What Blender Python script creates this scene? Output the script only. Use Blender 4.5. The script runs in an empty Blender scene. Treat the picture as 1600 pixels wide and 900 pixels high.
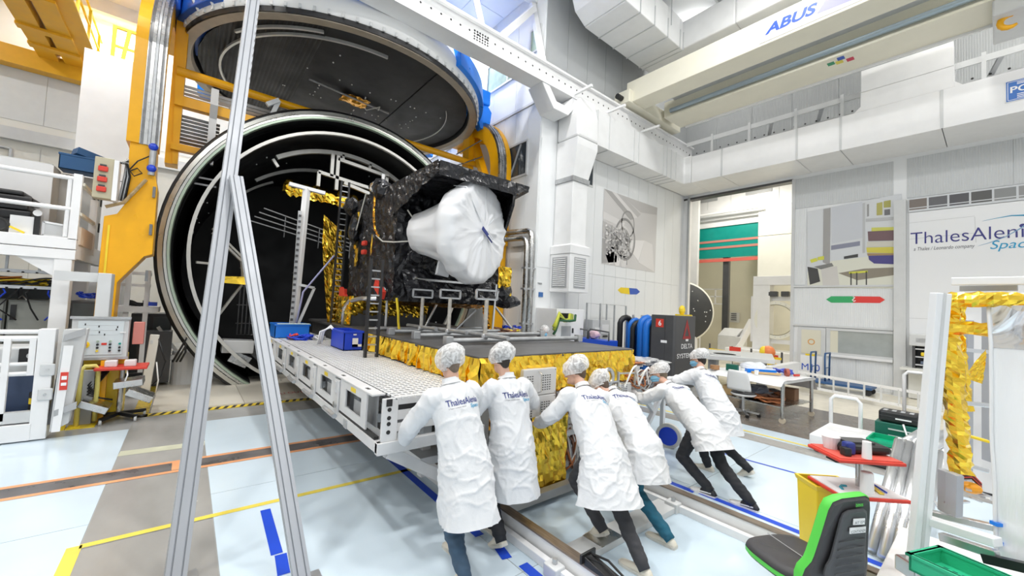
import bpy, bmesh, math, random
from mathutils import Vector as V, Matrix, noise
from mathutils.bvhtree import BVHTree
random.seed(7)
SC = bpy.context.scene
COL = SC.collection
PI = math.pi

# ---------------------------------------------------------------- camera, light, exposure
cam_data = bpy.data.cameras.new('camera')
cam = bpy.data.objects.new('camera', cam_data)
COL.objects.link(cam)
cam_data.sensor_width = 36.0
cam_data.lens = 13.97
cam_data.clip_end = 200
cam.matrix_world = Matrix((
    (0.7733, -0.06523, -0.6307, 0),
    (-0.6323, -0.006578, -0.7747, 0),
    (0.04638, 0.9978, -0.04633, 2.1),
    (0, 0, 0, 1)))
SC.camera = cam
SC.view_settings.view_transform = 'Standard'
SC.view_settings.look = 'None'
SC.view_settings.gamma = 1.0
SC.view_settings.use_curve_mapping = False
SC.view_settings.exposure = -0.16
world = bpy.data.worlds.new('world')
SC.world = world
world.use_nodes = True
bg = world.node_tree.nodes['Background']
bg.inputs[0].default_value = (0.93, 0.97, 1.0, 1)
bg.inputs[1].default_value = 0.9

def area_light(loc, sx, sy, power, col=(1, 0.985, 0.96), rot=(0, 0, 0)):
    d = bpy.data.lights.new('hall_light', 'AREA')
    d.shape = 'RECTANGLE'; d.size = sx; d.size_y = sy; d.energy = power; d.color = col
    o = bpy.data.objects.new('hall_light', d); o.location = loc; o.rotation_euler = rot
    COL.objects.link(o)
    return o

CEIL = 12.0
X3, Y2, X1, Y4, XL = 16.4, 8.6, 7.85, 21.0, -13.0
LAMPS = [(12.95, 6.66), (7.07, 13.23), (-2.66, 20.0), (-2.6, 13.2), (-2.6, 6.6), (4.0, 6.6), (9.0, 0.0), (12.95, 0.0), (4.0, 0.0), (-2.6, 0), (9.5, 3.3),
         (2.5, 17), (6.6, 20.0), (9.0, -5), (3, -5), (14, -5), (-7.5, 17), (-7.5, 9), (-7.5, 2)]
for lx, ly in LAMPS:
    area_light((lx, ly, CEIL - 0.14), 0.62, 0.42, 190 if lx > 8 else 340)
for lx, ly in ((19.5, 8.0), (19.5, 3.5), (23.5, 6.0)):                # lamps of the next room
    area_light((lx, ly, 8.8), 1.2, 0.5, 260, (1, 0.96, 0.88))

# ---------------------------------------------------------------- materials
MATS = {}
def mat(name, col, rough=0.5, metal=0.0, var=0.0, vs=4.0, bump=0.0, bs=60.0, emit=0.0, alpha=1.0, coat=0.0, stretch=None, trans=0.0):
    if name in MATS: return MATS[name]
    m = bpy.data.materials.new(name); m.use_nodes = True
    nt = m.node_tree; b = nt.nodes['Principled BSDF']
    c = (col[0], col[1], col[2], 1)
    b.inputs['Base Color'].default_value = c
    b.inputs['Roughness'].default_value = rough
    b.inputs['Metallic'].default_value = metal
    b.inputs['Coat Weight'].default_value = coat
    b.inputs['Transmission Weight'].default_value = trans
    if alpha < 1: b.inputs['Alpha'].default_value = alpha
    if emit: 
        b.inputs['Emission Color'].default_value = c; b.inputs['Emission Strength'].default_value = emit
    vec = None
    if var or bump:
        tc = nt.nodes.new('ShaderNodeTexCoord'); mp = nt.nodes.new('ShaderNodeMapping')
        nt.links.new(tc.outputs['Object'], mp.inputs['Vector'])
        if stretch: mp.inputs['Scale'].default_value = stretch
        vec = mp.outputs['Vector']
    if var:
        n = nt.nodes.new('ShaderNodeTexNoise'); n.inputs['Scale'].default_value = vs; n.inputs['Detail'].default_value = 5
        nt.links.new(vec, n.inputs['Vector'])
        r = nt.nodes.new('ShaderNodeMapRange'); r.inputs[1].default_value = 0.3; r.inputs[2].default_value = 0.7
        r.inputs[3].default_value = 1 - var; r.inputs[4].default_value = 1 + var * 0.6
        nt.links.new(n.outputs['Fac'], r.inputs[0])
        x = nt.nodes.new('ShaderNodeMix'); x.data_type = 'RGBA'; x.blend_type = 'MULTIPLY'; x.inputs[0].default_value = 1
        x.inputs[6].default_value = c
        nt.links.new(r.outputs[0], x.inputs[7]); nt.links.new(x.outputs[2], b.inputs['Base Color'])
        rr = nt.nodes.new('ShaderNodeMapRange'); rr.inputs[1].default_value = 0.3; rr.inputs[2].default_value = 0.7
        rr.inputs[3].default_value = max(0.02, rough * 0.85); rr.inputs[4].default_value = min(1, rough * 1.15)
        nt.links.new(n.outputs['Fac'], rr.inputs[0]); nt.links.new(rr.outputs[0], b.inputs['Roughness'])
    if bump:
        n2 = nt.nodes.new('ShaderNodeTexNoise'); n2.inputs['Scale'].default_value = bs; n2.inputs['Detail'].default_value = 4
        nt.links.new(vec, n2.inputs['Vector'])
        bp = nt.nodes.new('ShaderNodeBump'); bp.inputs['Strength'].default_value = bump; bp.inputs['Distance'].default_value = 0.02
        nt.links.new(n2.outputs['Fac'], bp.inputs['Height']); nt.links.new(bp.outputs['Normal'], b.inputs['Normal'])
    MATS[name] = m
    return m

def ribbed(name, col, axis, pitch, rough=0.5, depth=0.3):
    """painted sheet metal with fine pressed ribs: a wave along one axis as bump"""
    m = mat(name, col, rough, var=0.03, vs=1.5)
    nt = m.node_tree; b = nt.nodes['Principled BSDF']
    tc = nt.nodes.new('ShaderNodeTexCoord')
    w = nt.nodes.new('ShaderNodeTexWave'); w.wave_type = 'BANDS'; w.bands_direction = axis
    w.inputs['Scale'].default_value = 0.314 / pitch
    nt.links.new(tc.outputs['Object'], w.inputs['Vector'])
    bp = nt.nodes.new('ShaderNodeBump'); bp.inputs['Strength'].default_value = depth; bp.inputs['Distance'].default_value = 0.02
    nt.links.new(w.outputs['Fac'], bp.inputs['Height']); nt.links.new(bp.outputs['Normal'], b.inputs['Normal'])
    return m

def foil(name, col, rough=0.16, scale=9, strength=0.9, metal=1.0, stretch=None):
    """crinkled metallised film"""
    m = mat(name, col, rough, metal)
    nt = m.node_tree; b = nt.nodes['Principled BSDF']
    tc = nt.nodes.new('ShaderNodeTexCoord'); mp = nt.nodes.new('ShaderNodeMapping')
    if stretch: mp.inputs['Scale'].default_value = stretch
    nt.links.new(tc.outputs['Object'], mp.inputs['Vector'])
    v = nt.nodes.new('ShaderNodeTexVoronoi'); v.inputs['Scale'].default_value = scale
    n = nt.nodes.new('ShaderNodeTexNoise'); n.inputs['Scale'].default_value = scale * 0.6; n.inputs['Detail'].default_value = 3; n.inputs['Distortion'].default_value = 0.8
    nt.links.new(mp.outputs[0], n.inputs['Vector']); nt.links.new(mp.outputs[0], v.inputs['Vector'])
    a = nt.nodes.new('ShaderNodeMath'); a.operation = 'ADD'
    nt.links.new(v.outputs['Distance'], a.inputs[0]); nt.links.new(n.outputs['Fac'], a.inputs[1])
    bp = nt.nodes.new('ShaderNodeBump'); bp.inputs['Strength'].default_value = strength; bp.inputs['Distance'].default_value = 0.06
    nt.links.new(a.outputs[0], bp.inputs['Height']); nt.links.new(bp.outputs['Normal'], b.inputs['Normal'])
    return m

M_wall = mat('painted_wall', (0.83, 0.845, 0.85), 0.45, var=0.025, vs=1.2)
M_wallg = ribbed('grey_ribbed_sheet', (0.52, 0.54, 0.55), 'X', 0.05, 0.5)
M_wallup = ribbed('upper_grey_ribbed_sheet', (0.40, 0.415, 0.42), 'Y', 0.05, 0.5)
M_wallgy = ribbed('grey_ribbed_sheet_side', (0.60, 0.62, 0.625), 'Y', 0.05, 0.5)
M_wallr = ribbed('light_ribbed_sheet', (0.76, 0.78, 0.785), 'Y', 0.05, 0.45)
M_white = mat('white_paint', (0.86, 0.86, 0.86), 0.35, var=0.03, vs=3)
M_ceil = mat('ceiling_white', (0.86, 0.87, 0.88), 0.7, var=0.02, vs=1)
M_cream = mat('cream_paint', (0.82, 0.79, 0.66), 0.4, var=0.03, vs=2)
M_creamwall = mat('cream_wall', (0.74, 0.71, 0.60), 0.55, var=0.04, vs=1)
M_duct = mat('white_duct', (0.84, 0.845, 0.845), 0.42, var=0.04, vs=2.5, bump=0.08, bs=5)
M_yel = mat('crane_yellow', (0.90, 0.44, 0.004), 0.32, var=0.06, vs=3)
M_yel2 = mat('bright_yellow', (0.9, 0.66, 0.03), 0.35, var=0.05, vs=3)
M_steel = mat('brushed_steel', (0.60, 0.60, 0.59), 0.28, 1.0, var=0.12, vs=6)
M_dsteel = mat('dark_steel', (0.25, 0.25, 0.25), 0.35, 0.8, var=0.2, vs=8)
M_alu = mat('aluminium', (0.72, 0.73, 0.74), 0.30, 0.9, var=0.05, vs=5)
M_aluw = mat('anodised_aluminium', (0.44, 0.455, 0.485), 0.45, 0.2, var=0.03, vs=5)
M_galv = mat('galvanised', (0.52, 0.53, 0.54), 0.4, 0.7, var=0.15, vs=9)
M_black = mat('black_plastic', (0.015, 0.015, 0.016), 0.4, var=0.2, vs=5)
M_shroud = mat('black_shroud_paint', (0.010, 0.010, 0.011), 0.55, var=0.25, vs=2)
M_rubber = mat('dark_rubber', (0.03, 0.03, 0.03), 0.7)
M_grey = mat('grey_paint', (0.42, 0.43, 0.44), 0.4, var=0.05)
M_lgrey = mat('light_grey_paint', (0.64, 0.65, 0.65), 0.4, var=0.04)
M_dgrey = mat('dark_grey_cabinet', (0.075, 0.075, 0.078), 0.35, var=0.08)
M_blue = mat('blue_plastic', (0.012, 0.06, 0.62), 0.35, var=0.05)
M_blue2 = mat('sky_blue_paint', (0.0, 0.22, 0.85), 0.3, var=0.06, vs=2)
M_bluetape = mat('blue_tape', (0.01, 0.07, 0.62), 0.45, var=0.08)
M_yeltape = mat('yellow_tape', (0.84, 0.68, 0.10), 0.45, var=0.08)
M_ortape = mat('orange_tape', (0.82, 0.38, 0.18), 0.45, var=0.1)
M_red = mat('red_plastic', (0.66, 0.05, 0.03), 0.4)
M_green = mat('bright_green', (0.08, 0.60, 0.05), 0.4)
M_dgreen = mat('dark_green_box', (0.01, 0.12, 0.085), 0.4)
M_teal = mat('teal_roller_door', (0.0, 0.30, 0.25), 0.4, var=0.06)
M_glassd = mat('dark_window_glass', (0.05, 0.06, 0.07), 0.06, var=0.1)
M_navy = mat('navy_print', (0.03, 0.045, 0.22), 0.5)
M_cyan = mat('cyan_print', (0.02, 0.33, 0.58), 0.5)
M_ink = mat('grey_print', (0.10, 0.10, 0.12), 0.5)
M_gold = foil('gold_foil', (1.0, 0.66, 0.07), 0.2, 4, 0.4)
M_goldd = foil('amber_foil', (0.85, 0.42, 0.05), 0.2, 7, 0.9)
M_blackfoil = foil('black_foil', (0.016, 0.016, 0.019), 0.27, 6, 1.0, 0.0)
M_silver = foil('silver_foil', (0.92, 0.94, 0.97), 0.14, 5, 0.5)
M_lampglow = mat('lamp_diffuser', (1, 0.99, 0.97), 0.5, emit=6.0)

# ---------------------------------------------------------------- mesh builder
def frame_of(d, up=(0, 0, 1)):
    d = V(d).normalized(); up = V(up)
    if abs(d.dot(up.normalized())) > 0.999: up = V((0, 1, 0)) if abs(d.y) < 0.9 else V((1, 0, 0))
    s = d.cross(up).normalized(); u = s.cross(d).normalized()
    return s, u, d

class MB:
    def __init__(self): self.v = []; self.f = []
    def add(self, vs, fs):
        o = len(self.v); self.v += [tuple(x) for x in vs]; self.f += [tuple(i + o for i in f) for f in fs]; return self
    def hexa(self, p):                                   # 8 points: bottom 4, top 4
        return self.add(p, [(3, 2, 1, 0), (4, 5, 6, 7), (0, 1, 5, 4), (1, 2, 6, 5), (2, 3, 7, 6), (3, 0, 4, 7)])
    def box(self, a, b):
        x0, x1 = sorted((a[0], b[0])); y0, y1 = sorted((a[1], b[1])); z0, z1 = sorted((a[2], b[2]))
        return self.hexa([(x0, y0, z0), (x1, y0, z0), (x1, y1, z0), (x0, y1, z0), (x0, y0, z1), (x1, y0, z1), (x1, y1, z1), (x0, y1, z1)])
    def cbox(self, c, s, rz=0.0, rx=0.0, ry=0.0):
        R = Matrix.Rotation(rz, 3, 'Z') @ Matrix.Rotation(ry, 3, 'Y') @ Matrix.Rotation(rx, 3, 'X'); c = V(c)
        q = [(-1, -1, -1), (1, -1, -1), (1, 1, -1), (-1, 1, -1), (-1, -1, 1), (1, -1, 1), (1, 1, 1), (-1, 1, 1)]
        return self.hexa([c + R @ V((x * s[0] / 2, y * s[1] / 2, z * s[2] / 2)) for x, y, z in q])
    def bar(self, a, b, w, h, up=(0, 0, 1)):
        a, b = V(a), V(b); s, u, d = frame_of(b - a, up); s = s * (w / 2); u = u * (h / 2)
        return self.hexa([a - s - u, a + s - u, b + s - u, b - s - u, a - s + u, a + s + u, b + s + u, b - s + u])
    def tube(self, pts, r, n=8, closed=False, caps=True):
        pts = [V(p) for p in pts]; k = len(pts); rs = r if isinstance(r, (list, tuple)) else [r] * k
        o = len(self.v); prev = None
        for i, p in enumerate(pts):
            if closed: d = pts[(i + 1) % k] - pts[i - 1]
            else: d = pts[min(i + 1, k - 1)] - pts[max(i - 1, 0)]
            if d.length < 1e-9: d = V((0, 0, 1))
            d.normalize()
            if prev is None: s, u, _ = frame_of(d)
            else:
                s = prev - d * prev.dot(d)
                if s.length < 1e-6: s, u, _ = frame_of(d)
                s.normalize(); u = s.cross(d)
            prev = s
            for j in range(n):
                t = 2 * PI * j / n; self.v.append(tuple(p + (s * math.cos(t) + u * math.sin(t)) * rs[i]))
        m = k if closed else k - 1
        for i in range(m):
            for j in range(n):
                a = o + i * n + j; b = o + i * n + (j + 1) % n; i2 = (i + 1) % k
                c = o + i2 * n + (j + 1) % n; d_ = o + i2 * n + j
                self.f.append((a, b, c, d_))
        if not closed and caps:
            self.f.append(tuple(o + j for j in range(n))[::-1]); self.f.append(tuple(o + (k - 1) * n + j for j in range(n)))
        return self
    def cyl(self, a, b, r, r2=None, n=16): return self.tube([a, b], [r, r if r2 is None else r2], n)
    def rings(self, rings, cap0=True, cap1=True, loop=True):     # list of equal-length point rings
        o = len(self.v); n = len(rings[0])
        for r in rings: self.v += [tuple(p) for p in r]
        for i in range(len(rings) - 1):
            for j in range(n if loop else n - 1):
                self.f.append((o + i * n + j, o + i * n + (j + 1) % n, o + (i + 1) * n + (j + 1) % n, o + (i + 1) * n + j))
        if cap0: self.f.append(tuple(o + j for j in range(n))[::-1])
        if cap1: self.f.append(tuple(o + (len(rings) - 1) * n + j for j in range(n)))
        return self
    def prism(self, poly, ext):                          # planar polygon (3-D points) swept by a vector
        poly = [V(p) for p in poly]; e = V(ext)
        return self.rings([poly, [p + e for p in poly]])
    def lathe(self, prof, c, axis, n=48, a0=0.0, a1=2 * PI):     # prof: (radius, along)
        c = V(c); s, u, d = frame_of(axis); full = abs(a1 - a0 - 2 * PI) < 1e-6
        m = n if full else n + 1; rr = []
        for r, h in prof:
            rr.append([c + d * h + (s * math.cos(a0 + (a1 - a0) * j / n) + u * math.sin(a0 + (a1 - a0) * j / n)) * r for j in range(m)])
        return self.rings(rr, False, False, full)
    def grid(self, fn, nu, nv):
        o = len(self.v)
        for i in range(nu + 1):
            for j in range(nv + 1): self.v.append(tuple(fn(i / nu, j / nv)))
        for i in range(nu):
            for j in range(nv):
                a = o + i * (nv + 1) + j; self.f.append((a, a + nv + 1, a + nv + 2, a + 1))
        return self
    def sphere(self, c, r, n=12, m=8):
        c = V(c); r = V(r) if isinstance(r, (tuple, list, V)) else V((r, r, r)); rr = []
        for i in range(m + 1):
            t = PI * (i + 0.0) / m; t = min(max(t, 0.02), PI - 0.02)
            rr.append([c + V((r.x * math.sin(t) * math.cos(2 * PI * j / n), r.y * math.sin(t) * math.sin(2 * PI * j / n), -r.z * math.cos(t))) for j in range(n)])
        return self.rings(rr)
    def jitter(self, a, seed=0, scale=6.0):
        for i, p in enumerate(self.v):
            q = V(p); nv = noise.noise_vector(q * scale + V((seed, seed, seed))); self.v[i] = tuple(q + nv * a)
        return self
    def mesh(self, name, smooth=False):
        me = bpy.data.meshes.new(name); me.from_pydata(self.v, [], self.f)
        bm = bmesh.new(); bm.from_mesh(me); bmesh.ops.recalc_face_normals(bm, faces=bm.faces); bm.to_mesh(me); bm.free()
        if smooth: me.shade_smooth()
        me.update(); return me
    def build(self, name, m, parent=None, smooth=False, bevel=0.0, kind=None, label=None):
        if parent is not None:
            o_ = origin(parent)
            if o_.length > 0: self.v = [(x - o_.x, y - o_.y, z - o_.z) for x, y, z in self.v]
        me = self.mesh(name, smooth); me.materials.append(m)
        o = bpy.data.objects.new(name, me); COL.objects.link(o)
        if parent is not None: o.parent = parent
        if bevel:
            b = o.modifiers.new('edge', 'BEVEL'); b.width = bevel; b.segments = 2; b.limit_method = 'ANGLE'; b.angle_limit = 0.7
        if kind: o['kind'] = kind
        if label: o['label'] = label
        return o

def smooth(pts, k=5):
    pts = [V(p) for p in pts]; out = []; P_ = [pts[0]] + pts + [pts[-1]]
    for i in range(1, len(P_) - 2):
        a, b, c, d = P_[i - 1], P_[i], P_[i + 1], P_[i + 2]
        for j in range(k):
            t = j / k; out.append(.5 * ((2 * b) + (c - a) * t + (2 * a - 5 * b + 4 * c - d) * t * t + (3 * b - a - 3 * c + d) * t * t * t))
    return out + [pts[-1]]
def origin(o):
    p = V((0, 0, 0))
    while o is not None: p = p + o.location; o = o.parent
    return p
def thing(name, label, cat, loc=(0, 0, 0), group=None):
    o = bpy.data.objects.new(name, None); COL.objects.link(o); o.location = loc; o.empty_display_size = 0.1
    o['label'] = label; o['category'] = cat
    if group: o['group'] = group
    return o
def tag(o, label, cat, group=None):
    o['label'] = label; o['category'] = cat
    if group: o['group'] = group
    return o
def dup(root, loc, rz=None, label=None, group=None):
    r = root.copy(); COL.objects.link(r); r.location = loc
    if rz is not None: r.rotation_euler = (0, 0, rz)
    if label: r['label'] = label
    if group: r['group'] = group
    for ch in list(root.children):
        c = ch.copy(); COL.objects.link(c); c.parent = r
        for g in list(ch.children):
            d = g.copy(); COL.objects.link(d); d.parent = c
    return r
def struct(name, mb, m, parent=None, smooth=False, bevel=0.0):
    o = mb.build(name, m, parent, smooth, bevel)
    if parent is None: o['kind'] = 'structure'
    return o
def lathe_obj(): pass

def text_mesh(txt, size, shear=0.0, bold=0.0, depth=0.002, spacing=1.0):
    cu = bpy.data.curves.new('lettering', 'FONT'); cu.body = txt; cu.size = size; cu.shear = shear; cu.offset = bold
    cu.extrude = depth; cu.space_character = spacing; cu.resolution_u = 4
    o = bpy.data.objects.new('lettering', cu); COL.objects.link(o)
    dg = bpy.context.evaluated_depsgraph_get(); me = bpy.data.meshes.new_from_object(o.evaluated_get(dg))
    bpy.data.objects.remove(o); bpy.data.curves.remove(cu)
    return me
def letter(name, txt, origin_pt, right, up, width, height, m, parent, shear=0.0, bold=0.0, depth=0.003, fit='both'):
    """raised lettering: the text's own width and height are fitted to width x height"""
    me = text_mesh(txt, 1.0, shear, bold, 0.0)
    xs = [v.co.x for v in me.vertices]; ys = [v.co.y for v in me.vertices]
    x0, x1, y0, y1 = min(xs), max(xs), min(ys), max(ys)
    sx = width / (x1 - x0); sy = height / (y1 - y0) if height else sx
    r = V(right).normalized(); u = V(up).normalized(); nn = r.cross(u); o0 = V(origin_pt)
    if parent is not None: o0 = o0 - origin(parent)
    me.materials.clear(); me.materials.append(m)
    for v in me.vertices:
        v.co = o0 + r * ((v.co.x - x0) * sx) + u * ((v.co.y - y0) * sy) + nn * depth
    me.name = name
    o = bpy.data.objects.new(name, me); COL.objects.link(o)
    if parent is not None: o.parent = parent
    return o

# ---------------------------------------------------------------- floor
M_floor = mat('grey_floor_paint', (0.40, 0.40, 0.39), 0.22, var=0.14, vs=1.3)
M_fblue = mat('pale_blue_floor', (0.66, 0.77, 0.85), 0.17, var=0.06, vs=0.9)
M_fblue2 = mat('pale_blue_floor_worn', (0.61, 0.73, 0.82), 0.16, var=0.10, vs=1.1)
M_fgrey = mat('grey_floor_sheet', (0.37, 0.36, 0.34), 0.25, var=0.22, vs=1.6, stretch=(1, 0.35, 1))
M_fcream = mat('cream_floor', (0.80, 0.74, 0.60), 0.2, var=0.04)
M_fbrown = mat('brown_floor_plate', (0.17, 0.145, 0.125), 0.22, var=0.25, vs=3)
M_fplate = mat('ivory_steel_plate', (0.70, 0.66, 0.57), 0.35, var=0.06, vs=2)
floor = struct('floor', MB().box((XL, -9, -0.2), (34, Y4, 0)), M_floor)
def sheet(x0, y0, x1, y1, m, h=0.004, nm='floor_sheet'):
    g = 0.004
    return MB().box((x0 + g, y0 + g, 0.0), (x1 - g, y1 - g, h)).build(nm, m, floor)
for y0, y1 in ((-4, 1.2), (1.2, 5.1), (5.1, 8.24)):
    sheet(-8, y0, -1.74, y1, M_fblue); sheet(-1.74, y0, -0.54, y1, M_fblue)
for y0, y1 in ((-2, 4.65), (4.65, 8.9)): sheet(-0.54, y0, 0.32, y1, M_fgrey)
for y0, y1 in ((-2, 2.4), (2.4, 5.2), (5.2, 8.2)):
    sheet(0.32, y0, 2.2, y1, M_fblue if y0 > 2 else M_fblue2); sheet(2.2, y0, 4.95, y1, M_fblue2)
for y0, y1 in ((-3, -0.5), (-0.5, 2.4), (2.4, 5.2), (5.2, 7.6)): sheet(4.95, y0, 7.62, y1, M_fblue)
for y0, y1 in ((-3, 1.0), (1.0, 3.4), (3.4, 7.6)): sheet(7.62, y0, 8.02, y1, M_fgrey)
sheet(8.02, -3, 8.62, 7.6, M_fblue)
for y0, y1 in ((-1.5, 1.9), (1.9, 4.9)): sheet(8.62, y0, 10.0, y1, M_fbrown, 0.006); sheet(10.0, y0, 11.7, y1, M_fbrown, 0.006)
sheet(11.7, -3, X3, 8.5, M_fcream, 0.003); sheet(X3, -1, 27, 13, M_fcream, 0.003)
sheet(8.62, 4.9, 11.7, 8.5, M_floor, 0.003)
# ivory plates in front of the chamber
for x0, x1 in ((-0.36, 0.98), (0.98, 2.4), (2.4, 4.0), (4.0, 5.6)):
    MB().box((x0 + .006, 9.12, 0), (x1 - .006, 12.0, 0.03)).build('floor_plate', M_fplate, floor)
# marking tapes
def tape(pts, w, m, z=0.0065):
    b = MB()
    for a, c in zip(pts, pts[1:]):
        a3, c3 = V((a[0], a[1], z)), V((c[0], c[1], z)); s = (c3 - a3).cross(V((0, 0, 1))).normalized() * w / 2
        b.add([a3 - s, a3 + s, c3 + s, c3 - s], [(0, 1, 2, 3)])
    return b.build('floor_tape', m, floor)
tape([(-0.54, 4.70), (4.6, 4.66)], 0.07, M_yeltape)
tape([(-0.57, 4.72), (-0.57, 2.0)], 0.09, M_yeltape)
tape([(-0.54, 7.06), (0.32, 7.0)], 0.2, mat('worn_pale_tape', (0.60, 0.60, 0.45), 0.4, var=0.2), 0.0062)
M_groove = mat('dark_floor_channel', (0.16, 0.15, 0.15), 0.3, var=0.4, vs=4)
tape([(-8, 6.42), (4.6, 6.14)], 0.26, M_groove, 0.0062)
for dy in (-0.17, 0.17): tape([(-8, 6.42 + dy), (4.6, 6.14 + dy)], 0.07, M_ortape, 0.007)
tape([(0.03, 6.12), (0.03, 6.38)], 0.08, M_ortape, 0.0074)
for y0, y1 in ((4.55, 3.72), (3.70, 3.42), (3.36, 2.2)): tape([(0.73 + random.uniform(-.01, .01), y0), (0.70, y1)], 0.085, M_bluetape)
for y0, y1 in ((7.4, 3.0), (2.86, 2.6), (2.47, 0.6)): tape([(2.26, y0), (2.2, y1)], 0.09, M_bluetape)
for y0, y1 in ((7.4, 2.3), (2.25, -1.0)): tape([(4.84, y0), (4.80, y1)], 0.085, M_bluetape)
tape([(6.35, 4.2), (6.62, 1.5)], 0.045, M_bluetape); tape([(6.56, 1.62), (6.66, 1.5), (6.56, 1.44)], 0.04, M_bluetape)
tape([(8.16, 6.5), (8.14, -2)], 0.07, M_yeltape)
# black and yellow hazard edge round the plates
hz = MB(); hb = MB()
hz.box((-0.56, 8.92, 0.004), (4.8, 9.1, 0.0085)); hz.box((-0.58, 8.92, 0.004), (-0.38, 11.6, 0.0085))
for k in range(42):
    x = -0.5 + k * 0.125
    hb.add([(x, 8.92, .0095), (x + .06, 8.92, .0095), (x + .12, 9.1, .0095), (x + .06, 9.1, .0095)], [(0, 1, 2, 3)])
for k in range(21):
    y = 9.0 + k * 0.12
    hb.add([(-.58, y, .0095), (-.38, y + .06, .0095), (-.38, y + .11, .0095), (-.58, y + .05, .0095)], [(0, 1, 2, 3)])
hz.build('hazard_strip', M_yel2, floor); hb.build('hazard_stripe', M_black, floor)
letter('floor_lettering', 'MOLLI OUT', (1.35, 9.55, 0.031), (1, 0, 0), (0, 1, 0), 0.75, 0.16, M_red, floor)

# ---------------------------------------------------------------- walls and ceiling
ceiling = struct('ceiling', MB().box((XL, -9, CEIL), (X3, Y4, CEIL + 0.2)), M_ceil)
for i in range(-9, 9):                                  # ceiling tiles over the chamber bay
    for j in range(7, 14):
        x, y = i * 1.3, j * 1.3 + 0.3
        if -6 < x < 7.0 and y > 8.6: MB().box((x + .012, y + .012, CEIL - .02), (x + 1.288, y + 1.288, CEIL + .01)).build('ceiling_tile', M_ceil, ceiling)
tr = MB()
for k in range(13): tr.box((X1 + 0.1, -7 + k * 1.25, CEIL - 0.06), (X3, -6.93 + k * 1.25, CEIL))
struct('trim_1', tr, M_lgrey)
for k in range(5): struct('trim_%d' % (k + 2), MB().box((-8, 9.0 + k * 2.6, CEIL - 0.45), (X1, 9.22 + k * 2.6, CEIL)), M_white)

panel_cache = {}
def wall_panels(wall, axis, at_, a0, a1, z0, z1, pitch, m, side=-1, th=0.02, gap=0.006):
    n = max(1, round((a1 - a0) / pitch)); w = (a1 - a0) / n
    key = (axis, round(w, 3), round(z1 - z0, 3), m.name)
    for k in range(n):
        a = a0 + k * w
        if axis == 'x': loc = (a, at_, z0)
        else: loc = (at_, a, z0)
        if key not in panel_cache:
            b = MB()
            if axis == 'x': b.box((gap, 0, gap), (w - gap, side * th, z1 - z0 - gap))
            else: b.box((0, gap, gap), (side * th, w - gap, z1 - z0 - gap))
            o = b.build('panel', m, None); panel_cache[key] = o.data
        else:
            o = bpy.data.objects.new('panel', panel_cache[key]); COL.objects.link(o)
        o.location = loc; o.parent = wall

wall_back = struct('wall_back', MB().box((X1 + 0.004, Y2, 0), (X3 + 0.3, Y2 + 0.3, CEIL - .002)), M_wall)
wall_panels(wall_back, 'x', Y2, X1 + 0.02, X3 - 0.3, 0.05, 3.3, 0.62, M_wall)
wall_panels(wall_back, 'x', Y2, X1 + 0.02, X3 - 0.3, 3.3, 7.18, 0.62, M_wall)
wall_panels(wall_back, 'x', Y2, X1 + 0.02, X3 - 0.0, 8.1, CEIL, 0.95, mat('upper_grey_wall', (0.45, 0.465, 0.47), 0.5, var=0.03))
wall_left2 = struct('wall_inner', MB().box((X1, Y2 + 0.004, 0), (X1 + 0.3, Y4, CEIL - .004)), M_wall)
wall_panels(wall_left2, 'y', X1, Y2 + 0.02, Y4, 0.05, 8.32, 0.6, M_wall)
wall_panels(wall_left2, 'y', X1, Y2 + 0.02, Y4, 8.40, CEIL, 1.2, M_wall)
struct('trim_8', MB().box((X1 - 0.06, Y2, 8.32), (X1, Y4, 8.39)), M_lgrey)
wall_right = struct('wall_right', MB().box((X3, -9, 0), (X3 + 0.3, 4.59, CEIL)).box((X3, 4.59, 7.06), (X3 + 0.3, Y2, CEIL)), M_wall)
wall_panels(wall_right, 'y', X3, -6.2, 1.72, 5.85, 7.06, 1.98, M_wallgy)
wall_panels(wall_right, 'y', X3, 2.0, 4.57, 5.98, 7.06, 2.57, M_wallgy)
wall_panels(wall_right, 'y', X3, 2.0, 4.55, 1.95, 3.2, 2.55, M_wallr)
wall_panels(wall_right, 'y', X3, 2.0, 4.55, 0.05, 1.0, 0.85, M_wallr)
wall_panels(wall_right, 'y', X3, 4.18, 4.55, 3.3, 5.95, 0.37, M_wallr)
wall_panels(wall_right, 'y', X3, -8.5, Y2, 8.3, CEIL, 1.3, M_wallup)
struct('trim_9', MB().box((X3 - 0.16, 1.72, 0), (X3, 1.98, 5.8)), M_lgrey)          # pillar
struct('trim_10', MB().box((X3 - 0.05, 4.52, 0), (X3 + 0.3, 4.62, 7.06)), M_lgrey)
struct('trim_11', MB().box((X3 - 0.06, 2.0, 3.22), (X3, 4.55, 3.28)), M_lgrey)
struct('trim_12', MB().box((X3 - 0.06, 2.0, 1.9), (X3, 4.55, 1.96)), M_lgrey)
struct('trim_13', MB().box((X3 - 0.10, Y2 - 0.28, 0), (X3 - 0.02, Y2 - 0.2, 7.1)), M_grey)
struct('trim_14', MB().box((X3 - 0.02, Y2 - 0.2, 0), (X3 + 0.3, Y2, 7.06)), M_white)
struct('trim_15', MB().box((X3 - 0.03, 4.59, 7.0), (X3 + 0.3, Y2, 7.08)), M_dgrey)
wall_far = struct('wall_far', MB().box((XL, Y4, 0), (X1, Y4 + 0.3, CEIL)), mat('far_cream_wall', (0.78, 0.765, 0.71), 0.55, var=0.02))
wall_panels(wall_far, 'x', Y4, -12.6, 2.0, 0.1, 6.8, 2.1, mat('far_cream_panel', (0.77, 0.755, 0.69), 0.55, var=0.03))
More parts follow.
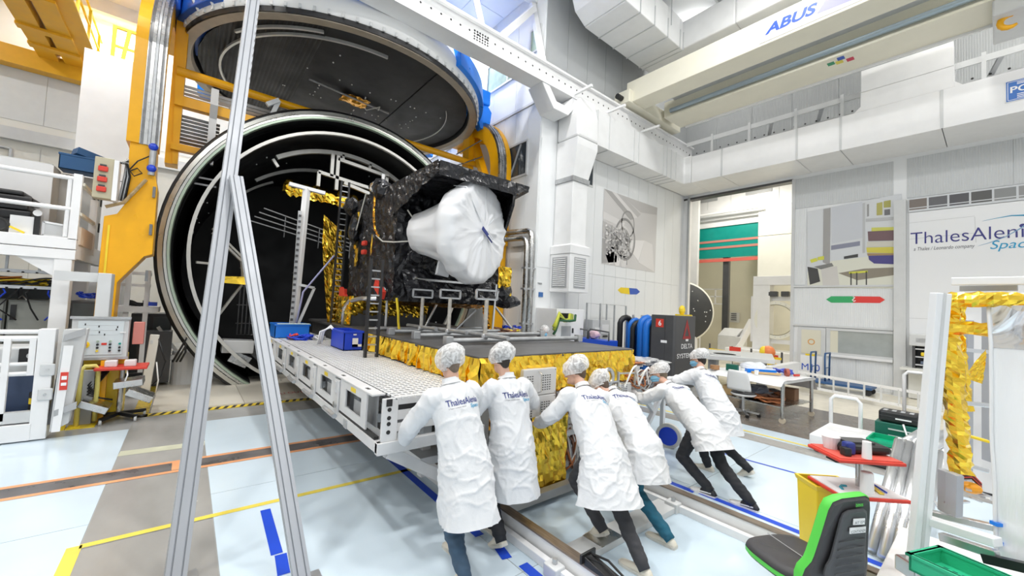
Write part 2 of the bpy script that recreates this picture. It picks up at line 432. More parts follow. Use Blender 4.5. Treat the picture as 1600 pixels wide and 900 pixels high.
wall_panels(wall_far, 'x', Y4, -12.6, 2.0, 7.6, 9.6, 2.1, mat('far_rib_panel', (0.70, 0.71, 0.70), 0.5, var=0.03))
struct('trim_16', MB().box((-12.6, Y4 - 0.25, 6.9), (1.5, Y4, 7.3)), M_lgrey)
wall_left = struct('wall_left', MB().box((XL - 0.3, -2, 0), (XL, Y4, CEIL)), mat('left_wall', (0.80, 0.79, 0.75), 0.5, var=0.03))

# ---------------------------------------------------------------- windows of the inner wall
def window1(n, ya, yb, za, zb, m, mull=None, slope=None):
    f = MB(); t = 0.06
    for a, b in (((ya, za), (yb, za + t)), ((ya, zb - t), (yb, zb)), ((ya, za + t), (ya + t, zb - t)), ((yb - t, za + t), (yb, zb - t))):
        f.box((X1 - 0.07, a[0], a[1]), (X1, b[0], b[1]))
    if mull: f.box((X1 - 0.06, mull - .03, za + t), (X1, mull + .03, zb - t))
    o = struct('window_%d' % n, f, M_lgrey)
    MB().box((X1 - 0.035, ya + t, za + t), (X1 - 0.025, yb - t, zb - t)).build('pane', m, o)
    return o
M_gl_green = mat('green_lit_glass', (0.50, 0.62, 0.46), 0.08, var=0.15)
window1(1, 9.75, 11.55, 9.55, 10.6, M_gl_green, 10.35)
window1(2, 8.75, 9.25, 9.95, 10.75, M_gl_green)
window1(3, 9.12, 10.15, 6.15, 7.28, M_glassd)
wb = MB().bar((X1 - 0.045, 9.95, 6.2), (X1 - 0.045, 9.45, 7.2), 0.01, 0.10, (1, 0, 0)); wb.build('window_brace', M_grey, bpy.data.objects['window_3'])
o = struct('window_4', MB().box((9.3, Y2 - 0.05, 6.2), (10.25, Y2 - 0.01, 7.14)), M_lgrey)
MB().box((9.35, Y2 - 0.06, 6.25), (10.2, Y2 - 0.05, 7.1)).build('pane', M_glassd, o)

# ---------------------------------------------------------------- ceiling lamps
for k, (lx, ly) in enumerate(LAMPS):
    if k > 4 : 
        continue
    t = thing('ceiling_lamp', 'x', 'lamp', (lx, ly, CEIL - 0.01), 'ceiling lamps of the hall')
    MB().box((lx - .36, ly - .25, CEIL - .09), (lx + .36, ly + .25, CEIL - .001)).build('housing', M_white, t, bevel=.01)
    MB().box((lx - .32, ly - .21, CEIL - .105), (lx + .32, ly + .21, CEIL - .09)).build('diffuser', M_lampglow, t)
    t['label'] = ['bright square ceiling lamp above the crane bridge', 'square ceiling lamp seen over the blue-framed chamber lid', 'square ceiling lamp above the yellow crane', 'square ceiling lamp high over the tall yellow lifting column', 'square ceiling lamp over the black satellite'][k]

# ---------------------------------------------------------------- air ducts
dz0, dz1, dyo = 7.18, 8.06, 7.77
YB = Y2 - .026
t = thing('air_duct', 'white rectangular air duct running along the back wall above the photo mural', 'duct', (9.3, Y2, dz0))
cuts = [9.42, 10.0, 11.35, 11.62, 13.2, 13.45, 13.75, 14.1]
for a, b in zip(cuts, cuts[1:]):
    MB().box((a + .006, dyo, dz0), (b - .006, YB, dz1 + 0.2)).build('duct_section', M_duct, t, bevel=.008)
for a in cuts: MB().box((a - .012, dyo - .018, dz0 - .018), (a + .012, YB, dz1 + .21)).build('flange', M_lgrey, t)
bend = []
for k in range(9):
    a = PI / 2 * k / 8; bend.append((14.1 + 0.63 * math.sin(a) , dyo - 0.63 + 0.63 * math.cos(a), dz0))
poly = [(14.1, YB, dz0), (14.1, dyo, dz0), (14.73, dyo, dz0), (14.73, dyo - .29, dz0), (X3 - .026, dyo - .29, dz0), (X3 - .026, YB, dz0)]
MB().prism(poly, (0, 0, dz1 + .2 - dz0)).build('duct_corner', M_duct, t, bevel=.05)
# riser with transition piece and louvred intake
r = thing('duct_riser', 'white vertical air duct with louvred intake box at its foot', 'duct', (8.85, Y2, 2.1))
vx0, vx1, vy = 8.53, 9.19, 7.88
e0 = [(8.2, 8.6, 8.5), (8.2, 7.5, 8.5), (9.42, 7.77, 8.45), (9.42, 8.6, 8.45)]
ring = lambda z, a, b, c: [(a, YB, z), (a, c, z), (b, c, z), (b, YB, z)]
MB().rings([ring(6.02, vx0, vx1 + .02, vy), ring(6.95, vx0 - .02, 9.42, 7.74), ring(7.16, vx0 - .02, 9.42, 7.74)]).build('transition', M_duct, r)
MB().rings([ring(7.18, vx0 - .03, 9.44, 7.72), ring(7.9, vx0 - .03, 9.44, 7.74), ring(8.5, vx0 + .2, 9.44, 7.9)]).build('elbow', M_duct, r, bevel=.06)
fl = MB(); fl.rings([ring(5.88, vx0 - .04, vx1 + .05, vy - .04), ring(6.02, vx0 - .04, vx1 + .05, vy - .04)]); fl.build('flange', M_galv, r)
MB().rings([ring(4.0, vx0, vx1, vy), ring(5.88, vx0, vx1, vy)]).build('riser_section', M_duct, r, bevel=.01)
MB().rings([ring(3.72, vx0 - .12, vx1 + .1, vy - .12), ring(3.95, vx0 - .12, vx1 + .1, vy - .12), ring(4.02, vx0, vx1, vy)]).build('collar', M_duct, r)
MB().rings([ring(2.6, vx0 - .1, vx1 + .08, vy - .1), ring(3.72, vx0 - .1, vx1 + .08, vy - .1)]).build('intake_box', M_duct, r, bevel=.012)
lf = MB(); ls = MB()
lf.box((vx0 + .08, vy - .115, 2.72), (vx1 - .08, vy - .1, 3.62)); ls_n = 0
for k in range(14): ls.cbox(((vx0 + vx1) / 2, vy - .118, 2.78 + k * .06), (vx1 - vx0 - .2, .03, .02), rx=.5)
lf.box((vx0 - .115, vy + .0, 2.72), (vx0 - .1, Y2 - .12, 3.62))
for k in range(14): ls.cbox((vx0 - .118, (vy + Y2) / 2 - .06, 2.78 + k * .06), (.03, Y2 - vy - .24, .02), ry=.5)
lf.build('louvre_backing', M_grey, r); ls.build('louvre', M_white, r)['kind'] = 'stuff'
# big ceiling duct
d = thing('ceiling_duct', 'large white sheet-metal duct with bent corner hung below the ceiling', 'duct', (10.5, 7.4, 10.9))
cz0, cz1 = 10.75, 11.75
cx = [8.9, 9.6, 10.35, 11.1, 11.85, 12.05]
for a, b in zip(cx, cx[1:]): MB().box((a + .005, 6.5, cz0), (b - .005, 8.0, cz1)).build('duct_section', M_duct, d, bevel=.03)
MB().rings([[(8.9, 8.0, cz0), (8.9, 6.5, cz0), (8.9, 6.5, cz1), (8.9, 8.0, cz1)], [(8.45, 8.0, cz0 + .25), (8.45, 6.2, cz0 + .25), (8.45, 6.2, cz1 + .1), (8.45, 8.0, cz1 + .1)], [(8.1, 7.9, cz0 + .7), (8.1, 6.0, cz0 + .7), (8.1, 6.0, CEIL), (8.1, 7.9, CEIL)]]).build('duct_bend', M_duct, d, bevel=.04)
for k in range(4): MB().box((12.05, 6.5 - 1.6 - k * 1.6 if k else 4.9, cz0 + .05), (13.1, 8.0 if k == 0 else 6.5 - k * 1.6, cz1)).build('duct_section', M_duct, d, bevel=.05)
for a in cx[1:]: MB().box((a - .012, 6.48, cz0 - .015), (a + .012, 8.02, cz0 + .6)).build('flange', M_lgrey, d)
for x in (9.5, 11.2, 12.6): MB().cyl((x, 6.45, cz0 + .4), (x, 6.45, CEIL), .012, n=6).build('hanger', M_grey, d)

# ---------------------------------------------------------------- vacuum chamber
CX, CZ = 3.38, 3.09
ch = thing('vacuum_chamber', 'huge round thermal vacuum chamber with steel ring flange and black interior', 'vacuum chamber', (CX, 14.5, 0))
AX = (0, 1, 0)
def lathe(prof, y, n=96, a0=0, a1=2 * PI): return MB().lathe(prof, (CX, y, CZ), AX, n, a0, a1)
M_flange = mat('machined_flange', (0.62, 0.62, 0.58), 0.3, 0.75, var=0.1, vs=3)
M_green = mat('flange_green_edge', (0.45, 0.55, 0.44), 0.35, 0.5)
lathe([(3.70, .45), (3.99, .45), (3.99, .02), (3.93, 0)], 11.0).build('flange_rim', M_black, ch, True)
lathe([(3.93, 0), (3.85, -.015), (3.85, .02)], 11.0).build('flange_face', M_flange, ch)
lathe([(3.85, .02), (3.835, .02)], 11.0).build('seal_groove', M_black, ch)
lathe([(3.835, .02), (3.835, -.02), (3.79, -.02), (3.79, .02)], 11.0).build('flange_face', M_flange, ch)
lathe([(3.79, .02), (3.78, .02)], 11.0).build('seal_groove', M_black, ch)
lathe([(3.78, .02), (3.78, -.03), (3.735, -.03), (3.72, .05)], 11.0).build('inner_flange', M_green, ch)
lathe([(3.72, .05), (3.70, .5), (3.62, 7.0), (3.62, 8.0)], 11.0).build('shell_lining', M_shroud, ch, True)
lathe([(3.99, .45), (3.99, .6), (3.76, .62), (3.76, 8.0), (0.01, 8.0)], 11.0).build('shell', M_lgrey, ch, True)
lathe([(0.01, 0), (3.63, 0)], 18.9, 64).build('end_shroud', M_shroud, ch)
M_rail = mat('shroud_rail_steel', (0.66, 0.65, 0.61), 0.35, 0.5, var=0.1)
lathe([(3.46, 0), (3.39, 0), (3.39, .09), (3.46, .09), (3.46, 0)], 11.1).build('shroud_ring', M_rail, ch)
lathe([(3.45, .09), (3.45, 7.0)], 11.1, 64).build('shroud_wall', M_shroud, ch, True)
A = lambda deg: math.radians(deg)
# angle convention of the lathe: measured in its own frame; arcs over the top
s_, u_, _ = frame_of(AX)
def arc(R, y, th, d0, d1, nm, n=40):
    b = MB(); rr = []
    for k in range(n + 1):
        t = A(d0 + (d1 - d0) * k / n); c = V((CX + math.sin(t) * R, y, CZ + math.cos(t) * R)); o_ = V((math.sin(t), 0, math.cos(t))) * th
        rr.append([c, c + o_, c + o_ + V((0, th, 0)), c + V((0, th, 0))])
    return b.rings(rr).build(nm, M_rail, ch)
arc(3.14, 12.0, .11, -34, 38, 'hanger_rail'); arc(3.10, 14.0, .09, -40, -4, 'hanger_rail'); arc(3.12, 15.5, .07, -46, -26, 'hanger_rail')
for t in (-36, -2.5, 12, 30):
    R = 3.08; MB().cbox((CX + math.sin(A(t)) * R, 12.05, CZ + math.cos(A(t)) * R), (.07, .1, .22), ry=A(t)).build('hanger_lug', M_rail, ch)
# trolley frame hung below the rail and gold-wrapped beam
b = MB(); q = lambda x, y, z: (x, y, z)
y0 = 12.0
for a, c in (((2.95, y0, 6.22), (2.95, y0, 5.55)), ((3.1, y0, 6.2), (3.1, y0, 5.2)), ((4.55, y0, 5.95), (4.55, y0, 5.1)), ((3.1, y0, 6.1), (4.6, y0, 5.95)), ((2.6, y0, 5.6), (4.75, y0, 5.4)), ((2.62, y0, 5.6), (2.62, y0, 5.2)), ((3.3, y0, 5.45), (4.5, y0, 5.2))):
    b.bar(a, c, .09, .09)
b.build('hanger_frame', M_rail, ch)
gb = MB().grid(lambda s, t: (1.85 + 2.7 * s, y0 + .1 + .5 * t, 5.28 - .10 * s - .26 * abs(t - .5) * 2 + random.uniform(-.05, .05)), 40, 6)
gb.grid(lambda s, t: (1.85 + 2.7 * s, y0 + .08 + random.uniform(-.03, .03), 5.1 - .10 * s - .28 * t + random.uniform(-.04, .04)), 40, 4)
gb.build('gold_wrapped_beam', M_gold, ch)
# fittings on the inner left side
b = MB()
for a, c in (((0.35, 11.25, 3.55), (0.95, 11.6, 3.0)), ((0.35, 11.25, 3.45), (0.95, 11.6, 2.9)), ((0.95, 11.6, 3.0), (1.05, 11.7, 2.4)), ((1.05, 11.7, 2.4), (0.6, 11.5, 1.6)), ((0.1, 11.2, 2.75), (0.4, 11.3, 2.75))):
    b.bar(a, c, .05, .05)
b.build('bracket_arm', M_rail, ch)
MB().cbox((0.75, 11.5, 2.42), (.8, .3, .16)).jitter(.05, 3, 9).build('gold_wrapped_strut', M_gold, ch)
MB().cbox((1.0, 11.45, .86), (.62, .45, .3), ry=.06).build('sensor_box', M_lgrey, ch, bevel=.02)
MB().cbox((1.05, 11.42, .56), (.4, .3, .26), ry=.5).build('sensor_bracket', M_steel, ch)
b = MB()
for k in range(5): b.tube([(1.1 + k * .09, 13, 2.9 - k * .1), (1.1 + k * .09, 13, 1.0), (2.0, 13.2, .95 - k * .1)], .018, 5)
for k in range(4): b.tube([(1.05, 13, 1.3 + k * .5), (1.5, 13, 1.3 + k * .5)], .015, 5)
b.build('cooling_pipes', M_dsteel, ch)['kind'] = 'stuff'
b = MB()
for k in range(4): b.bar((1.45 - k * .1, 12.6, 4.45 - .13 * k), (3.9, 12.9, 3.95 - .12 * k), .03, .03)
for k in range(5): b.bar((2.0 + k * .45, 12.7, 4.35 - .1 * k), (2.0 + k * .45, 12.75, 3.75 - .1 * k), .025, .025)
b.build('test_rack', M_dsteel, ch)
M_spark = mat('thermocouple_dots', (0.7, 0.7, 0.68), 0.4)
b = MB()
for k in range(70):
    t = random.uniform(-2.6, 2.6); y = random.uniform(11.6, 17); R = 3.435
    b.cbox((CX + math.sin(t) * R, y, CZ + math.cos(t) * R), (.03, .03, .03))
b.build('sensor_dots', M_spark, ch)['kind'] = 'stuff'
# saddle feet under the flange, left
MB().cyl((0.1, 11.7, 0), (0.1, 11.7, .75), .28, n=20).build('saddle_foot', M_lgrey, ch)
MB().cyl((6.7, 11.7, 0), (6.7, 11.7, .75), .28, n=20).build('saddle_foot', M_lgrey, ch)
b = MB().bar((-.45, 11.6, 1.3), (.35, 11.6, .05), .06, .06).bar((-.5, 11.6, .62), (.6, 11.6, .66), .12, .1)
b.build('saddle_brace', M_lgrey, ch)

# ---------------------------------------------------------------- chamber lid lifted overhead
DC = V((3.38, 12.45, 7.88))
lid = thing('chamber_lid', 'round chamber lid raised overhead with black underside and blue frame', 'chamber lid', tuple(DC))
def dl(prof, n=96): return MB().lathe(prof, DC, (0, 0, 1), n)
M_lidrim = mat('lid_rim_steel', (0.42, 0.36, 0.28), 0.42, 0.3, var=0.12)
dl([(3.90, .12), (3.90, .0), (3.70, 0), (3.66, .10)]).build('lid_flange', M_lidrim, lid)
dl([(3.92, .02), (3.92, .14), (3.90, .14), (3.90, .02)]).build('flange_seal', M_black, lid)
dl([(3.66, .10), (3.60, .55)]).build('lid_wall', M_shroud, lid, True)
# the dark shroud panels inside: three boards with open seams
def board(x0, x1, z, m=M_shroud):
    b = MB(); n = 16; up = []; 
    pts = []
    R = 3.58
    for k in range(n + 1):
        x = x0 + (x1 - x0) * k / n; pts.append((DC.x + x, DC.y - math.sqrt(max(0, R * R - x * x)), DC.z + z))
    for k in range(n, -1, -1):
        x = x0 + (x1 - x0) * k / n; pts.append((DC.x + x, DC.y + math.sqrt(max(0, R * R - x * x)), DC.z + z))
    return b.prism(pts, (0, 0, .04)).build('shroud_board', m, lid)
M_shroudrib = ribbed('ribbed_black_shroud', (0.008, 0.008, 0.008), 'X', 0.09, 0.6, 0.8)
board(-3.57, -1.35, .12, M_shroudrib); board(-1.335, 1.3, .22); board(1.315, 3.57, .20)
def ringarc(R, z, w, h, d0, d1, nm, m):
    rr = []
    for k in range(41):
        t = A(d0 + (d1 - d0) * k / 40); d = V((math.sin(t), math.cos(t), 0)); c = DC + d * R + V((0, 0, z))
        rr.append([c, c + d * w, c + d * w + V((0, 0, h)), c + V((0, 0, h))])
    return MB().rings(rr).build(nm, m, lid)
ringarc(3.1, .06, .05, .07, 180, 290, 'pipe_arc', M_rail); ringarc(3.36, .04, .05, .06, 205, 240, 'pipe_arc', M_rail)
ringarc(2.95, .12, .02, .03, 60, 125, 'pipe_arc', M_rail)
MB().tube([(DC.x - 1.2, DC.y - .6, DC.z + .15), (DC.x + 1.2, DC.y - .2, DC.z + .17)], .03, 6).build('shroud_pipe', M_dsteel, lid)
MB().tube([(DC.x + .9, DC.y - .1, DC.z + .2), (DC.x + .7, DC.y - .8, DC.z - .02), (DC.x + .25, DC.y - 1.0, DC.z - .35), (DC.x + .05, DC.y - 1.5, DC.z - .55)], .014, 6).build('hanging_cable', mat('pale_cable', (0.6, 0.58, 0.52), 0.6), lid)
MB().grid(lambda s, t: (DC.x - .25 + .75 * s, DC.y - .55 + .6 * t, DC.z + .16 + random.uniform(-.03, .03)), 7, 6).build('foil_patch', M_goldd, lid)
b = MB()
for k in range(60):
    x = random.choice((-.9, .3, 1.0, 1.9)) + random.uniform(-.03, .03); y = random.uniform(-2.6, 2.6)
    if random.random() < .5: x, y = y, random.choice((-1.2, .2, 1.3))
    if x * x + y * y < 9: b.cbox((DC.x + x, DC.y + y, DC.z + .12), (.03, .03, .02))
b.build('sensor_dots', M_spark, lid)['kind'] = 'stuff'
M_ins = mat('white_insulation_fabric', (0.88, 0.88, 0.87), 0.7, var=0.02, bump=0.1, bs=3)
dl([(3.90, .13), (3.95, .16), (3.96, .5), (3.84, .85), (3.3, 1.1), (2.2, 1.45), (.02, 1.6)]).build('insulation', M_ins, lid, True)
for k in range(90):
    if k == 0:
        clip = MB().cbox((3.96, 0, .17), (.035, .05, .09)).build('edge_clip', M_lgrey, None); me = clip.data; bpy.data.objects.remove(clip)
    c = bpy.data.objects.new('edge_clip', me); COL.objects.link(c); c.parent = lid; c.rotation_euler = (0, 0, k * PI / 45)
# blue strongback arms
def blue_arm(ang, z0, nm='strongback_arm'):
    d = V((math.cos(ang), math.sin(ang), 0)); s = V((-d.y, d.x, 0)); b = MB()
    prof = [(0.0, 2.3), (0, 1.6), (2.2, 1.5), (3.4, 1.1), (4.0, .55), (4.12, .15), (4.45, .1), (4.5, .75), (3.9, 1.6), (2.4, 2.3)]
    pts = [DC + d * r + V((0, 0, z)) - s * .22 for r, z in prof]
    return b.prism(pts, s * .44).build(nm, M_blue2, lid, bevel=.02)
for a in (-18, 30, 75, 140): blue_arm(A(a), 0)
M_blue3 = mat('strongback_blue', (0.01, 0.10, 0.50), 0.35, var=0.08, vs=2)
def blue_sector(d0, d1, r0, r1, z0, z1, nm, m):
    rr = []
    for k in range(25):
        t = A(d0 + (d1 - d0) * k / 24); d = V((math.cos(t), math.sin(t), 0)); rr.append([DC + d * r0 + V((0, 0, z0)), DC + d * r1 + V((0, 0, z0)), DC + d * (r1 - .05) + V((0, 0, z1)), DC + d * r0 + V((0, 0, z1))])
    return MB().rings(rr).build(nm, m, lid, bevel=.02)
blue_sector(-66, -14, 3.5, 4.10, .36, .9, 'strongback_segment', M_blue2); blue_sector(-92, -40, 3.3, 3.80, .88, 1.25, 'strongback_segment', M_blue2)
blue_sector(-122, -94, 3.3, 4.0, .62, 1.0, 'strongback_segment', M_blue2)
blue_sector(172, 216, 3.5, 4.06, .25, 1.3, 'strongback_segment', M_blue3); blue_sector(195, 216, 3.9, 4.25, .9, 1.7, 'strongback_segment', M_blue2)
MB().lathe([(2.2, 1.75), (2.5, 1.75), (2.5, 2.4), (2.2, 2.4), (2.2, 1.75)], DC, (0, 0, 1), 48).build('strongback_ring', M_blue2, lid)
for sx in (-1, 1):
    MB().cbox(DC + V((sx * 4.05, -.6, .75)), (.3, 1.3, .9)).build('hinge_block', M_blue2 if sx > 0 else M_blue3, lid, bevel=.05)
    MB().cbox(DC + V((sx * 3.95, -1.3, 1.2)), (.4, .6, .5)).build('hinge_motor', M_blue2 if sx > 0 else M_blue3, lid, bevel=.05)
for a in (205, 212, 222):
    d = V((math.cos(A(a)), math.sin(A(a)), 0))
    MB().tube([DC + d * 3.95 + V((0, 0, .2)), DC + d * 4.1 + V((0, 0, .42)), DC + d * 4.2 + V((-.12, 0, .5))], .03, 6).build('clamp_hook', M_white, lid)

# ---------------------------------------------------------------- yellow lifting frame of the lid
lf_ = thing('lid_lifting_frame', 'tall yellow lifting frame with curved steel tracks on both sides of the chamber', 'lifting frame', (CX, 11.0, 0))
def track(x0, x1, sgn, zlow, nm_plate=True):
    # path in the y-z plane: straight up then a quarter turn to the rear
    path = []
    for z in (zlow, 5.0, 6.45): path.append((9.9, z, 0.0))
    for k in range(1, 15):
        t = PI / 2 * k / 14; path.append((9.9 + 2.0 - 2.0 * math.cos(t), 6.45 + 2.0 * math.sin(t), t))
    path.append((13.0, 8.45, PI / 2))
    def strip(xa, xb, o0, o1):
        rr = []
        for y, z, t in path:
            n = V((0, -math.cos(t), math.sin(t)))           # outward
            p = V((0, y, z))
            rr.append([V((xa, 0, 0)) + p + n * o0, V((xb, 0, 0)) + p + n * o0, V((xb, 0, 0)) + p + n * o1, V((xa, 0, 0)) + p + n * o1])
        return MB().rings(rr)
    out, inn = (x0, x1) if sgn < 0 else (x1, x0)
    w = x1 - x0
    a = x0 if sgn < 0 else x1 - .17
    strip(a, a + .17, -.62, .05).build('side_plate', M_yel, lf_)
    b0 = x0 + .17 if sgn < 0 else x0; b1 = x1 if sgn < 0 else x1 - .17
    strip(b0, b1, -.50, -.02).build('track_beam', M_yel, lf_)
    strip(b0, b1, -.02, .01).build('track_bed', M_dsteel, lf_)
    for k in (.22, .62):
        xx = b0 + (b1 - b0) * k; strip(xx, xx + .05, .01, .05).build('track_rail', M_steel, lf_)
    strip(b0 - .012, b0 + .012, -.06, .03).build('track_edge', M_steel, lf_); strip(b1 - .012, b1 + .012, -.06, .03).build('track_edge', M_steel, lf_)
    rl = strip((b0 + b1) / 2 - .02, (b0 + b1) / 2 + .02, .01, .03).build('track_chain', M_galv, lf_)
    
track(-1.03, -0.60, -1, 4.75); track(7.33, 7.76, 1, 4.0)
yp = 9.9
poly = [(-1.02, yp, 4.85), (-.60, yp, 4.85), (-.52, yp, 3.1), (-.56, yp, 2.15), (-.78, yp, 2.0), (-1.0, yp, 1.4), (-1.02, yp, 0), (-1.32, yp, 0), (-1.3, yp, 3.0), (-1.1, yp, 4.2)]
poly = [(-.98, yp, 4.85), (-.62, yp, 4.85), (-.60, yp, 4.2), (-.56, yp, 4.0), (-.55, yp, 2.75), (-.66, yp, 2.70), (-.98, yp, 2.2), (-1.0, yp, .0), (-1.24, yp, 0), (-1.22, yp, 3.35), (-1.06, yp, 3.42), (-.98, yp, 3.6)]
MB().prism(poly, (0, .5, 0)).build('foot_plate', M_yel, lf_, bevel=.01)
MB().box((-1.16, yp - .02, 1.3), (-1.13, yp, 3.2)).box((-.85, yp - .03, 1.2), (-1.2, yp, 1.26)).build('foot_seam', M_yel2, lf_)
for z in (3.2, 2.35, 3.9): MB().cbox((-.6, yp - .03, z), (.04, .05, .2)).build('lock_lug', M_dsteel, lf_)
MB().tube([(-.66, yp - .05, 4.75), (-.66, yp - .05, 4.2)], .05, 10).build('damper', M_galv, lf_)
for z in (4.72, 4.32): MB().sphere((-.66, yp - .08, z), .07).build('damper_cap', M_blue, lf_)
MB().tube([(-.7, yp - .05, 4.55), (-.85, yp - .1, 4.4), (-.95, yp - .08, 4.22), (-.88, yp - .09, 4.12), (-.78, yp - .08, 4.2), (-.85, yp - .06, 4.28), (-.95, yp - .06, 4.2)], .012, 6).build('cable', M_black, lf_)
MB().tube([(-.72, yp - .06, 4.1), (-.98, yp - .08, 3.62), (-1.2, yp - .1, 3.5)], .03, 6).build('cable_bundle', mat('tan_cable', (0.45, 0.32, 0.16), 0.6, var=0.3, vs=20), lf_)
MB().box((7.4, yp, 0), (7.74, yp + .5, 4.0)).build('foot_plate', M_yel, lf_)
# rear posts, cross beams, gratings, struts
for x in (-.48, 7.3): MB().box((x - .1, 11.55, 4.9 if x < 0 else 6.6), (x + .12, 11.95, 8.3)).build('rear_post', M_yel, lf_)
MB().prism([(-.58, 11.5, 8.0), (-.36, 11.5, 8.0), (-.36, 11.5, 4.9), (-.45, 11.5, 4.9)], (0, .08, 0)).build('rear_gusset', M_yel, lf_)
MB().cyl((-.5, 11.5, 6.98), (7.9, 11.5, 6.98), .10, n=14).build('cross_beam', M_yel, lf_)
MB().box((-.5, 11.42, 6.2), (1.2, 11.62, 6.42)).build('cross_beam', M_yel, lf_)
MB().box((-.5, 11.42, 5.2), (.22, 11.6, 5.35)).build('cross_beam', M_yel, lf_)
for z0, z1, m, wd in ((6.44, 6.9, M_galv, 1.9), (5.4, 6.18, M_dsteel, .84)):
    b = MB()
    for k in range(int((z1 - z0) / .085)): b.cbox((-.5 + wd / 2, 11.75, z0 + k * .085), (wd, .05, .06), rx=.5)
    b.build('louvre_screen', m, lf_)
b = MB().box((.12, 11.3, 5.0), (.26, 11.42, 6.75)).prism([(.12, 11.3, 6.05), (.26, 11.3, 6.05), (.26, 11.1, 6.3), (.12, 11.1, 6.3)], (0, 0, .06)); b.build('lock_arm', M_lgrey, lf_)
b = MB().bar((1.45, 11.35, 6.95), (1.25, 11.35, 6.3), .12, .1).bar((1.2, 11.3, 6.75), (1.45, 11.3, 6.95), .1, .1); b.build('lock_arm', M_lgrey, lf_)
MB().bar((7.55, 11.9, 8.1), (7.35, 10.5, 5.9), .24, .2).build('track_strut', M_yel, lf_)
MB().tube([(6.8, 11.7, 7.2), (7.4, 11.0, 7.7)], .02, 6).build('tie_rod', M_dsteel, lf_); MB().tube([(6.8, 11.7, 6.8), (7.4, 11.0, 7.1)], .02, 6).build('tie_rod', M_dsteel, lf_)
MB().box((-.3, 11.35, 4.65), (.35, 11.38, 4.69)).box((-.3, 11.35, 4.5), (.35, 11.38, 4.54)).build('tie_rod', M_dsteel, lf_)

# ---------------------------------------------------------------- crane runway along the back wall
rw = thing('crane_runway', 'long white steel crane runway beam with bolt holes along the back wall', 'crane runway', (8, 8.3, 8.35))
MB().box((-4, 8.12, 8.5), (X3 - .4, 8.2, 9.0)).build('web', M_white, rw)
MB().box((-4, 7.98, 8.40), (X3 - .4, 8.5, 8.5)).build('bottom_flange', M_white, rw)
MB().box((-4, 8.02, 9.0), (X3 - .4, 8.5, 9.06)).build('top_flange', M_white, rw)
MB().box((-4, 8.2, 9.06), (X3 - .4, 8.3, 9.16)).build('rail', M_lgrey, rw)
hole = MB().cyl((0, 8.118, 8.78), (0, 8.122, 8.78), .028, n=8).build('bolt_hole', M_black, None); hm = hole.data; bpy.data.objects.remove(hole)
for k in range(60):
    c = bpy.data.objects.new('bolt_hole', hm); COL.objects.link(c); c.parent = rw; c.location = (-7 + k * .26, -8.3, -8.35)
for r in range(4):
    for k in range(6):
        c = bpy.data.objects.new('bolt_hole', hm); COL.objects.link(c); c.parent = rw; c.location = (-2.95 + k * .08, -8.3, -8.50 + r * .07)
for x in (8.6, 10.2, 12.2):
    MB().bar((x, 8.1, 8.55), (x, 7.35, 8.55), .07, .07).build('stand_off', M_white, rw)
b = MB().prism([(7.25, 8.0, 8.4), (7.75, 8.0, 7.8), (8.35, 8.0, 7.8), (8.85, 8.0, 8.4), (8.5, 8.0, 8.4), (8.2, 8.0, 8.05), (7.85, 8.0, 8.05), (7.55, 8.0, 8.4)], (0, .6, 0)); b.build('wall_bracket', M_white, rw, bevel=.02)
for x in (3.6, 5.4): MB().bar((x, 8.3, 9.1), (x - .7, 8.7, CEIL), .14, .14).build('hanger_strut', M_white, rw)
MB().bar((7.6, 8.35, 9.1), (X1 - .1, 9.2, CEIL - .3), .16, .16).build('hanger_strut', M_white, rw)
MB().bar((5.9, 8.4, 9.1), (7.6, 8.9, 11.2), .16, .16).build('hanger_strut', M_white, rw)

# ---------------------------------------------------------------- cladding along the right wall
cl = thing('wall_cladding', 'white boxed-in cladding running high along the right wall with two openings', 'cladding', (15.5, 1, 7.18))
xc = 14.73
segs = [(7.47, 6.35), (6.35, 4.05), (4.05, 2.95), (2.95, 0.9), (0.9, -1.6), (-1.6, -4)]
for a, b_ in segs:
    MB().box((xc, b_ + .008, 7.18), (X3, a - .008, 8.2)).build('cladding_panel', M_white, cl, bevel=.006)
MB().box((xc, .68, 8.2), (xc + .35, 2.5, 8.75)).build('cladding_panel', M_white, cl, bevel=.006)
MB().box((xc + .003, .69, 8.76), (xc + .35, 2.49, 9.4)).build('cladding_panel', M_white, cl, bevel=.006)
for y in (2.56, .62): MB().prism([(xc, y + (-.06 if y > 1 else .06), 8.2), (xc, y + (.08 if y > 1 else -.08), 8.2), (xc, y + (-.06 if y > 1 else .06), 8.34)], (.3, 0, 0)).build('corner_fillet', M_white, cl)
for a, b_ in segs[1:]: MB().box((xc - .012, a - .03, 7.19), (xc, a + .03, 8.19)).build('seam_strip', M_lgrey, cl)
rr_ = thing('crane_runway', 'grey bolted crane runway beam showing in the openings of the right wall cladding', 'crane runway', (15.6, 1, 8.2))
MB().box((15.4, -6, 8.2), (15.9, 7.9, 8.42)).build('beam', M_lgrey, rr_); MB().box((15.38, -6, 8.2), (15.4, 7.9, 8.5)).build('web', M_galv, rr_)
for k in range(45):
    c = bpy.data.objects.new('bolt_hole', hm); COL.objects.link(c); c.parent = rr_; c.rotation_euler = (0, 0, -PI / 2); c.location = (15.376 - 15.6 - 8.12, -6 + k * .3 , -8.43)
gr = thing('guard_rail', 'white guard rail on posts behind the right wall cladding', 'guard rail', (15.2, 1, 8.2))
MB().box((15.15, -6, 8.82), (15.2, 7.9, 8.98)).build('rail', M_lgrey, gr)
for y in (6.9, 5.6, 4.2, 3.0, 0.2, -1.2): MB().box((15.12, y - .04, 8.2), (15.15, y + .04, 9.05)).build('post', M_lgrey, gr)
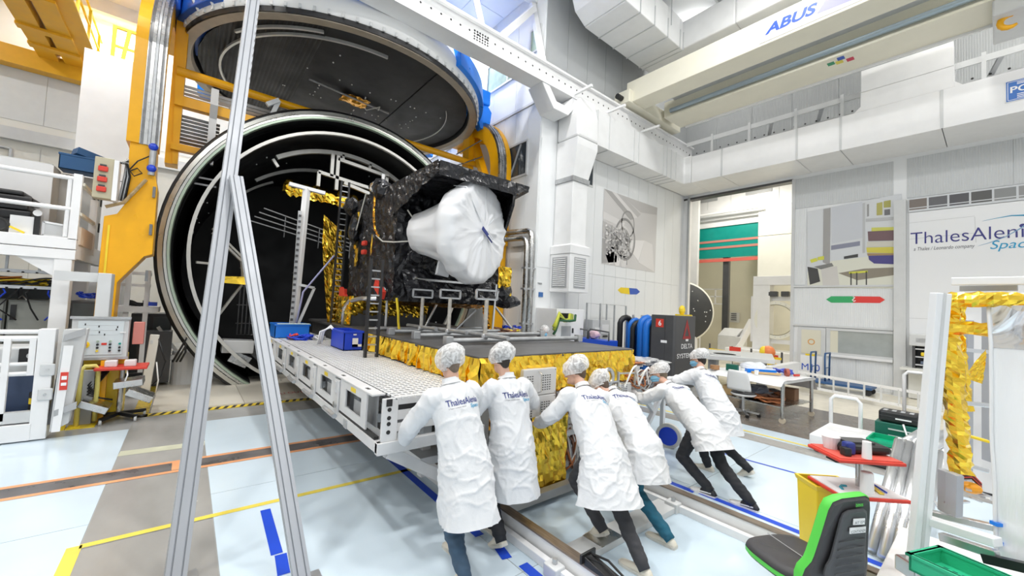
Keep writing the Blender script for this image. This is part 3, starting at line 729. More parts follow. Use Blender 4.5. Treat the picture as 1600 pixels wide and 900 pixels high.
for y in (4.9, 3.5, -.1): MB().bar((15.2, y, 8.9), (15.7, y + .3, 8.4), .1, .05).build('brace', M_grey, gr)
sg = thing('wall_sign', 'blue and white lettered sign on the white cladding at the upper right', 'sign', (xc, -.4, 7.5))
MB().box((xc - .02, -1.0, 7.45), (xc, -.12, 7.97)).build('plate', M_white, sg, bevel=.01)
MB().box((xc - .024, -.98, 7.47), (xc - .02, -.14, 7.95)).build('blue_field', mat('sign_blue', (0.02, 0.15, 0.52), 0.4), sg)
f_ = (xc - .0245, 0, 0)
M_wtxt = mat('white_print', (0.9, 0.9, 0.9), 0.5)
letter('lettering', 'PONT', (xc - .024, -.20, 7.66), (0, -1, 0), (0, 0, 1), .62, .15, M_wtxt, sg, bold=.02)
for z, w in ((7.88, .40), (7.845, .5), (7.60, .5), (7.56, .4), (7.52, .5)): MB().box((xc - .027, -.30 - w, z), (xc - .024, -.30, z + .018)).build('small_print', M_wtxt, sg)
for y0, z0, y1, z1 in ((-.96, 7.92, -.16, 7.93), (-.96, 7.49, -.16, 7.50), (-.17, 7.49, -.16, 7.93)): MB().box((xc - .026, y0, z0), (xc - .024, y1, z1)).build('sign_border', M_wtxt, sg)

# ---------------------------------------------------------------- cream overhead crane
oc = thing('overhead_crane', 'cream double-girder overhead travelling crane with lettered girder', 'overhead crane', (12.4, 2, 9.2))
gx = 11.23
MB().box((gx, -8, 9.22), (gx + .75, 8.05, 9.95)).build('girder', M_cream, oc, bevel=.02)
MB().box((gx + 1.82, -8, 9.22), (gx + 2.4, 7.7, 9.80)).build('girder', M_cream, oc, bevel=.02)
MB().box((gx + 1.75, -8, 9.16), (gx + 2.85, 7.6, 9.22)).build('girder_flange', M_cream, oc)
MB().box((gx + 2.8, -8, 9.10), (gx + 2.86, 7.4, 9.16)).build('edge_angle', M_white, oc)
for y in range(-5, 8, 2): MB().prism([(gx + 2.4, y, 9.22), (gx + 2.8, y, 9.22), (gx + 2.4, y, 9.6)], (0, .03, 0)).build('web_rib', M_cream, oc)
MB().cyl((gx + 1.72, -8, 9.36), (gx + 1.72, 7.4, 9.36), .075, n=12).build('power_rail', mat('blue_grey_rail', (0.36, 0.44, 0.50), 0.3, 0.6), oc)
for y in (6.9, 5.4, 3.9, 2.4, .9, -.6): MB().box((gx + 1.45, y - .03, 9.8), (gx + 1.5, y + .03, 10.35)).build('walkway_post', M_cream, oc)
for z in (10.33, 10.05): MB().bar((gx + 1.475, 7.0, z), (gx + 1.475, -8, z), .04, .04).build('walkway_rail', M_cream, oc)
MB().box((gx + 1.2, -8, 9.74), (gx + 1.82, 7.3, 9.79)).build('walkway_deck', M_lgrey, oc)
MB().box((gx - .2, 7.8, 9.16), (gx + 3.2, 8.4, 9.6)).build('end_carriage', M_cream, oc, bevel=.02)
MB().cyl((gx - .2, 8.1, 9.35), (gx - .45, 8.1, 9.35), .09, n=12).build('buffer', M_black, oc)
bn = MB().box((gx - .012, -3, 9.30), (gx, 3.95, 9.90)).build('name_board', M_white, oc)
letter('lettering', 'ABUS', (gx - .015, 3.82, 9.46), (0, -1, 0), (0, 0, 1), 1.12, .27, mat('blue_lettering', (0.03, 0.10, 0.55), 0.4), oc, shear=.25, bold=.035)
MB().add([(gx - .014, 2.72, 9.42), (gx - .014, 1.5, 9.36), (gx - .014, 1.3, 9.86), (gx - .014, 2.45, 9.82)], [(0, 1, 2, 3)]).build('lilac_panel', mat('lilac_panel', (0.33, 0.33, 0.78), 0.4), oc)
letter('lettering', '10 t', (gx - .018, 2.1, 9.6), (0, -1, 0), (0, 0, 1), .5, .2, M_wtxt, oc, shear=.25, bold=.02)
for k, (dy, dz, c) in enumerate(((0, 0, (0.05, 0.3, 0.15)), (-.13, .03, (0.7, 0.62, 0.1)), (-.18, -.05, (0.05, 0.12, 0.5)), (-.3, .05, (0.6, 0.05, 0.1)))):
    MB().box((gx + 1.95 + dz * 2.2, 2.95 + dy * 1.3, 9.154), (gx + 2.12 + dz * 2.2, 2.80 + dy * 1.3, 9.16)).build('coloured_sticker', mat('sticker_%d' % k, c, 0.5), oc)
hk = thing('crane_hook', 'yellow crane hook hanging under a grey trolley at the upper right corner', 'hook', (14.0, -.2, 8.6))
MB().box((12.9, -1.4, 8.75), (14.3, .05, 9.1)).build('trolley', M_lgrey, hk, bevel=.03)
hp = (13.313,-0.191,8.8)
hp = V(hp) + V((-.15, .0, 0))
pts = [hp + V((0, math.sin(t) * .14, -.14 + math.cos(t) * .14)) for t in [A(-40 + k * 26) for k in range(11)]]
MB().lathe([(.05, -.03), (.1, -.03), (.1, .03), (.05, .03), (.05, -.03)], hp + V((0, 0, .06)), (1, 0, 0), 20).build('hook_eye', M_yel, hk, True)
MB().tube([hp + V((0, 0, .25))] + pts, [.05] + [.055] * 8 + [.05, .04, .025], 10).build('hook', M_yel, hk, True)
MB().cbox(hp + V((0, 0, .28)), (.2, .3, .2)).build('hook_block', M_yel2, hk, bevel=.04)

# ---------------------------------------------------------------- yellow overhead crane, upper left
yc = thing('yellow_overhead_crane', 'yellow overhead crane with box girder spanning the far left bay', 'overhead crane', (-4, 16, 9.8))
M_yel3 = mat('warm_crane_yellow', (0.80, 0.42, 0.02), 0.4, var=0.05)
gz = 9.8
MB().box((-4.42, 8.5, gz), (-3.95, 20.6, gz + .9)).build('girder', M_yel3, yc)
MB().box((-3.82, 8.5, gz + .02), (-3.33, 20.6, gz + .9)).build('girder', M_yel3, yc)
MB().box((-3.95, 8.5, gz + .25), (-3.82, 20.6, gz + .3)).build('cable_tray', M_galv, yc)
for y in (16.2, 18.2, 19.4): MB().box((-4.45, y, gz - .06), (-3.30, y + .3, gz + .02)).build('cross_plate', M_yel3, yc)
MB().box((-9, 20.5, gz - .45), (-2.5, 20.95, gz + .15)).build('end_carriage', M_yel3, yc)
for y in (15, 16.6, 18.2, 19.8): MB().box((-3.0, y, gz + .1), (-2.93, y + .06, gz + 1.1)).build('walkway_post', M_yel2, yc)
for z in (1.08, .6): MB().bar((-2.97, 8.5, gz + z), (-2.97, 20.4, gz + z), .05, .05).build('walkway_rail', M_yel2, yc)
MB().bar((-3.3, 8.5, gz + .12), (-2.95, 8.5, gz + .12), .05, .05).box((-3.33, 8.5, gz + .08), (-2.93, 20.4, gz + .12)).build('walkway_deck', M_yel3, yc)
MB().box((-6.0, 16.0, gz + .2), (-4.5, 16.6, gz + .75)).build('trolley', mat('olive_yellow', (0.5, 0.45, 0.05), 0.4), yc)
for k in range(5): MB().cyl((-5.0 - k * .09, 16.3, gz + .3), (-5.1 - k * .06, 16.6, 8.3), .012, n=5).build('hoist_rope', M_dgrey, yc)
MB().box((-5.45, 16.4, 8.1), (-5.0, 16.8, 8.3)).build('hook_block', mat('olive_yellow', (0, 0, 0)), yc)
wl = thing('white_panel_column', 'white clad column rising beside the yellow lifting frame', 'column', (-1.8, 14, 0))
x0c, yc_, zt = -2.42, 14.6, 8.15
MB().box((x0c, yc_, 0), (-1.35, yc_ + .8, 4.9)).build('column_panel', M_white, wl); MB().box((x0c, yc_, 4.92), (-1.35, yc_ + .8, zt)).build('column_panel', M_white, wl)
yr = thing('platform_rail', 'small yellow guard rail standing on top of the white column', 'guard rail', (-1.7, 15.2, 8.15))
for x in (-2.0, -1.82, -1.42): MB().bar((x, 15.2, 8.15), (x + (.11 if x == -1.82 else 0), 15.2, 9.22), .08, .08).build('post', M_yel2, yr)
for z in (9.22, 8.7): MB().bar((-2.04, 15.2, z), (-1.38, 15.2, z), .06, .06).build('rail', M_yel2, yr)
pw = thing('wall_conduit', 'grey conduit pipe clipped along the far cream wall', 'conduit', (-3, Y4, 5))
for z, x0, x1 in ((5.6, -5.2, -2.2), (4.2, -5.7, -2.4), (6.6, -6.0, -4.9)): MB().cyl((x0, Y4 - .06, z), (x1, Y4 - .06, z), .05, n=6).build('pipe', M_galv, pw)
for x, z0, z1 in ((-4.9, 5.6, 6.6), (-2.3, 4.2, 5.6)): MB().cyl((x, Y4 - .06, z0), (x, Y4 - .06, z1), .05, n=6).build('pipe', M_galv, pw)

# ---------------------------------------------------------------- floor rails
def floor_rail(x, label):
    t = thing('floor_rail', label, 'rail', (x, 2, 0), 'floor rails under the trolley')
    MB().box((x - .10, -4, 0), (x + .10, 10.8, .012)).build('base_flange', M_lgrey, t)
    MB().box((x - .115, -4, .0), (x - .055, 10.8, .075)).build('side_angle', M_white, t, bevel=.006)
    MB().box((x - .035, -4, .012), (x + .035, 10.8, .17)).build('rail_web', M_white, t)
    MB().box((x - .045, -4, .17), (x + .045, 10.8, .185)).build('rail_head', mat('worn_rail_brown', (0.30, 0.24, 0.19), .35, .6, var=.3, vs=8, stretch=(8, .6, 8)), t)
    for y in (-1.2, .5, 2.22, 3.9, 5.6, 7.3):
        MB().box((x - .17, y - .07, 0), (x - .06, y + .07, .10)).build('clamp_block', M_lgrey, t, bevel=.01)
        MB().cyl((x - .11, y, .10), (x - .11, y, .14), .022, n=6).build('clamp_bolt', M_galv, t)
    return t
floor_rail(2.48, 'white steel floor rail with brown worn top nearest the blue jeans'); floor_rail(4.28, 'white steel floor rail with brown worn top beside the running shoes')
t = thing('cross_beam', 'pale steel cross beam lying between the two floor rails', 'beam', (3.4, 2.28, 0))
MB().box((2.62, 2.17, .005), (4.16, 2.39, .065)).build('beam', M_lgrey, t, bevel=.004)
MB().box((2.9, 2.17, .066), (3.2, 2.39, .069)).build('worn_patch', M_steel, t)
t = thing('cross_beam', 'second pale cross beam between the rails close to the swivel chair', 'beam', (3.4, .5, 0))
MB().box((2.62, .4, .005), (4.16, .62, .065)).build('beam', M_lgrey, t, bevel=.004)
t = thing('buffer_stop', 'black iron buffer stop clamped on the rail end', 'buffer stop', (2.5, 1.75, 0))
b = MB().prism([(2.43, 1.98, .187), (2.43, 1.98, .25), (2.43, 1.78, .215), (2.43, 1.55, .187)], (.10, 0, 0)).build('stop_body', M_black, t, bevel=.006)
MB().bar((2.40, 1.99, .235), (2.57, 1.99, .235), .02, .07).build('stop_plate', M_black, t, bevel=.006)
for x in (2.45, 2.51): MB().tube([(x, 1.97, .25), (x, 1.82, .275), (x, 1.62, .21)], .009, 6).build('stop_loop', M_black, t)

# ---------------------------------------------------------------- grating work platform
wp = thing('work_platform', 'steel work platform with light grating deck and slotted side brackets', 'platform', (1.8, 6, 0))
M_plat = mat('platform_steel_paint', (0.70, 0.70, 0.70), 0.42, 0.1, var=0.08, vs=3)
px0, px1, py0, py1, pz = 1.31, 2.3, 3.3, 10.4, 1.27
MB().box((px0, py0 + .18, pz - .018), (px0 + .12, py1, pz)).build('edge_plate', M_plat, wp, bevel=.004)
for k in range(9): MB().box((px0 + .04, 3.7 + k * .75, pz), (px0 + .07, 3.78 + k * .75, pz + .002)).build('edge_slot', M_dgrey, wp)
# expanded-metal deck: strands of two directions
M_grate = mat('grating_galvanised', (0.80, 0.80, 0.80), 0.4, 0.15)
b1 = MB(); L = py1 - py0; W = px1 - px0 - .14; x0 = px0 + .14
for k in range(int(L / .085)):
    y = py0 + .02 + k * .085
    b1.box((x0, y, pz - .022), (px1 - .01, y + .030, pz - .002))
b1.build('grating_bars', M_grate, wp)['kind'] = 'stuff'
b1 = MB()
for k in range(int(W / .06) + 1): b1.box((x0 + k * .06, py0, pz - .02), (x0 + k * .06 + .014, py1, pz - .001))
b1.build('grating_strips', M_grate, wp)['kind'] = 'stuff'
MB().box((x0, py0 + .02, pz - .06), (px1 - .01, py1, pz - .05)).build('gap_shade_sheet', M_black, wp)  # black sheet standing in for the shade between the grating bars
# side: slotted bracket plates, bottom rail
for k in range(6):
    y = 3.62 + k * .985; f = MB()
    for a, c in (((y, pz - .09), (y + .78, pz - .02)), ((y, pz - .34), (y + .78, pz - .27)), ((y, pz - .27), (y + .14, pz - .09)), ((y + .60, pz - .27), (y + .78, pz - .09))):
        f.box((px0 + .005, a[0], a[1]), (px0 + .02, c[0], c[1]))
    p_ = f.build('bracket_plate', M_plat, wp)
    MB().box((px0 + .11, y, pz - .34), (px0 + .12, y + .78, pz - .03)).build('bracket_back', M_grey, p_)
    MB().box((px0 + .06, y + .26, pz - .34), (px0 + .075, y + .5, pz - .17)).build('bracket_web', M_grey, p_)
    MB().box((px0 + .002, y + .30, pz - .075), (px0 + .004, y + .44, pz - .035)).build('yellow_tag', M_yel2, p_)
    MB().box((px0 - .01, y + .80, pz - .40), (px0 + .09, y + .96, pz - .04)).build('hinge_post', M_plat, wp, bevel=.008)
    MB().cyl((px0 - .03, y + .87, pz - .30), (px0, y + .87, pz - .30), .035, n=12).build('hinge_bolt', M_steel, wp)
    MB().box((px0 - .02, y + .86, pz - .18), (px0 + .02, y + .93, pz - .06)).build('latch', M_plat, wp)
    if k: MB().cyl((px0 - .08, y - .35, pz - .36), (px0 - .08, y + .05, pz - .36), .025, n=10).build('pull_handle', M_galv, wp)
MB().box((px0, py0, pz - .46), (px0 + .06, py1, pz - .37)).build('bottom_rail', M_plat, wp, bevel=.005)
MB().box((px0 + .01, py0 + .1, pz - .375), (px0 + .05, py1, pz - .345)).build('rubber_strip', M_rubber, wp)
for k in range(4): MB().box((px0 - .008, 4.1 + k * 1.4, pz - .46), (px0 + .0, 4.2 + k * 1.4, pz - .38)).build('clip', M_galv, wp)
# front end
ep = MB().box((px0 + .03, py0, pz - .37), (px0 + .17, py0 + .03, pz - .005)).build('end_plate', M_plat, wp, bevel=.006)
for z in (.10, .17, .22, .29): MB().cyl((px0 + .09, py0 - .004, pz - z), (px0 + .09, py0 + .001, pz - z), .018, n=10).build('end_hole', M_black, ep)
MB().box((px0 + .06, py0 - .008, pz - .07), (px0 + .11, py0 + .002, pz - .01)).build('tube_mouth', M_black, ep)
for z0, z1, m in ((-.07, -.005, M_plat), (-.115, -.07, M_black), (-.20, -.115, M_plat), (-.225, -.20, M_dgrey), (-.30, -.225, M_plat)):  # black and dark grey strips are the shaded gaps, painted as solid bars
    MB().box((px0 + .17, py0 + .01, pz + z0), (px1, py0 + .08, pz + z1)).build('end_channel_or_gap', m, wp, bevel=.003)
MB().box((px0, py0 - .02, pz - .47), (px1 + .1, py0 + .05, pz - .37)).build('end_beam', M_plat, wp, bevel=.004)
MB().bar((px0 + .1, py0 + .02, pz - .46), (2.1, py0 + .1, .38), .06, .10).build('end_brace', M_plat, wp)
MB().bar((px0 + .3, py0 + .3, pz - .46), (2.2, py0 + 1.3, .45), .06, .10).build('end_brace', M_plat, wp)
for y in (4.2, 6.2, 8.2, 10.0): MB().box((px0 + .05, y, pz - .47), (px1 + .2, y + .08, pz - .38)).build('cross_member', M_plat, wp)
for y in (4.0, 7.0, 10.0): MB().box((2.1, y, .19), (2.2, y + .1, pz - .40)).build('leg', M_plat, wp)
MB().box((1.98, py0 + .5, .40), (2.3, py1, .48)).build('sill_beam', M_plat, wp)

# ---------------------------------------------------------------- satellite trolley with foil skirts
st = thing('satellite_trolley', 'wide transport trolley with dark deck and gold foil skirts on floor rails', 'trolley', (3.6, 6, 0))
dx0, dx1, dy0, dy1, dz = 2.31, 4.97, 3.3, 10.6, 1.58
M_deck = mat('dark_deck_sheet', (0.085, 0.083, 0.083), 0.42, var=0.22, vs=2.5)
MB().box((dx0, dy0, dz - .05), (dx1, dy1, dz)).build('deck_board', M_deck, st, bevel=.01)
MB().box((dx0 + .1, dy0 + .1, dz - .42), (dx1 - .1, dy1, dz - .05)).build('deck_core', M_dgrey, st)
def crumple(fn, nu, nv, amp, seed, nrm):
    nrm = V(nrm)
    def f(s, t):
        p = V(fn(s, t)); q = p * 5.0 + V((seed, seed * 2, 0))
        n = noise.noise(q) * .6 + noise.noise(q * 2.3) * .4 + random.uniform(-.35, .35)
        return p + nrm * (amp * n)
    return MB().grid(f, nu, nv)
def pleat(fn, nu, nv, amp, seed, nrm):
    nrm = V(nrm); ph = [random.uniform(-1, 1) for _ in range(nu + 1)]; sl = [random.uniform(-.04, .04) for _ in range(nu + 1)]
    def f(s, t):
        i = min(nu, int(round(s * nu))); s2 = s + sl[i] * t * .5 if 0 < i < nu else s
        p = V(fn(s2, t)); q = p * 6 + V((seed, 0, seed))
        return p + nrm * (amp * (ph[i] * (.4 + .6 * t) + noise.noise(q) * .7 + random.uniform(-.25, .25)))
    return MB().grid(f, nu, nv)
M_gold2 = foil('gold_foil_skirt', (1.0, 0.66, 0.07), 0.2, 3.2, 0.28)
pleat(lambda s, t: (dx0 - .012, dy0 + (6.9 - dy0) * s, dz - .02 - (.29 - .03 * s) * t), 110, 4, .040, 3, (-1, 0, 0)).build('foil_skirt', M_gold2, st)
crumple(lambda s, t: (dx0 + (dx1 - dx0) * s, dy0 - .02, dz - .015 - (.40 + .05 * noise.noise(V((s * 9, 0, 0)))) * t), 64, 8, .040, 8, (0, -1, 0)).build('foil_skirt', M_gold2, st)
crumple(lambda s, t: (dx1 + .02, dy0 + (7 - dy0) * s, dz - .015 - .4 * t), 50, 6, .03, 5, (1, 0, 0)).build('foil_skirt', M_gold2, st)
crumple(lambda s, t: (2.45 + 2.5 * s, dy0 + .12, 1.20 - .42 * t), 50, 8, .03, 12, (0, -1, 0)).build('foil_skirt_inner', M_goldd, st)
# under-frame
M_frame = mat('trolley_frame_grey', (0.33, 0.33, 0.33), 0.4, 0.3, var=.1)
for x in (2.48, 4.28):
    MB().box((x - .09, 3.3, .34), (x + .09, 10.4, .54)).build('frame_beam', M_frame, st)
    for y in (3.7, 6.6, 9.4): MB().cyl((x - .05, y, .335), (x + .05, y, .335), .15, n=20).build('wheel', M_dsteel, st)
for y in (3.4, 6.0, 9.0):
    MB().box((2.4, y, .36), (4.4, y + .12, .52)).build('frame_cross', M_frame, st)
    for x in (2.48, 4.28): MB().box((x - .06, y, .5), (x + .06, y + .12, dz - .4)).build('upright', M_frame, st)
MB().box((2.56, 3.04, .07), (4.2, 3.14, .16)).build('front_sill', M_frame, st, bevel=.005)
MB().box((2.6, 3.2, .62), (4.9, 3.9, .68)).build('equipment_shelf', M_lgrey, st)
MB().bar((5.55, 3.3, .62), (5.15, 3.35, 1.0), .06, .06).bar((5.3, 3.3, .35), (5.75, 3.3, .85), .06, .06).build('side_brace', M_white, st)
# lower foil panel
MB().box((2.96, 3.18, .16), (3.46, 3.45, .90)).build('foil_box_core', M_dgrey, st)
crumple(lambda s, t: (2.92 + .56 * s, 3.15, .93 - .82 * t), 14, 14, .032, 21, (0, -1, 0)).build('foil_panel', M_gold2, st)
crumple(lambda s, t: (3.48, 3.15 + .35 * s, .93 - .82 * t), 10, 18, .02, 22, (1, 0, 0)).build('foil_panel', M_goldd, st)
# cable looms on the front right of the trolley
loom = [mat('copper_cable', (0.45, 0.16, 0.06), .4, .3), mat('white_cable', (.72, .71, .68), .5), mat('grey_cable', (.3, .3, .32), .5), mat('brown_cable', (.22, .10, .06), .5)]
def cable_nest(c, r, n, parent, m, rad=.010, nm='cable_loom'):
    b = MB()
    for _ in range(n):
        a = random.uniform(0, 6.3); pts = []
        for k in range(9):
            t = a + k * random.uniform(.45, .75); pts.append((c[0] + math.cos(t) * r[0] * random.uniform(.5, 1), c[1] + math.sin(t) * r[1] * random.uniform(.5, 1), c[2] + r[2] * math.sin(t * 1.7 + a) * random.uniform(.5, 1)))
        b.tube(smooth(pts, 4), rad, 5)
    o = b.build(nm, m, parent, True); o['kind'] = 'stuff'; return o
for k, m in enumerate(loom):
    cable_nest((5.05 + .12 * k, 3.30, 1.13), (.28, .14, .15), 6, st, m)
    cable_nest((3.62 + .05 * k, 3.3, .95), (.12, .12, .14), 4, st, m, .008)
    cable_nest((3.68, 3.3, .45), (.14, .1, .28), 3, st, m, .012)
MB().box((3.52, 3.38, .16), (4.1, 3.6, 1.1)).build('electronics_rack', M_lgrey, st)
for z in (.25, .42, .6, .78): MB().box((3.5, 3.36, z), (4.0, 3.39, z + .05)).build('rack_rail', M_galv, st)

# vented electronics boxes
def vented_box(x0, y0, z0, w, d, h, label):
    t = thing('electronics_box', label, 'electronics box', (x0 + w / 2, y0 + d / 2, z0), 'vented boxes on the trolley front')
    MB().box((x0, y0, z0), (x0 + w, y0 + d, z0 + h)).build('case', mat('light_box_paint', (.66, .66, .66), .4, .2), t, bevel=.008)
    hl = MB()
    for i in range(4):
        for j in range(7): hl.box((x0 + w * .56 + i * .035, y0 - .002, z0 + .05 + j * .026), (x0 + w * .56 + i * .035 + .02, y0 + .002, z0 + .062 + j * .026))
    for i in range(3):
        for j in range(7): hl.box((x0 + .05 + i * .035, y0 - .002, z0 + .05 + j * .026), (x0 + .05 + i * .035 + .02, y0 + .002, z0 + .062 + j * .026))
    hl.build('vent_slots', M_dgrey, t)
    MB().tube([(x0 + .22, y0, z0 + .03), (x0 + .22, y0 - .05, z0 + .05), (x0 + .22, y0 - .05, z0 + h - .05), (x0 + .22, y0, z0 + h - .03)], .008, 6).build('handle', M_steel, t)
    for zz in (z0 + .02, z0 + h - .02): MB().cyl((x0 + w - .02, y0 - .004, zz), (x0 + w - .02, y0, zz), .006, n=6).build('screw', M_dsteel, t)
    return t
vented_box(2.84, 3.22, 1.135, .50, .4, .29, 'vented light grey electronics box, upper of two on the trolley front')
vented_box(2.84, 3.22, .84, .50, .4, .29, 'vented light grey electronics box, lower of two on the trolley front')
vented_box(4.28, 3.2, .93, .52, .35, .2, 'flat vented grey box under the steel lifting ring')
t = thing('lifting_ring', 'round steel lifting ring on a small frame before the gold skirt', 'lifting ring', (4.2, 3.15, 1.13))
MB().tube([(4.2 + .1 * math.cos(a), 3.15, 1.26 + .1 * math.sin(a)) for a in [2 * PI * k / 20 for k in range(20)]], .028, 8, closed=True).build('ring', M_steel, t, True)
fr = MB()
for x in (4.02, 4.38): fr.bar((x, 3.12, 1.13), (x, 3.12, 1.32), .025, .025)
fr.bar((4.02, 3.12, 1.2), (4.38, 3.12, 1.2), .02, .02).bar((4.38, 3.12, 1.3), (4.75, 3.12, 1.28), .02, .02).bar((4.75, 3.12, 1.3), (4.75, 3.12, 1.12), .02, .02)
fr.build('ring_frame', M_galv, t)
for a, c in (((4.5, 3.1, 1.12), (4.75, 3.1, 1.34)), ((4.85, 3.12, 1.1), (5.0, 3.1, 1.3))): MB().tube(smooth([a, ((a[0] + c[0]) / 2 - .05, 3.05, c[2]), ((a[0] + c[0]) / 2 + .04, 3.05, c[2] + .05), c, (c[0] + .1, 3.12, a[2])]), .012, 6).build('hose', M_wtxt, t)
# right-hand side table with covered looms
sd = thing('side_carrier', 'low side carrier with grey instrument boxes and copper cable looms', 'carrier', (5.6, 3.9, 0))
MB().box((5.05, 3.35, .78), (6.1, 4.9, .84)).build('carrier_top', M_lgrey, sd)
for x in (5.1, 6.0):
    for y in (3.4, 4.8): MB().box((x, y, .2), (x + .06, y + .06, .78)).build('leg', M_white, sd); MB().cyl((x + .0, y + .03, .1), (x + .06, y + .03, .1), .1, n=14).build('caster', M_rubber, sd)
MB().cyl((5.95, 3.28, .19), (6.02, 3.30, .19), .19, n=28).build('road_wheel', mat('white_tyre', (.66, .64, .58), .5), sd); MB().cyl((5.94, 3.28, .19), (6.03, 3.30, .19), .14, n=24).build('wheel_disc', M_blue, sd)
for x, y, z, w, d, h in ((5.05, 3.5, .84, .5, .4, .22), (5.6, 3.55, .84, .42, .35, .2), (5.1, 3.55, 1.06, .44, .36, .2)): MB().box((x, y, z), (x + w, y + d, z + h)).build('instrument_box', M_lgrey, sd, bevel=.01)
MB().box((5.2, 3.545, 1.16), (5.3, 3.55, 1.19)).box((5.35, 3.545, 1.10), (5.5, 3.55, 1.13)).build('box_label', M_black, sd)
for k, m in enumerate(loom[:3]): cable_nest((5.6 + .15 * k, 3.75, 1.28), (.4, .2, .04), 5, sd, m, .014)
crumple(lambda s, t: (5.1 + 1.5 * s, 3.6 + .7 * t, 1.36 - .12 * s + .05 * math.sin(t * 3)), 16, 10, .04, 31, (0, 0, 1)).build('plastic_cover', mat('clear_plastic_film', (.8, .8, .8), .2, alpha=.6), sd)

# ---------------------------------------------------------------- pipe stands on the deck
def pipe_stand(y, x0, x1, px_, label):
    t = thing('pipe_stand', label, 'stand', (px_, y, dz), 'pipe stands on the dark deck')
    MB().cyl((x0, y, dz + .055), (x1, y, dz + .055), .032, n=10).build('long_pipe', M_galv, t)
    for x in (x0, x1): MB().box((x - .05, y - .05, dz), (x + .05, y + .05, dz + .11)).build('pipe_foot', M_galv, t, bevel=.008)
    MB().cyl((px_, y - .5, dz + .12), (px_, y + .5, dz + .12), .03, n=10).build('base_pipe', M_galv, t)
    MB().cyl((px_, y, dz + .09), (px_, y, 2.18), .028, n=10).build('post', mat('worn_galvanised', (.55, .52, .47), .4, .5, var=.25, vs=14), t)
    f = MB()
    for a, c in (((-.17, 2.18), (.17, 2.18)), ((-.17, 2.30), (.17, 2.30)), ((-.17, 2.18), (-.17, 2.30)), ((.17, 2.18), (.17, 2.30))): f.bar((px_ + a[0], y, a[1]), (px_ + c[0], y, c[1]), .025, .025)
    f.build('top_frame', M_galv, t)
    MB().sphere((px_, y, dz + .10), .05, 10, 6).build('coupler', M_galv, t)
    return t
pipe_stand(4.36, 2.56, 5.0, 3.12, 'galvanised pipe stand nearest the front edge of the dark deck')
pipe_stand(5.2, 2.53, 4.95, 3.05, 'middle galvanised pipe stand on the dark deck')
pipe_stand(5.9, 2.45, 4.9, 2.95, 'rear galvanised pipe stand close below the black satellite')
t = thing('deck_pipe', 'loose galvanised pipe laid crosswise on the dark deck near the satellite', 'pipe', (3.6, 6.7, dz)); MB().cyl((2.5, 6.7, dz + .04), (4.8, 6.7, dz + .04), .035, n=10).build('pipe', M_galv, t)

# ---------------------------------------------------------------- satellite
sat = thing('satellite', 'large box satellite wrapped in black foil with a white covered telescope', 'satellite', (3.7, 7.4, dz))
bx0, bx1, by0, by1, bz0, bz1 = 2.6, 4.75, 6.28, 8.7, 2.1, 3.98
MB().box((bx0 + .05, by0 + .05, bz0 + .04), (bx1 - .05, by1 - .05, bz1 - .05)).build('body_core', M_black, sat)
crumple(lambda s, t: (bx0, by0 + (by1 - by0) * s, bz0 + (bz1 + .05 + .12 * math.sin(s * 3) - bz0) * t), 34, 30, .05, 41, (-1, 0, 0)).build('side_blanket', M_blackfoil, sat)
crumple(lambda s, t: (bx0 + (bx1 - bx0) * s, by0, bz0 + (bz1 - bz0) * t), 30, 26, .035, 42, (0, -1, 0)).build('front_blanket', M_blackfoil, sat)
crumple(lambda s, t: (bx1, by0 + (by1 - by0) * s, bz0 + (bz1 - bz0) * t), 24, 22, .04, 43, (1, 0, 0)).build('side_blanket', M_blackfoil, sat)
crumple(lambda s, t: (bx0 + (bx1 - bx0) * s, by0 + (by1 - by0) * t, bz1 + .02), 24, 20, .05, 44, (0, 0, 1)).build('top_blanket', M_blackfoil, sat)
# hood: roof plate with tapering cheek, wing tip to the right
rz = 3.98
MB().prism([(bx0 - .03, 6.5, rz), (bx0 - .03, 4.86, rz), (4.22, 4.86, rz), (4.6, 6.3, rz), (4.6, 6.5, rz)], (0, 0, .07)).jitter(.01, 3).build('hood_roof', M_black, sat)
crumple(lambda s, t: (bx0 - .03 + 1.65 * s, 4.85 , rz + .09 - (.20 - .16 * max(0, s - .8) / .2) * t), 40, 4, .018, 45, (0, -1, 0)).build('hood_front_blanket', M_blackfoil, sat)
crumple(lambda s, t: (bx0 - .04, 6.5 - 1.64 * s, rz + .1 - (.42 * (1 - s) + .16) * t), 34, 8, .035, 46, (-1, 0, 0)).build('hood_cheek', M_blackfoil, sat)
crumple(lambda s, t: (bx0 - .03 + (1.63 + .35 * t) * s, 4.86 + 1.5 * t, rz + .085), 26, 22, .02, 47, (0, 0, 1)).build('hood_top_blanket', M_blackfoil, sat)
crumple(lambda s, t: (bx0 + .02 + (1.5 + .3 * t) * s, 4.9 + 1.4 * t, rz - .03), 20, 16, .015, 48, (0, 0, -1)).build('hood_lining', M_blackfoil, sat)
MB().prism([(3.92, 4.9, rz), (3.92, 4.9, 3.72), (4.55, 6.3, 2.6), (4.6, 6.3, rz)], (.05, 0, 0)).jitter(.02, 9).build('hood_cheek', M_blackfoil, sat)
crumple(lambda s, t: (bx0 + .1 + 1.9 * s, 6.22 - .30 * t, 2.62 - .45 * t + .05 * math.sin(s * 9)), 26, 8, .045, 49, (0, -1, .3)).build('front_flap', M_blackfoil, sat)
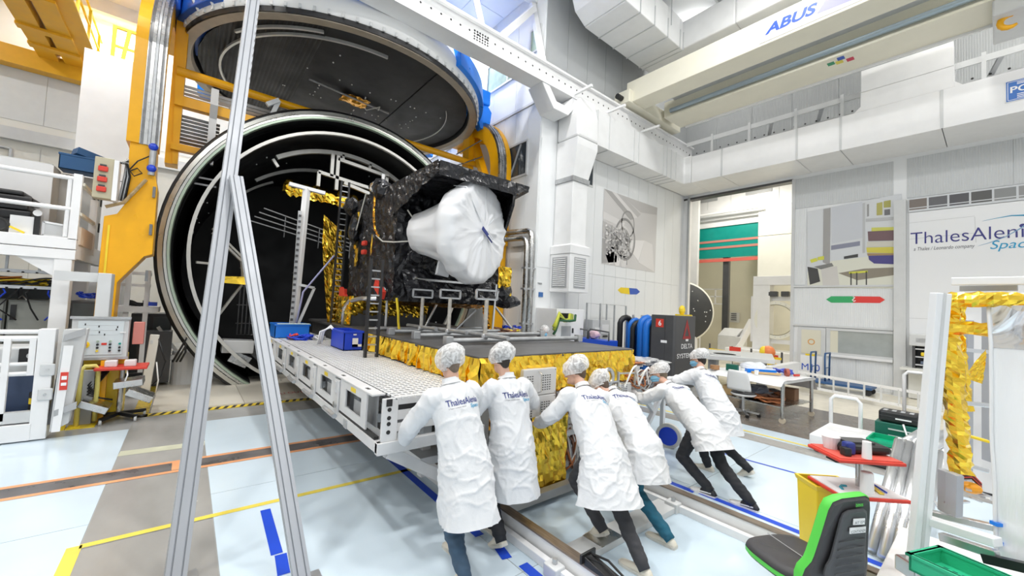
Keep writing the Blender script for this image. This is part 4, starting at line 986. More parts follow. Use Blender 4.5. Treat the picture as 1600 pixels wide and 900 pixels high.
# black lumps, tabs and fittings on the body
for c, s in (((2.62, 7.1, 4.12), (.3, .35, .3)), ((2.75, 7.5, 4.2), (.4, .3, .25)), ((2.5, 8.2, 3.5), (.14, .3, .5)), ((4.9, 6.2, 2.2), (.5, .4, .22)), ((4.7, 6.1, 2.35), (.4, .3, .3)), ((2.55, 8.6, 4.05), (.25, .4, .3))):
    b = MB(); b.grid(lambda a, t: (0, 0, 0), 1, 1); b = MB().sphere(c, (s[0] / 1.6, s[1] / 1.6, s[2] / 1.6), 10, 7).jitter(.06, c[0] * 9, 8); b.build('wrapped_fitting', M_blackfoil, sat)
MB().sphere((2.55, 7.3, 4.18), (.09, .12, .12), 10, 7).jitter(.03, 4, 14).build('silver_fitting', M_silver, sat)
MB().cyl((2.72, 7.35, 4.25), (2.72, 7.35, 4.48), .03, n=8).build('pin', M_white, sat)
MB().box((2.9, 7.1, 4.1), (3.3, 7.3, 4.28)).jitter(.03, 1, 6).build('white_wrap', M_wtxt, sat)
for y, z in ((7.62, 3.17), (7.62, 3.0)): MB().cbox((bx0 - .06, y, z), (.08, .14, .09)).build('red_cap', M_red, sat, bevel=.02)
for y, z in ((8.5, 2.18), (6.55, 2.28)): MB().cbox((bx0 - .12, y, z), (.06, .42, .14), rx=.5).build('red_flag', M_red, sat); 
MB().cbox((bx0 - .12, 8.55, 2.2), (.06, .35, .2)).jitter(.03, 2, 9).build('red_flag', M_red, sat)
for y, z, w, h in ((8.05, 3.5, .12, .34), (8.0, 2.75, .16, .36), (8.12, 3.1, .1, .2), (7.2, 2.9, .08, .4)): crumple(lambda s, t: (bx0 - .06, y + w * s, z + h * t), 4, 6, .03, y, (-1, 0, 0)).build('gold_patch', M_gold, sat)
MB().tube([(bx0 - .07, 7.2, 4.0), (bx0 - .08, 7.15, 3.6), (bx0 - .08, 7.05, 3.35), (bx0 - .08, 6.85, 3.22)], .022, 6).build('gold_strap', M_goldd, sat)
for pts in ([(bx0 - .07, 7.0, 3.25), (bx0 - .1, 6.6, 3.1), (bx0 - .05, 6.25, 3.06), (bx0 + .2, 6.15, 3.1), (bx0 + .3, 6.1, 3.3)], [(bx0 - .08, 8.4, 3.2), (bx0 - .1, 8.0, 3.5), (bx0 - .09, 7.7, 4.0), (bx0 - .1, 7.6, 4.1)], [(bx0 + .1, 6.12, 3.6), (bx0 + .25, 6.08, 3.4), (bx0 + .3, 6.05, 3.3)]):
    MB().tube(pts, .012, 6).build('harness', mat('pale_cable', (0, 0, 0)), sat)
MB().cbox((3.35, 6.1, 2.48), (1.0, .03, .035)).build('glint_bar', M_steel, sat)
MB().cyl((2.9, 6.18, 2.85), (2.9, 6.08, 2.85), .1, n=16).build('aperture_cap', M_blackfoil, sat)
# telescope under its white dust cover
M_cover = mat('white_dust_cover', (.80, .81, .83), .38, bump=.15, bs=5)
ca, cb_ = V((2.98, 6.15, 3.26)), V((3.44, 5.02, 3.24)); s_, u_, d_ = frame_of(cb_ - ca); Lc = (cb_ - ca).length
def face_fold(a, r):
    px_ = math.cos(a) * r; py_ = math.sin(a) * r - .68; th = math.atan2(px_, -py_); dist = math.hypot(px_, py_)
    f = 1 - abs(noise.noise(V((th * 4.5, 3.1, dist * .7)))) * 2.4; f2 = 1 - abs(noise.noise(V((th * 9, 7.7, dist * 1.3)))) * 2.4
    return (.045 * max(0, f) ** 3 + .02 * max(0, f2) ** 4) * min(1, dist * 2) * (1 if r < .74 else .4)
rr = []; n = 150; prof = [(0, .34), (.15, .37), (.35, .44), (.55, .53), (.68, .63), (.75, .73), (.86, .77), (.97, .755), (.995, .71), (1.00, .64), (1.003, .55), (1.006, .45), (1.01, .34), (1.014, .22), (1.018, .1), (1.02, .01)]
for k, (x, r) in enumerate(prof):
    ring = []
    for j in range(n):
        a = 2 * PI * j / n; w = .06 * noise.noise(V((math.cos(a) * 3.2, math.sin(a) * 3.2, x * 1.5))) - .045 * abs(noise.noise(V((math.cos(a) * 4, math.sin(a) * 4, x * .8 + 4))))
        hang = .06 * max(0, -math.sin(a)) * (1 if x > .6 else .3)
        ring.append(ca + d_ * (Lc * x + (face_fold(a, r) if x > .98 else 0)) + (s_ * math.cos(a) + u_ * math.sin(a)) * (r * (1 + w) + hang))
    rr.append(ring)
MB().rings(rr).build('telescope_cover', M_cover, sat, True)
for a in (95, 140, 50):
    t = A(a); d2 = s_ * math.cos(t) + u_ * math.sin(t)
    pts = [ca + d_ * Lc * 1.03 + d2 * .15, ca + d_ * Lc * 1.015 + d2 * .42, ca + d_ * Lc * .99 + d2 * .72, ca + d_ * Lc * .82 + d2 * .76]
    MB().tube(pts, [.004, .011, .014, .006], 6).build('cover_fold', M_cover, sat, True)
MB().cbox((3.2, 5.72, 2.66), (.22, .06, .24), ry=.2).jitter(.02, 3, 8).build('cover_tail', M_cover, sat)
lb = ca + d_ * (Lc * 1.07) + s_ * -.02 + u_ * -.08
MB().bar(lb - s_ * .16 - u_ * .06, lb + s_ * .14 + u_ * .10, .012, .055, u_).build('cover_label', M_navy, sat)
MB().bar(lb - s_ * .16 - u_ * .06 + d_ * .01, lb - s_ * .02 + u_ * .015 + d_ * .01, .012, .02, u_).build('cover_label_text', M_wtxt, sat)
# gold adapter under the body, gold wing on the far side
crumple(lambda s, t: (2.42 + 1.7 * s, 7.9 + .15 * t, bz0 + .06 - .55 * t), 44, 14, .05, 51, (0, -1, 0)).build('gold_adapter', M_gold, sat)
crumple(lambda s, t: (2.44, 7.9 + 1.0 * s, bz0 + .05 - .55 * t), 20, 12, .05, 52, (-1, 0, 0)).build('gold_adapter', M_gold, sat)
MB().box((2.5, 8.0, dz), (4.1, 8.9, bz0)).build('adapter_core', M_dgrey, sat)
crumple(lambda s, t: (2.75 + 1.9 * s, 6.32 + .5 * t, bz0 + .02 - .10 * t), 30, 6, .035, 53, (0, 0, -1)).build('gold_edge', M_goldd, sat)
def wing(s, t):
    z = 3.85 - 2.3 * t; w0 = 2.12 + .28 * max(0, t - .25) ; w1 = 2.55 + .15 * t
    return (w0 + (w1 - w0) * s, 9.0 + .2 * s, z - .25 * s * (1 - t))
crumple(wing, 10, 40, .06, 54, (-.4, -1, 0)).build('gold_wing', M_gold, sat)
crumple(lambda s, t: (4.55 + .3 * s, 5.98, 2.85 - .55 * t), 8, 12, .06, 55, (0, -1, 0)).build('gold_wrap', M_gold, sat)
crumple(lambda s, t: (4.3 + .14 * s + .1 * t, 6.15, 2.1 - .5 * t), 6, 14, .05, 56, (0, -1, 0)).build('gold_wrap', M_goldd, sat)
for a, c in (((4.55, 6.1, 2.1), (4.98, 5.95, dz)), ((4.5, 6.0, 2.5), (4.42, 5.95, dz)), ((4.2, 6.2, 2.0), (3.8, 6.3, dz)), ((3.6, 6.6, 2.1), (3.4, 6.7, dz)), ((4.6, 6.5, 2.1), (4.6, 6.5, dz)), ((2.8, 7.0, 2.1), (2.8, 7.0, dz))): MB().cyl(a, c, .022, n=8).build('support_strut', M_alu, sat)
MB().tube([(2.66, 6.25, 2.15), (2.68, 6.2, 1.9), (2.7, 6.22, 1.75), (2.72, 6.2, dz + .02)], .02, 6).build('yellow_strap', M_yel2, sat)
cable_nest((4.75, 5.95, dz + .06), (.3, .2, .05), 9, sat, mat('brown_cable', (0, 0, 0)), .014, 'harness_heap'); cable_nest((4.95, 6.05, dz + .08), (.22, .2, .07), 6, sat, M_blue, .012, 'harness_heap'); cable_nest((4.85, 5.95, dz + .05), (.3, .15, .04), 4, sat, M_yel2, .014, 'harness_heap')

# ---------------------------------------------------------------- things standing on the platform
def cable_ladder(x, y, z0, z1, w, label, lean=0.0):
    t = thing('cable_ladder', label, 'cable ladder', (x, y, z0), 'black cable ladders on the platform')
    for sx in (-1, 1): MB().bar((x + sx * w / 2, y, z0), (x + sx * w / 2 + lean, y, z1), .035, .06).build('side_rail', mat('black_rail', (.03, .03, .032), .4, .2), t)
    for k in range(int((z1 - z0) / .12)):
        f = (k + .5) * .12 / (z1 - z0); MB().bar((x - w / 2 + lean * f, y, z0 + (k + .5) * .12), (x + w / 2 + lean * f, y, z0 + (k + .5) * .12), .025, .02).build('rung', M_galv, t)
    return t
cable_ladder(2.12, 5.78, pz, 2.70, .17, 'short black cable ladder standing upright beside the open blue box')
cable_ladder(2.45, 8.9, dz, 4.62, .16, 'tall black cable ladder rising left of the satellite to the hanger frame', .03)
t = thing('conduit_bend', 'bent grey conduit rising from the platform past the tall cable ladder', 'conduit', (2.4, 8.3, dz))
MB().tube([(2.42, 8.2, dz), (2.42, 8.2, 1.9), (2.46, 8.0, 2.06), (2.55, 7.6, 2.12), (2.62, 7.0, 2.12)], .045, 10).build('pipe', M_alu, t, True)
t = thing('instrument_mast', 'white aluminium mast with T-bar top and perforated cable rail in the chamber', 'mast', (1.86, 9.4, pz))
MB().bar((1.74, 9.3, pz), (1.84, 9.4, 4.42), .11, .11).build('mast_post', M_white, t); MB().bar((1.70, 9.22, pz), (1.72, 9.3, 3.9), .07, .03).build('cable_rail', M_galv, t)
for k in range(20): MB().cbox((1.69 + k * .001, 9.2, 1.5 + k * .12), (.05, .01, .05)).build('rail_slot', M_dgrey, t)
MB().bar((1.5, 9.4, 4.45), (2.2, 9.4, 4.4), .10, .07).build('top_bar', M_white, t)
MB().bar((2.1, 9.3, 2.3), (1.78, 9.3, 1.35), .05, .05).build('mast_brace', M_lgrey, t); MB().bar((2.1, 9.3, 2.3), (1.8, 9.3, 2.35), .05, .05).build('mast_brace', M_lgrey, t)
MB().tube([(2.35, 8.9, 3.0), (2.1, 9.0, 2.6), (1.85, 9.1, 2.2), (1.75, 9.15, pz + .1)], .02, 6).build('cable_run', mat('lavender_cable', (.35, .35, .55), .5), t, True)
def bin_box(c, s, m, label, z0, name='storage_box', inner=True):
    x, y = c; w, d, h = s; t = thing(name, label, 'box', (x + w / 2, y + d / 2, z0)); th = .012
    b = MB().box((x, y, z0), (x + w, y + d, z0 + th)).box((x, y, z0), (x + w, y + th, z0 + h)).box((x, y + d - th, z0), (x + w, y + d, z0 + h)).box((x, y, z0), (x + th, y + d, z0 + h)).box((x + w - th, y, z0), (x + w, y + d, z0 + h))
    b.build('tub', m, t)
    r = MB()
    for a, e in (((x - .012, y - .012), (x + w + .012, y + .01)), ((x - .012, y + d - .01), (x + w + .012, y + d + .012)), ((x - .012, y), (x + .01, y + d)), ((x + w - .01, y), (x + w + .012, y + d))): r.box((a[0], a[1], z0 + h - .03), (e[0], e[1], z0 + h + .004))
    r.build('rim', m, t, bevel=.003)
    return t
t = bin_box((1.98, 6.62), (.30, .72, .31), M_blue, 'open royal blue storage box with white paper label on the grating', pz)
MB().box((2.11, 6.603, pz + .06), (2.2, 6.607, pz + .2)).box((2.11, 6.603, pz + .06), (2.26, 6.607, pz + .1)).build('paper_label', M_wtxt, t)
MB().box((2.12, 6.603, pz + .245), (2.17, 6.607, pz + .265)).build('white_mark', M_wtxt, t)
MB().box((2.0, 6.7, pz + .2), (2.26, 7.3, pz + .22)).build('contents', M_dgrey, t)
for k in range(3): MB().tube([(2.02, 7.2, pz + .25), (1.95, 7.3, pz + .36 - k * .02), (1.86 - k * .03, 7.35, pz + .25), (1.84 - k * .03, 7.4, pz + .03)], .014, 6).build('white_cable', M_wtxt, t, True)
t = bin_box((1.36, 8.9), (.62, .6, .27), mat('azure_plastic', (0.01, .16, .62), .35), 'light blue storage box at the far end of the grating by the aluminium strut', pz)
MB().box((1.4, 8.88, pz + .275), (1.98, 9.0, pz + .285)).build('paper_edge', mat('pale_paper', (.6, .75, .7), .6), t)
t = thing('cable_heap', 'heap of blue and red cables lying before the light blue box', 'cable', (1.75, 8.5, pz)); cable_nest((1.75, 8.55, pz + .05), (.25, .22, .05), 12, t, M_blue, .012, 'blue_cables'); cable_nest((1.62, 8.5, pz + .07), (.1, .1, .05), 4, t, M_red, .012, 'red_cables'); cable_nest((2.05, 8.6, pz + .04), (.14, .3, .04), 5, t, M_wtxt, .012, 'white_cables')
t = bin_box((4.2, 9.4), (.5, .4, .25), M_blue, 'small blue storage box far back on the deck under the satellite', dz)

# ---------------------------------------------------------------- people
M_coat = mat('white_lab_coat', (0.71, 0.72, 0.735), 0.62, bump=0.5, bs=9)
M_net = None
def net_mat():
    m = bpy.data.materials.new('hair_net_fabric'); m.use_nodes = True; nt = m.node_tree; b = nt.nodes['Principled BSDF']
    b.inputs['Base Color'].default_value = (0.9, 0.9, 0.9, 1); b.inputs['Roughness'].default_value = 0.5
    tc = nt.nodes.new('ShaderNodeTexCoord'); n = nt.nodes.new('ShaderNodeTexNoise'); n.inputs['Scale'].default_value = 22; n.inputs['Detail'].default_value = 4; n.inputs['Distortion'].default_value = 1.5
    nt.links.new(tc.outputs['Object'], n.inputs['Vector'])
    r = nt.nodes.new('ShaderNodeMapRange'); r.inputs[1].default_value = .35; r.inputs[2].default_value = .65; r.inputs[3].default_value = .38; r.inputs[4].default_value = .85
    nt.links.new(n.outputs['Fac'], r.inputs[0]); nt.links.new(r.outputs[0], b.inputs['Alpha'])
    return m
M_net = net_mat()
M_skin = mat('skin', (0.66, 0.40, 0.30), 0.5, var=0.05, vs=30)
M_mask = mat('blue_face_mask', (0.22, 0.50, 0.72), 0.6)
M_eye = mat('eye', (0.05, 0.035, 0.03), 0.2)
M_lip = mat('lips', (0.50, 0.22, 0.18), 0.5)
M_shoew = mat('white_work_shoe', (0.78, 0.73, 0.62), 0.5, var=0.06, vs=12)
M_shoeg = mat('white_running_shoe', (0.78, 0.77, 0.75), 0.5)
M_shoeb = mat('black_shoe_upper', (0.03, 0.03, 0.035), 0.6)
M_sole = mat('shoe_sole', (0.66, 0.64, 0.58), 0.6)

def capsule(mb, a, ra, b, rb, n=12, m=4):
    a, b = V(a), V(b); d = b - a; L = d.length
    if L < 1e-6: d = V((0, 0, 1))
    s, u, d = frame_of(d); rr = []
    def ring(c, r): return [c + (s * math.cos(2 * PI * j / n) + u * math.sin(2 * PI * j / n)) * r for j in range(n)]
    for i in range(m): 
        t = PI / 2 * (1 - i / m); t = min(t, 1.5); rr.append(ring(a - d * ra * math.sin(t), ra * math.cos(t)))
    rr.append(ring(a, ra)); rr.append(ring(b, rb))
    for i in range(1, m + 1):
        t = min(PI / 2 * i / m, 1.5); rr.append(ring(b + d * rb * math.sin(t), rb * math.cos(t)))
    mb.rings(rr)
def chain(mb, pts, rs, n=12):
    for i in range(len(pts) - 1): capsule(mb, pts[i], rs[i], pts[i + 1], rs[i + 1], n)
def ellip(mb, c, axes, rad, n=16, m=10):
    c = V(c); rr = []
    for i in range(m + 1):
        t = min(max(PI * i / m, .05), PI - .05)
        rr.append([c + axes[0] * (rad[0] * math.sin(t) * math.cos(2 * PI * j / n)) + axes[1] * (rad[1] * math.sin(t) * math.sin(2 * PI * j / n)) - axes[2] * (rad[2] * math.cos(t)) for j in range(n)])
    mb.rings(rr)
def fuse(mb, name, m, parent, voxel, smooth=2, wrinkle=None):
    o_ = origin(parent)
    mb.v = [(x - o_.x, y - o_.y, z - o_.z) for x, y, z in mb.v]
    me = mb.mesh(name); o = bpy.data.objects.new(name, me); COL.objects.link(o)
    r = o.modifiers.new('r', 'REMESH'); r.mode = 'VOXEL'; r.voxel_size = voxel
    if smooth: s = o.modifiers.new('s', 'SMOOTH'); s.iterations = smooth; s.factor = .5
    dg = bpy.context.evaluated_depsgraph_get(); me2 = bpy.data.meshes.new_from_object(o.evaluated_get(dg))
    o.modifiers.clear(); o.data = me2; bpy.data.meshes.remove(me); me2.name = name
    if wrinkle:
        nn = [v.normal.copy() for v in me2.vertices]
        for v, q in zip(me2.vertices, nn): v.co = v.co + q * wrinkle(v.co, q)
    me2.shade_smooth(); me2.materials.clear(); me2.materials.append(m); o.parent = parent
    return o

def ik(a, b, l1, l2, hint):
    a, b = V(a), V(b); d = b - a; L = min(d.length, (l1 + l2) * .999); dn = d.normalized()
    x = (l1 * l1 - l2 * l2 + L * L) / (2 * L); h = math.sqrt(max(0, l1 * l1 - x * x))
    hv = V(hint); hv = hv - dn * hv.dot(dn); hv.normalize()
    return a + dn * x + hv * h

def hand(mb, wrist, d, nrm, side, curl=.5):
    """palm, four bent fingers of unequal length and a thumb from the side of the palm"""
    w = V(wrist); d = V(d).normalized(); nrm = V(nrm); nrm = (nrm - d * nrm.dot(d)).normalized(); s = d.cross(nrm) * side
    for k in (-.028, -.01, .01, .028): capsule(mb, w + s * k * .6, .016, w + d * .085 + s * k, .0135, 8, 3)
    ls = ((-.030, .030, .022, .017), (-.010, .036, .026, .02), (.010, .039, .028, .021), (.030, .035, .025, .019))
    for off, a, b, c in ls:
        p = w + d * .088 + s * off; t = curl * .5
        q = p + (d * math.cos(t) - nrm * math.sin(t)) * a; t += curl * .7
        r = q + (d * math.cos(t) - nrm * math.sin(t)) * b; t += curl * .5
        e = r + (d * math.cos(t) - nrm * math.sin(t)) * c
        chain(mb, [p, q, r, e], [.0095, .0088, .008, .007], 8)
    p = w + d * .02 + s * .03; q = p + (d * .6 + s * .7 - nrm * .25).normalized() * .045; r = q + (d * .9 + s * .25 - nrm * .2).normalized() * .032; e = r + (d * .95 - nrm * .25).normalized() * .024
    chain(mb, [p, q, r, e], [.015, .011, .0095, .0075], 8)

def person(label, H, S, P, feet, hands, hem, coatw=1.0, gaze=(0, 1, -.2), trouser=None, shoes='white', mask=False, hair=(0.08, 0.05, 0.035), logo=True, yaw=0.0, knees=((0, 1, .2), (0, 1, .2)), elbow=((-1, -.3, -.6), (1, -.3, -.6)), net=.70, hemw=(.25, .22), scale=1.0, hemtilt=(0, 0, 1), feetdir=None):
    base = V((P[0], P[1], 0))
    root = thing('person', label, 'person', tuple(base), 'cleanroom workers pushing the trolley' if logo else None)
    H, S, P, hem = V(H), V(S), V(P), V(hem)
    lat = V((math.cos(yaw), math.sin(yaw), 0)); spine = (S - P).normalized()
    lat = (lat - spine * lat.dot(spine)).normalized(); fwd = spine.cross(lat) * -1
    if fwd.y < 0: fwd = -fwd
    sh = [S - lat * .185 * scale + spine * -.03, S + lat * .185 * scale + spine * -.03]
    hip = [P - lat * .095, P + lat * .095]
    g = V(gaze).normalized(); hs, hu, _ = frame_of(g, spine * .5 + V((0, 0, 1)))       # right, up of the head
    # ---- body
    body = MB(); H0 = H
    chain(body, [P + spine * -.02, P + spine * .16, S - spine * .14, S - spine * .04], [.135, .12, .135, .10])
    capsule(body, hip[0], .10, hip[1], .10); capsule(body, sh[0], .062, sh[1], .062)
    neck0 = S + spine * .02; skull = H + hu * .02
    capsule(body, neck0, .058, H - hu * .07 - g * .025, .054)
    ellip(body, skull - g * .012, (hs, g, hu), (.076, .098, .105)); ellip(body, H + g * .028 - hu * .065, (hs, g, hu), (.056, .06, .062))
    ellip(body, H + g * .078 - hu * .088, (hs, g, hu), (.026, .022, .022))                      # chin
    chain(body, [H + g * .085 + hu * .012, H + g * .108 - hu * .022, H + g * .098 - hu * .03], [.010, .014, .012], 8)   # nose
    for sx in (-1, 1):
        ellip(body, H + hs * sx * .076 - g * .005 - hu * .012, (hs, g, hu), (.012, .020, .032), 10, 6)
        ellip(body, H + hs * sx * .03 + g * .078 + hu * .03, (hs, g, hu), (.026, .014, .009), 8, 6)     # brow
    joints = []
    for i in (0, 1):
        wr = V(hands[i]); el = ik(sh[i], wr, .30 * scale, .27 * scale, elbow[i])
        L = (wr - sh[i]).length; mx = .57 * scale * .999
        if L > mx: wr = sh[i] + (wr - sh[i]).normalized() * mx
        chain(body, [sh[i], el, wr], [.052, .042, .030])
        hd = (wr - el).normalized(); hand(body, wr, (hd + V((0, .5, .1))).normalized(), V((0, -.3, 1)) if hd.z < .3 else V((0, -1, .3)), 1 if i == 0 else -1)
        joints.append((sh[i], el, wr))
    legs = []
    for i in (0, 1):
        an = V(feet[i]) + V((0, 0, .085)); kn = ik(hip[i], an, .44 * scale, .43 * scale, knees[i])
        L = (an - hip[i]).length
        chain(body, [hip[i], kn, an], [.078, .052, .038]); legs.append((hip[i], kn, an))
    fuse(body, 'body', M_skin, root, .0075, 2)
    # ---- face details
    for sx in (-1, 1): e = MB(); ellip(e, H + hs * sx * .031 + g * .082 + hu * .012, (hs, g, hu), (.012, .009, .008), 10, 6); e.build('eye', M_eye, root, True)
    if mask:
        b = MB(); ellip(b, H + g * .035 - hu * .052, (hs, g, hu), (.070, .086, .060), 18, 12)
        b = b if True else b; fuse(b, 'face_mask', M_mask, root, .009, 1, lambda c, q: .004 * math.sin((c - (H - base)).dot(hu) * 190))
        MB().tube([H + hs * .074 - hu * .03 + g * .03, H + hs * .088 - hu * .02 - g * .01, H + hs * .074 - hu * .01 - g * .03], .003, 5).build('mask_strap', M_wtxt, root)
    else:
        b = MB(); ellip(b, H + g * .092 - hu * .062, (hs, g, hu), (.022, .008, .007), 10, 6); b.build('mouth', M_lip, root, True)
    b = MB(); ellip(b, skull - g * .024 + hu * .012, (hs, g, hu), (.083, .094, .104)); capsule(b, skull - g * .075 - hu * .03, .05, skull - g * .07 - hu * .065, .042)
    fuse(b, 'hair', mat('hair_%.2f' % hair[0], hair, .6, var=.3, vs=40), root, .012, 1)
    # ---- hair net: puffy cap with an elastic hem
    c0 = skull - g * .022 + hu * .03; rr = []; n = 28
    for i in range(12):
        t = PI * (net - (.10 if mask else 0)) * i / 11; r = math.sin(max(t, .06)); 
        rr.append([c0 + (hs * math.cos(2 * PI * j / n) * .126 + g * math.sin(2 * PI * j / n) * .142) * (r if i < 10 else r * (.93 if i == 10 else .86)) + (hu * .92 - g * .30) * (.132 * math.cos(t)) for j in range(n)])
    nb = MB().rings(rr, True, False)
    nb.jitter(.012, random.random() * 50, 14); nb.jitter(.006, random.random() * 50, 34)
    nb.build('hair_net', M_net, root, True)
    MB().tube([p for p in rr[-1]], .006, 6, closed=True).build('net_elastic', M_net, root, True)
    # ---- trousers and shoes
    tb = MB()
    for h_, k_, a_ in legs: chain(tb, [h_ - V((0, 0, .0)), k_, a_ + V((0, 0, .0)) + (k_ - a_).normalized() * .03], [.098, .070, .058])
    capsule(tb, hip[0], .105, hip[1], .105)
    fuse(tb, 'trousers', trouser, root, .012, 2, lambda c, q: .010 * noise.noise(V((c.x * 14, c.y * 14, c.z * 34))) )
    for i in (0, 1):
        f = V(feet[i]); an = legs[i][2]; d = V(feetdir[i]) if feetdir else V((0, 1, 0)); d.z = 0; d.normalize(); s = d.cross(V((0, 0, 1)))
        pitch = f.z; up = V((0, 0, 1))
        if pitch > .02: dd = (d - V((0, 0, 1)) * .55).normalized(); up = (V((0, 0, 1)) + d * .55).normalized()
        else: dd = d
        heel = f - dd * .065
        prof = [(-.02, .028, .045, .055), (0.0, .036, .075, .09), (.05, .038, .095, .10), (.10, .037, .09, .095), (.15, .043, .062, .07), (.20, .047, .046, .05), (.245, .040, .038, .04), (.27, .02, .024, .025)]
        ring = []
        for x, w, hz, _ in prof:
            q = heel + dd * x
            ring.append([q + s * (w * math.cos(a)) + up * (.018 + max(0, math.sin(a)) * (hz - .018) + min(0, math.sin(a)) * .0) * 1.0 if True else q for a in [2 * PI * j / 14 for j in range(14)]])
        m_up = M_shoew if shoes == 'white' else M_shoeg
        so = MB().rings(ring).build('shoe', m_up, root, True)
        sr = [[heel + dd * x * 1.03 + s * (w * 1.12 * c_) + up * z for c_, z in ((-1, .0), (1, 0), (1, .026), (-1, .026))] for x, w, _, _ in prof]
        MB().rings(sr).build('sole', M_sole if shoes == 'white' else M_shoeg, so, bevel=.004)
        if shoes != 'white':
            r2 = [[p + (p - (heel + dd * prof[k_][0])) * .03 + up * .004 for p in ring[k_]] for k_ in range(0, 5)]
            MB().rings(r2).build('upper', M_shoeb, so, True)
            for sx in (-1, 1): MB().bar(heel + dd * .02 + s * sx * .042 + up * .05, heel + dd * .15 + s * sx * .046 + up * .04, .004, .014, up).build('side_stripe', M_shoeg, so)
        MB().cyl(an - (legs[i][1] - an).normalized() * .04, an + (legs[i][1] - an).normalized() * .08, .047, .054, 12).build('sock', M_black if shoes != 'white' else trouser, so, True)
    # ---- coat: rings from the collar down to the hem, plus the sleeves
    cb = MB(); n = 26; rr = []
    stations = [(S + spine * .075, .062, .062, 0), (S + spine * .045, .085, .075, 0), (S + spine * .012, .155, .098, 0), (S - spine * .05, .200, .122, 0), (S - spine * .16, .205, .150, 0), (S - spine * .30, .195, .158, 0), (P + spine * .08, .200, .172, .3), (P - spine * .04, .215, .19, .5)]
    for k in range(1, 6):
        t = k / 5; c = (P - spine * .04).lerp(hem, t); stations.append((c, .215 + (hemw[0] - .215) * t, .19 + (hemw[1] - .19) * t, .5 + .5 * t))
    hlat = V((math.cos(yaw), math.sin(yaw), 0)); hfw = V((-hlat.y, hlat.x, 0)); down = (P - hem).normalized()
    for c, w, d_, t in stations:
        l = lat.lerp(hlat, t); f_ = fwd.lerp((hfw * .6 + (down.cross(hlat) * -1 if (down.cross(hlat) * -1).y > 0 else down.cross(hlat)) * .4), t)
        rr.append([c + (l * math.cos(2 * PI * j / n) * w + f_ * math.sin(2 * PI * j / n) * d_) * coatw for j in range(n)])
    cb.rings(rr)
    for s0, el, wr in joints:
        chain(cb, [s0 - lat * 0, el, wr + (wr - el).normalized() * .0], [.088, .072, .056], 14)
    seed = random.random() * 30
    def wr_(c, q):
        z = c.z
        low = min(1.0, max(.25, (P.z + .15 - z) * 2.2))
        v = noise.noise(V((c.x * 6.5 + seed, c.y * 6.5, c.z * 1.1))) * .026 * low
        kz = 1.0 - .72 * low
        r1 = 1 - abs(noise.noise(V((c.x * 4.2 + c.z * 2.6 * kz + seed, c.y * 4.2, (c.z * 2.4 - c.x * 2) * kz)))) * 2.2
        r2 = 1 - abs(noise.noise(V((c.x * 6 - c.z * 4.5 * kz, c.y * 6 + seed, (c.z * 4 + c.x * 3) * kz)))) * 2.2
        r3 = 1 - abs(noise.noise(V((c.x * 10 + c.z * 3, c.y * 10, c.z * 7 * kz + seed)))) * 2.2
        v += max(0, r1) ** 5 * .012 + max(0, r2) ** 6 * .010 + max(0, r3) ** 6 * .006
        return v
    coat = fuse(cb, 'coat', M_coat, root, .0115, 7, wr_)
    bm = bmesh.new(); bm.from_mesh(coat.data); pn = ((hem - P).normalized() * .5 + V((0, 0, -.5))).normalized()
    bmesh.ops.bisect_plane(bm, geom=bm.verts[:] + bm.edges[:] + bm.faces[:], plane_co=hem - base + pn * -.03, plane_no=pn, clear_outer=True); bm.to_mesh(coat.data); bm.free()
    # collar, back seam, lettering laid on the back
    col = [S + spine * .08 + (lat * math.cos(2 * PI * j / 24) * .074 + fwd * math.sin(2 * PI * j / 24) * .072) for j in range(24)]
    cr = [[p for p in col], [p + spine * .03 - (p - (S + spine * .08)) * .04 for p in col], [p - spine * .02 + (p - (S + spine * .08)) * .22 for p in col]]
    MB().rings([cr[1], cr[0], cr[2]], False, False).build('collar', M_coat, root, True)
    bvh = None
    me = coat.data; bvh = BVHTree.FromPolygons([v.co for v in me.vertices], [p.vertices for p in me.polygons])
    def lay(txt, size_w, height, cx_, cz_, m, shear=0, nm='lettering'):
        tm = text_mesh(txt, 1.0, shear, .01, 0)
        bm = bmesh.new(); bm.from_mesh(tm); bmesh.ops.triangulate(bm, faces=bm.faces[:])
        bmesh.ops.subdivide_edges(bm, edges=bm.edges[:], cuts=1, use_grid_fill=False); bm.to_mesh(tm); bm.free()
        xs = [v.co.x for v in tm.vertices]; ys = [v.co.y for v in tm.vertices]; x0, x1, y0, y1 = min(xs), max(xs), min(ys), max(ys)
        rightd = lat; back = -fwd; o0 = S - base
        for v in tm.vertices:
            p = o0 + rightd * (cx_ + (v.co.x - x0) / (x1 - x0) * size_w) + spine * (cz_ + (v.co.y - y0) / (y1 - y0) * height)
            hit = bvh.ray_cast(p + back * .6, -back)
            v.co = (hit[0] if hit[0] is not None else p + back * .15) + back * .004
        tm.materials.clear(); tm.materials.append(m); o = bpy.data.objects.new(nm, tm); COL.objects.link(o); o.parent = root
    if logo:
        lay('ThalesAlenia', .30, .052, -.14, -.125, M_navy); lay('Space', .105, .040, .055, -.172, M_cyan, .2)
        lay('a Thales / Leonardo company', .14, .012, -.13, -.150, M_ink)
    for i, (s0, el, wr) in enumerate(joints):
        d = (wr - el).normalized(); MB().cyl(wr - d * .03, wr + d * .035, .050, .040, 14).build('cuff', M_coat, root, True)
    return root

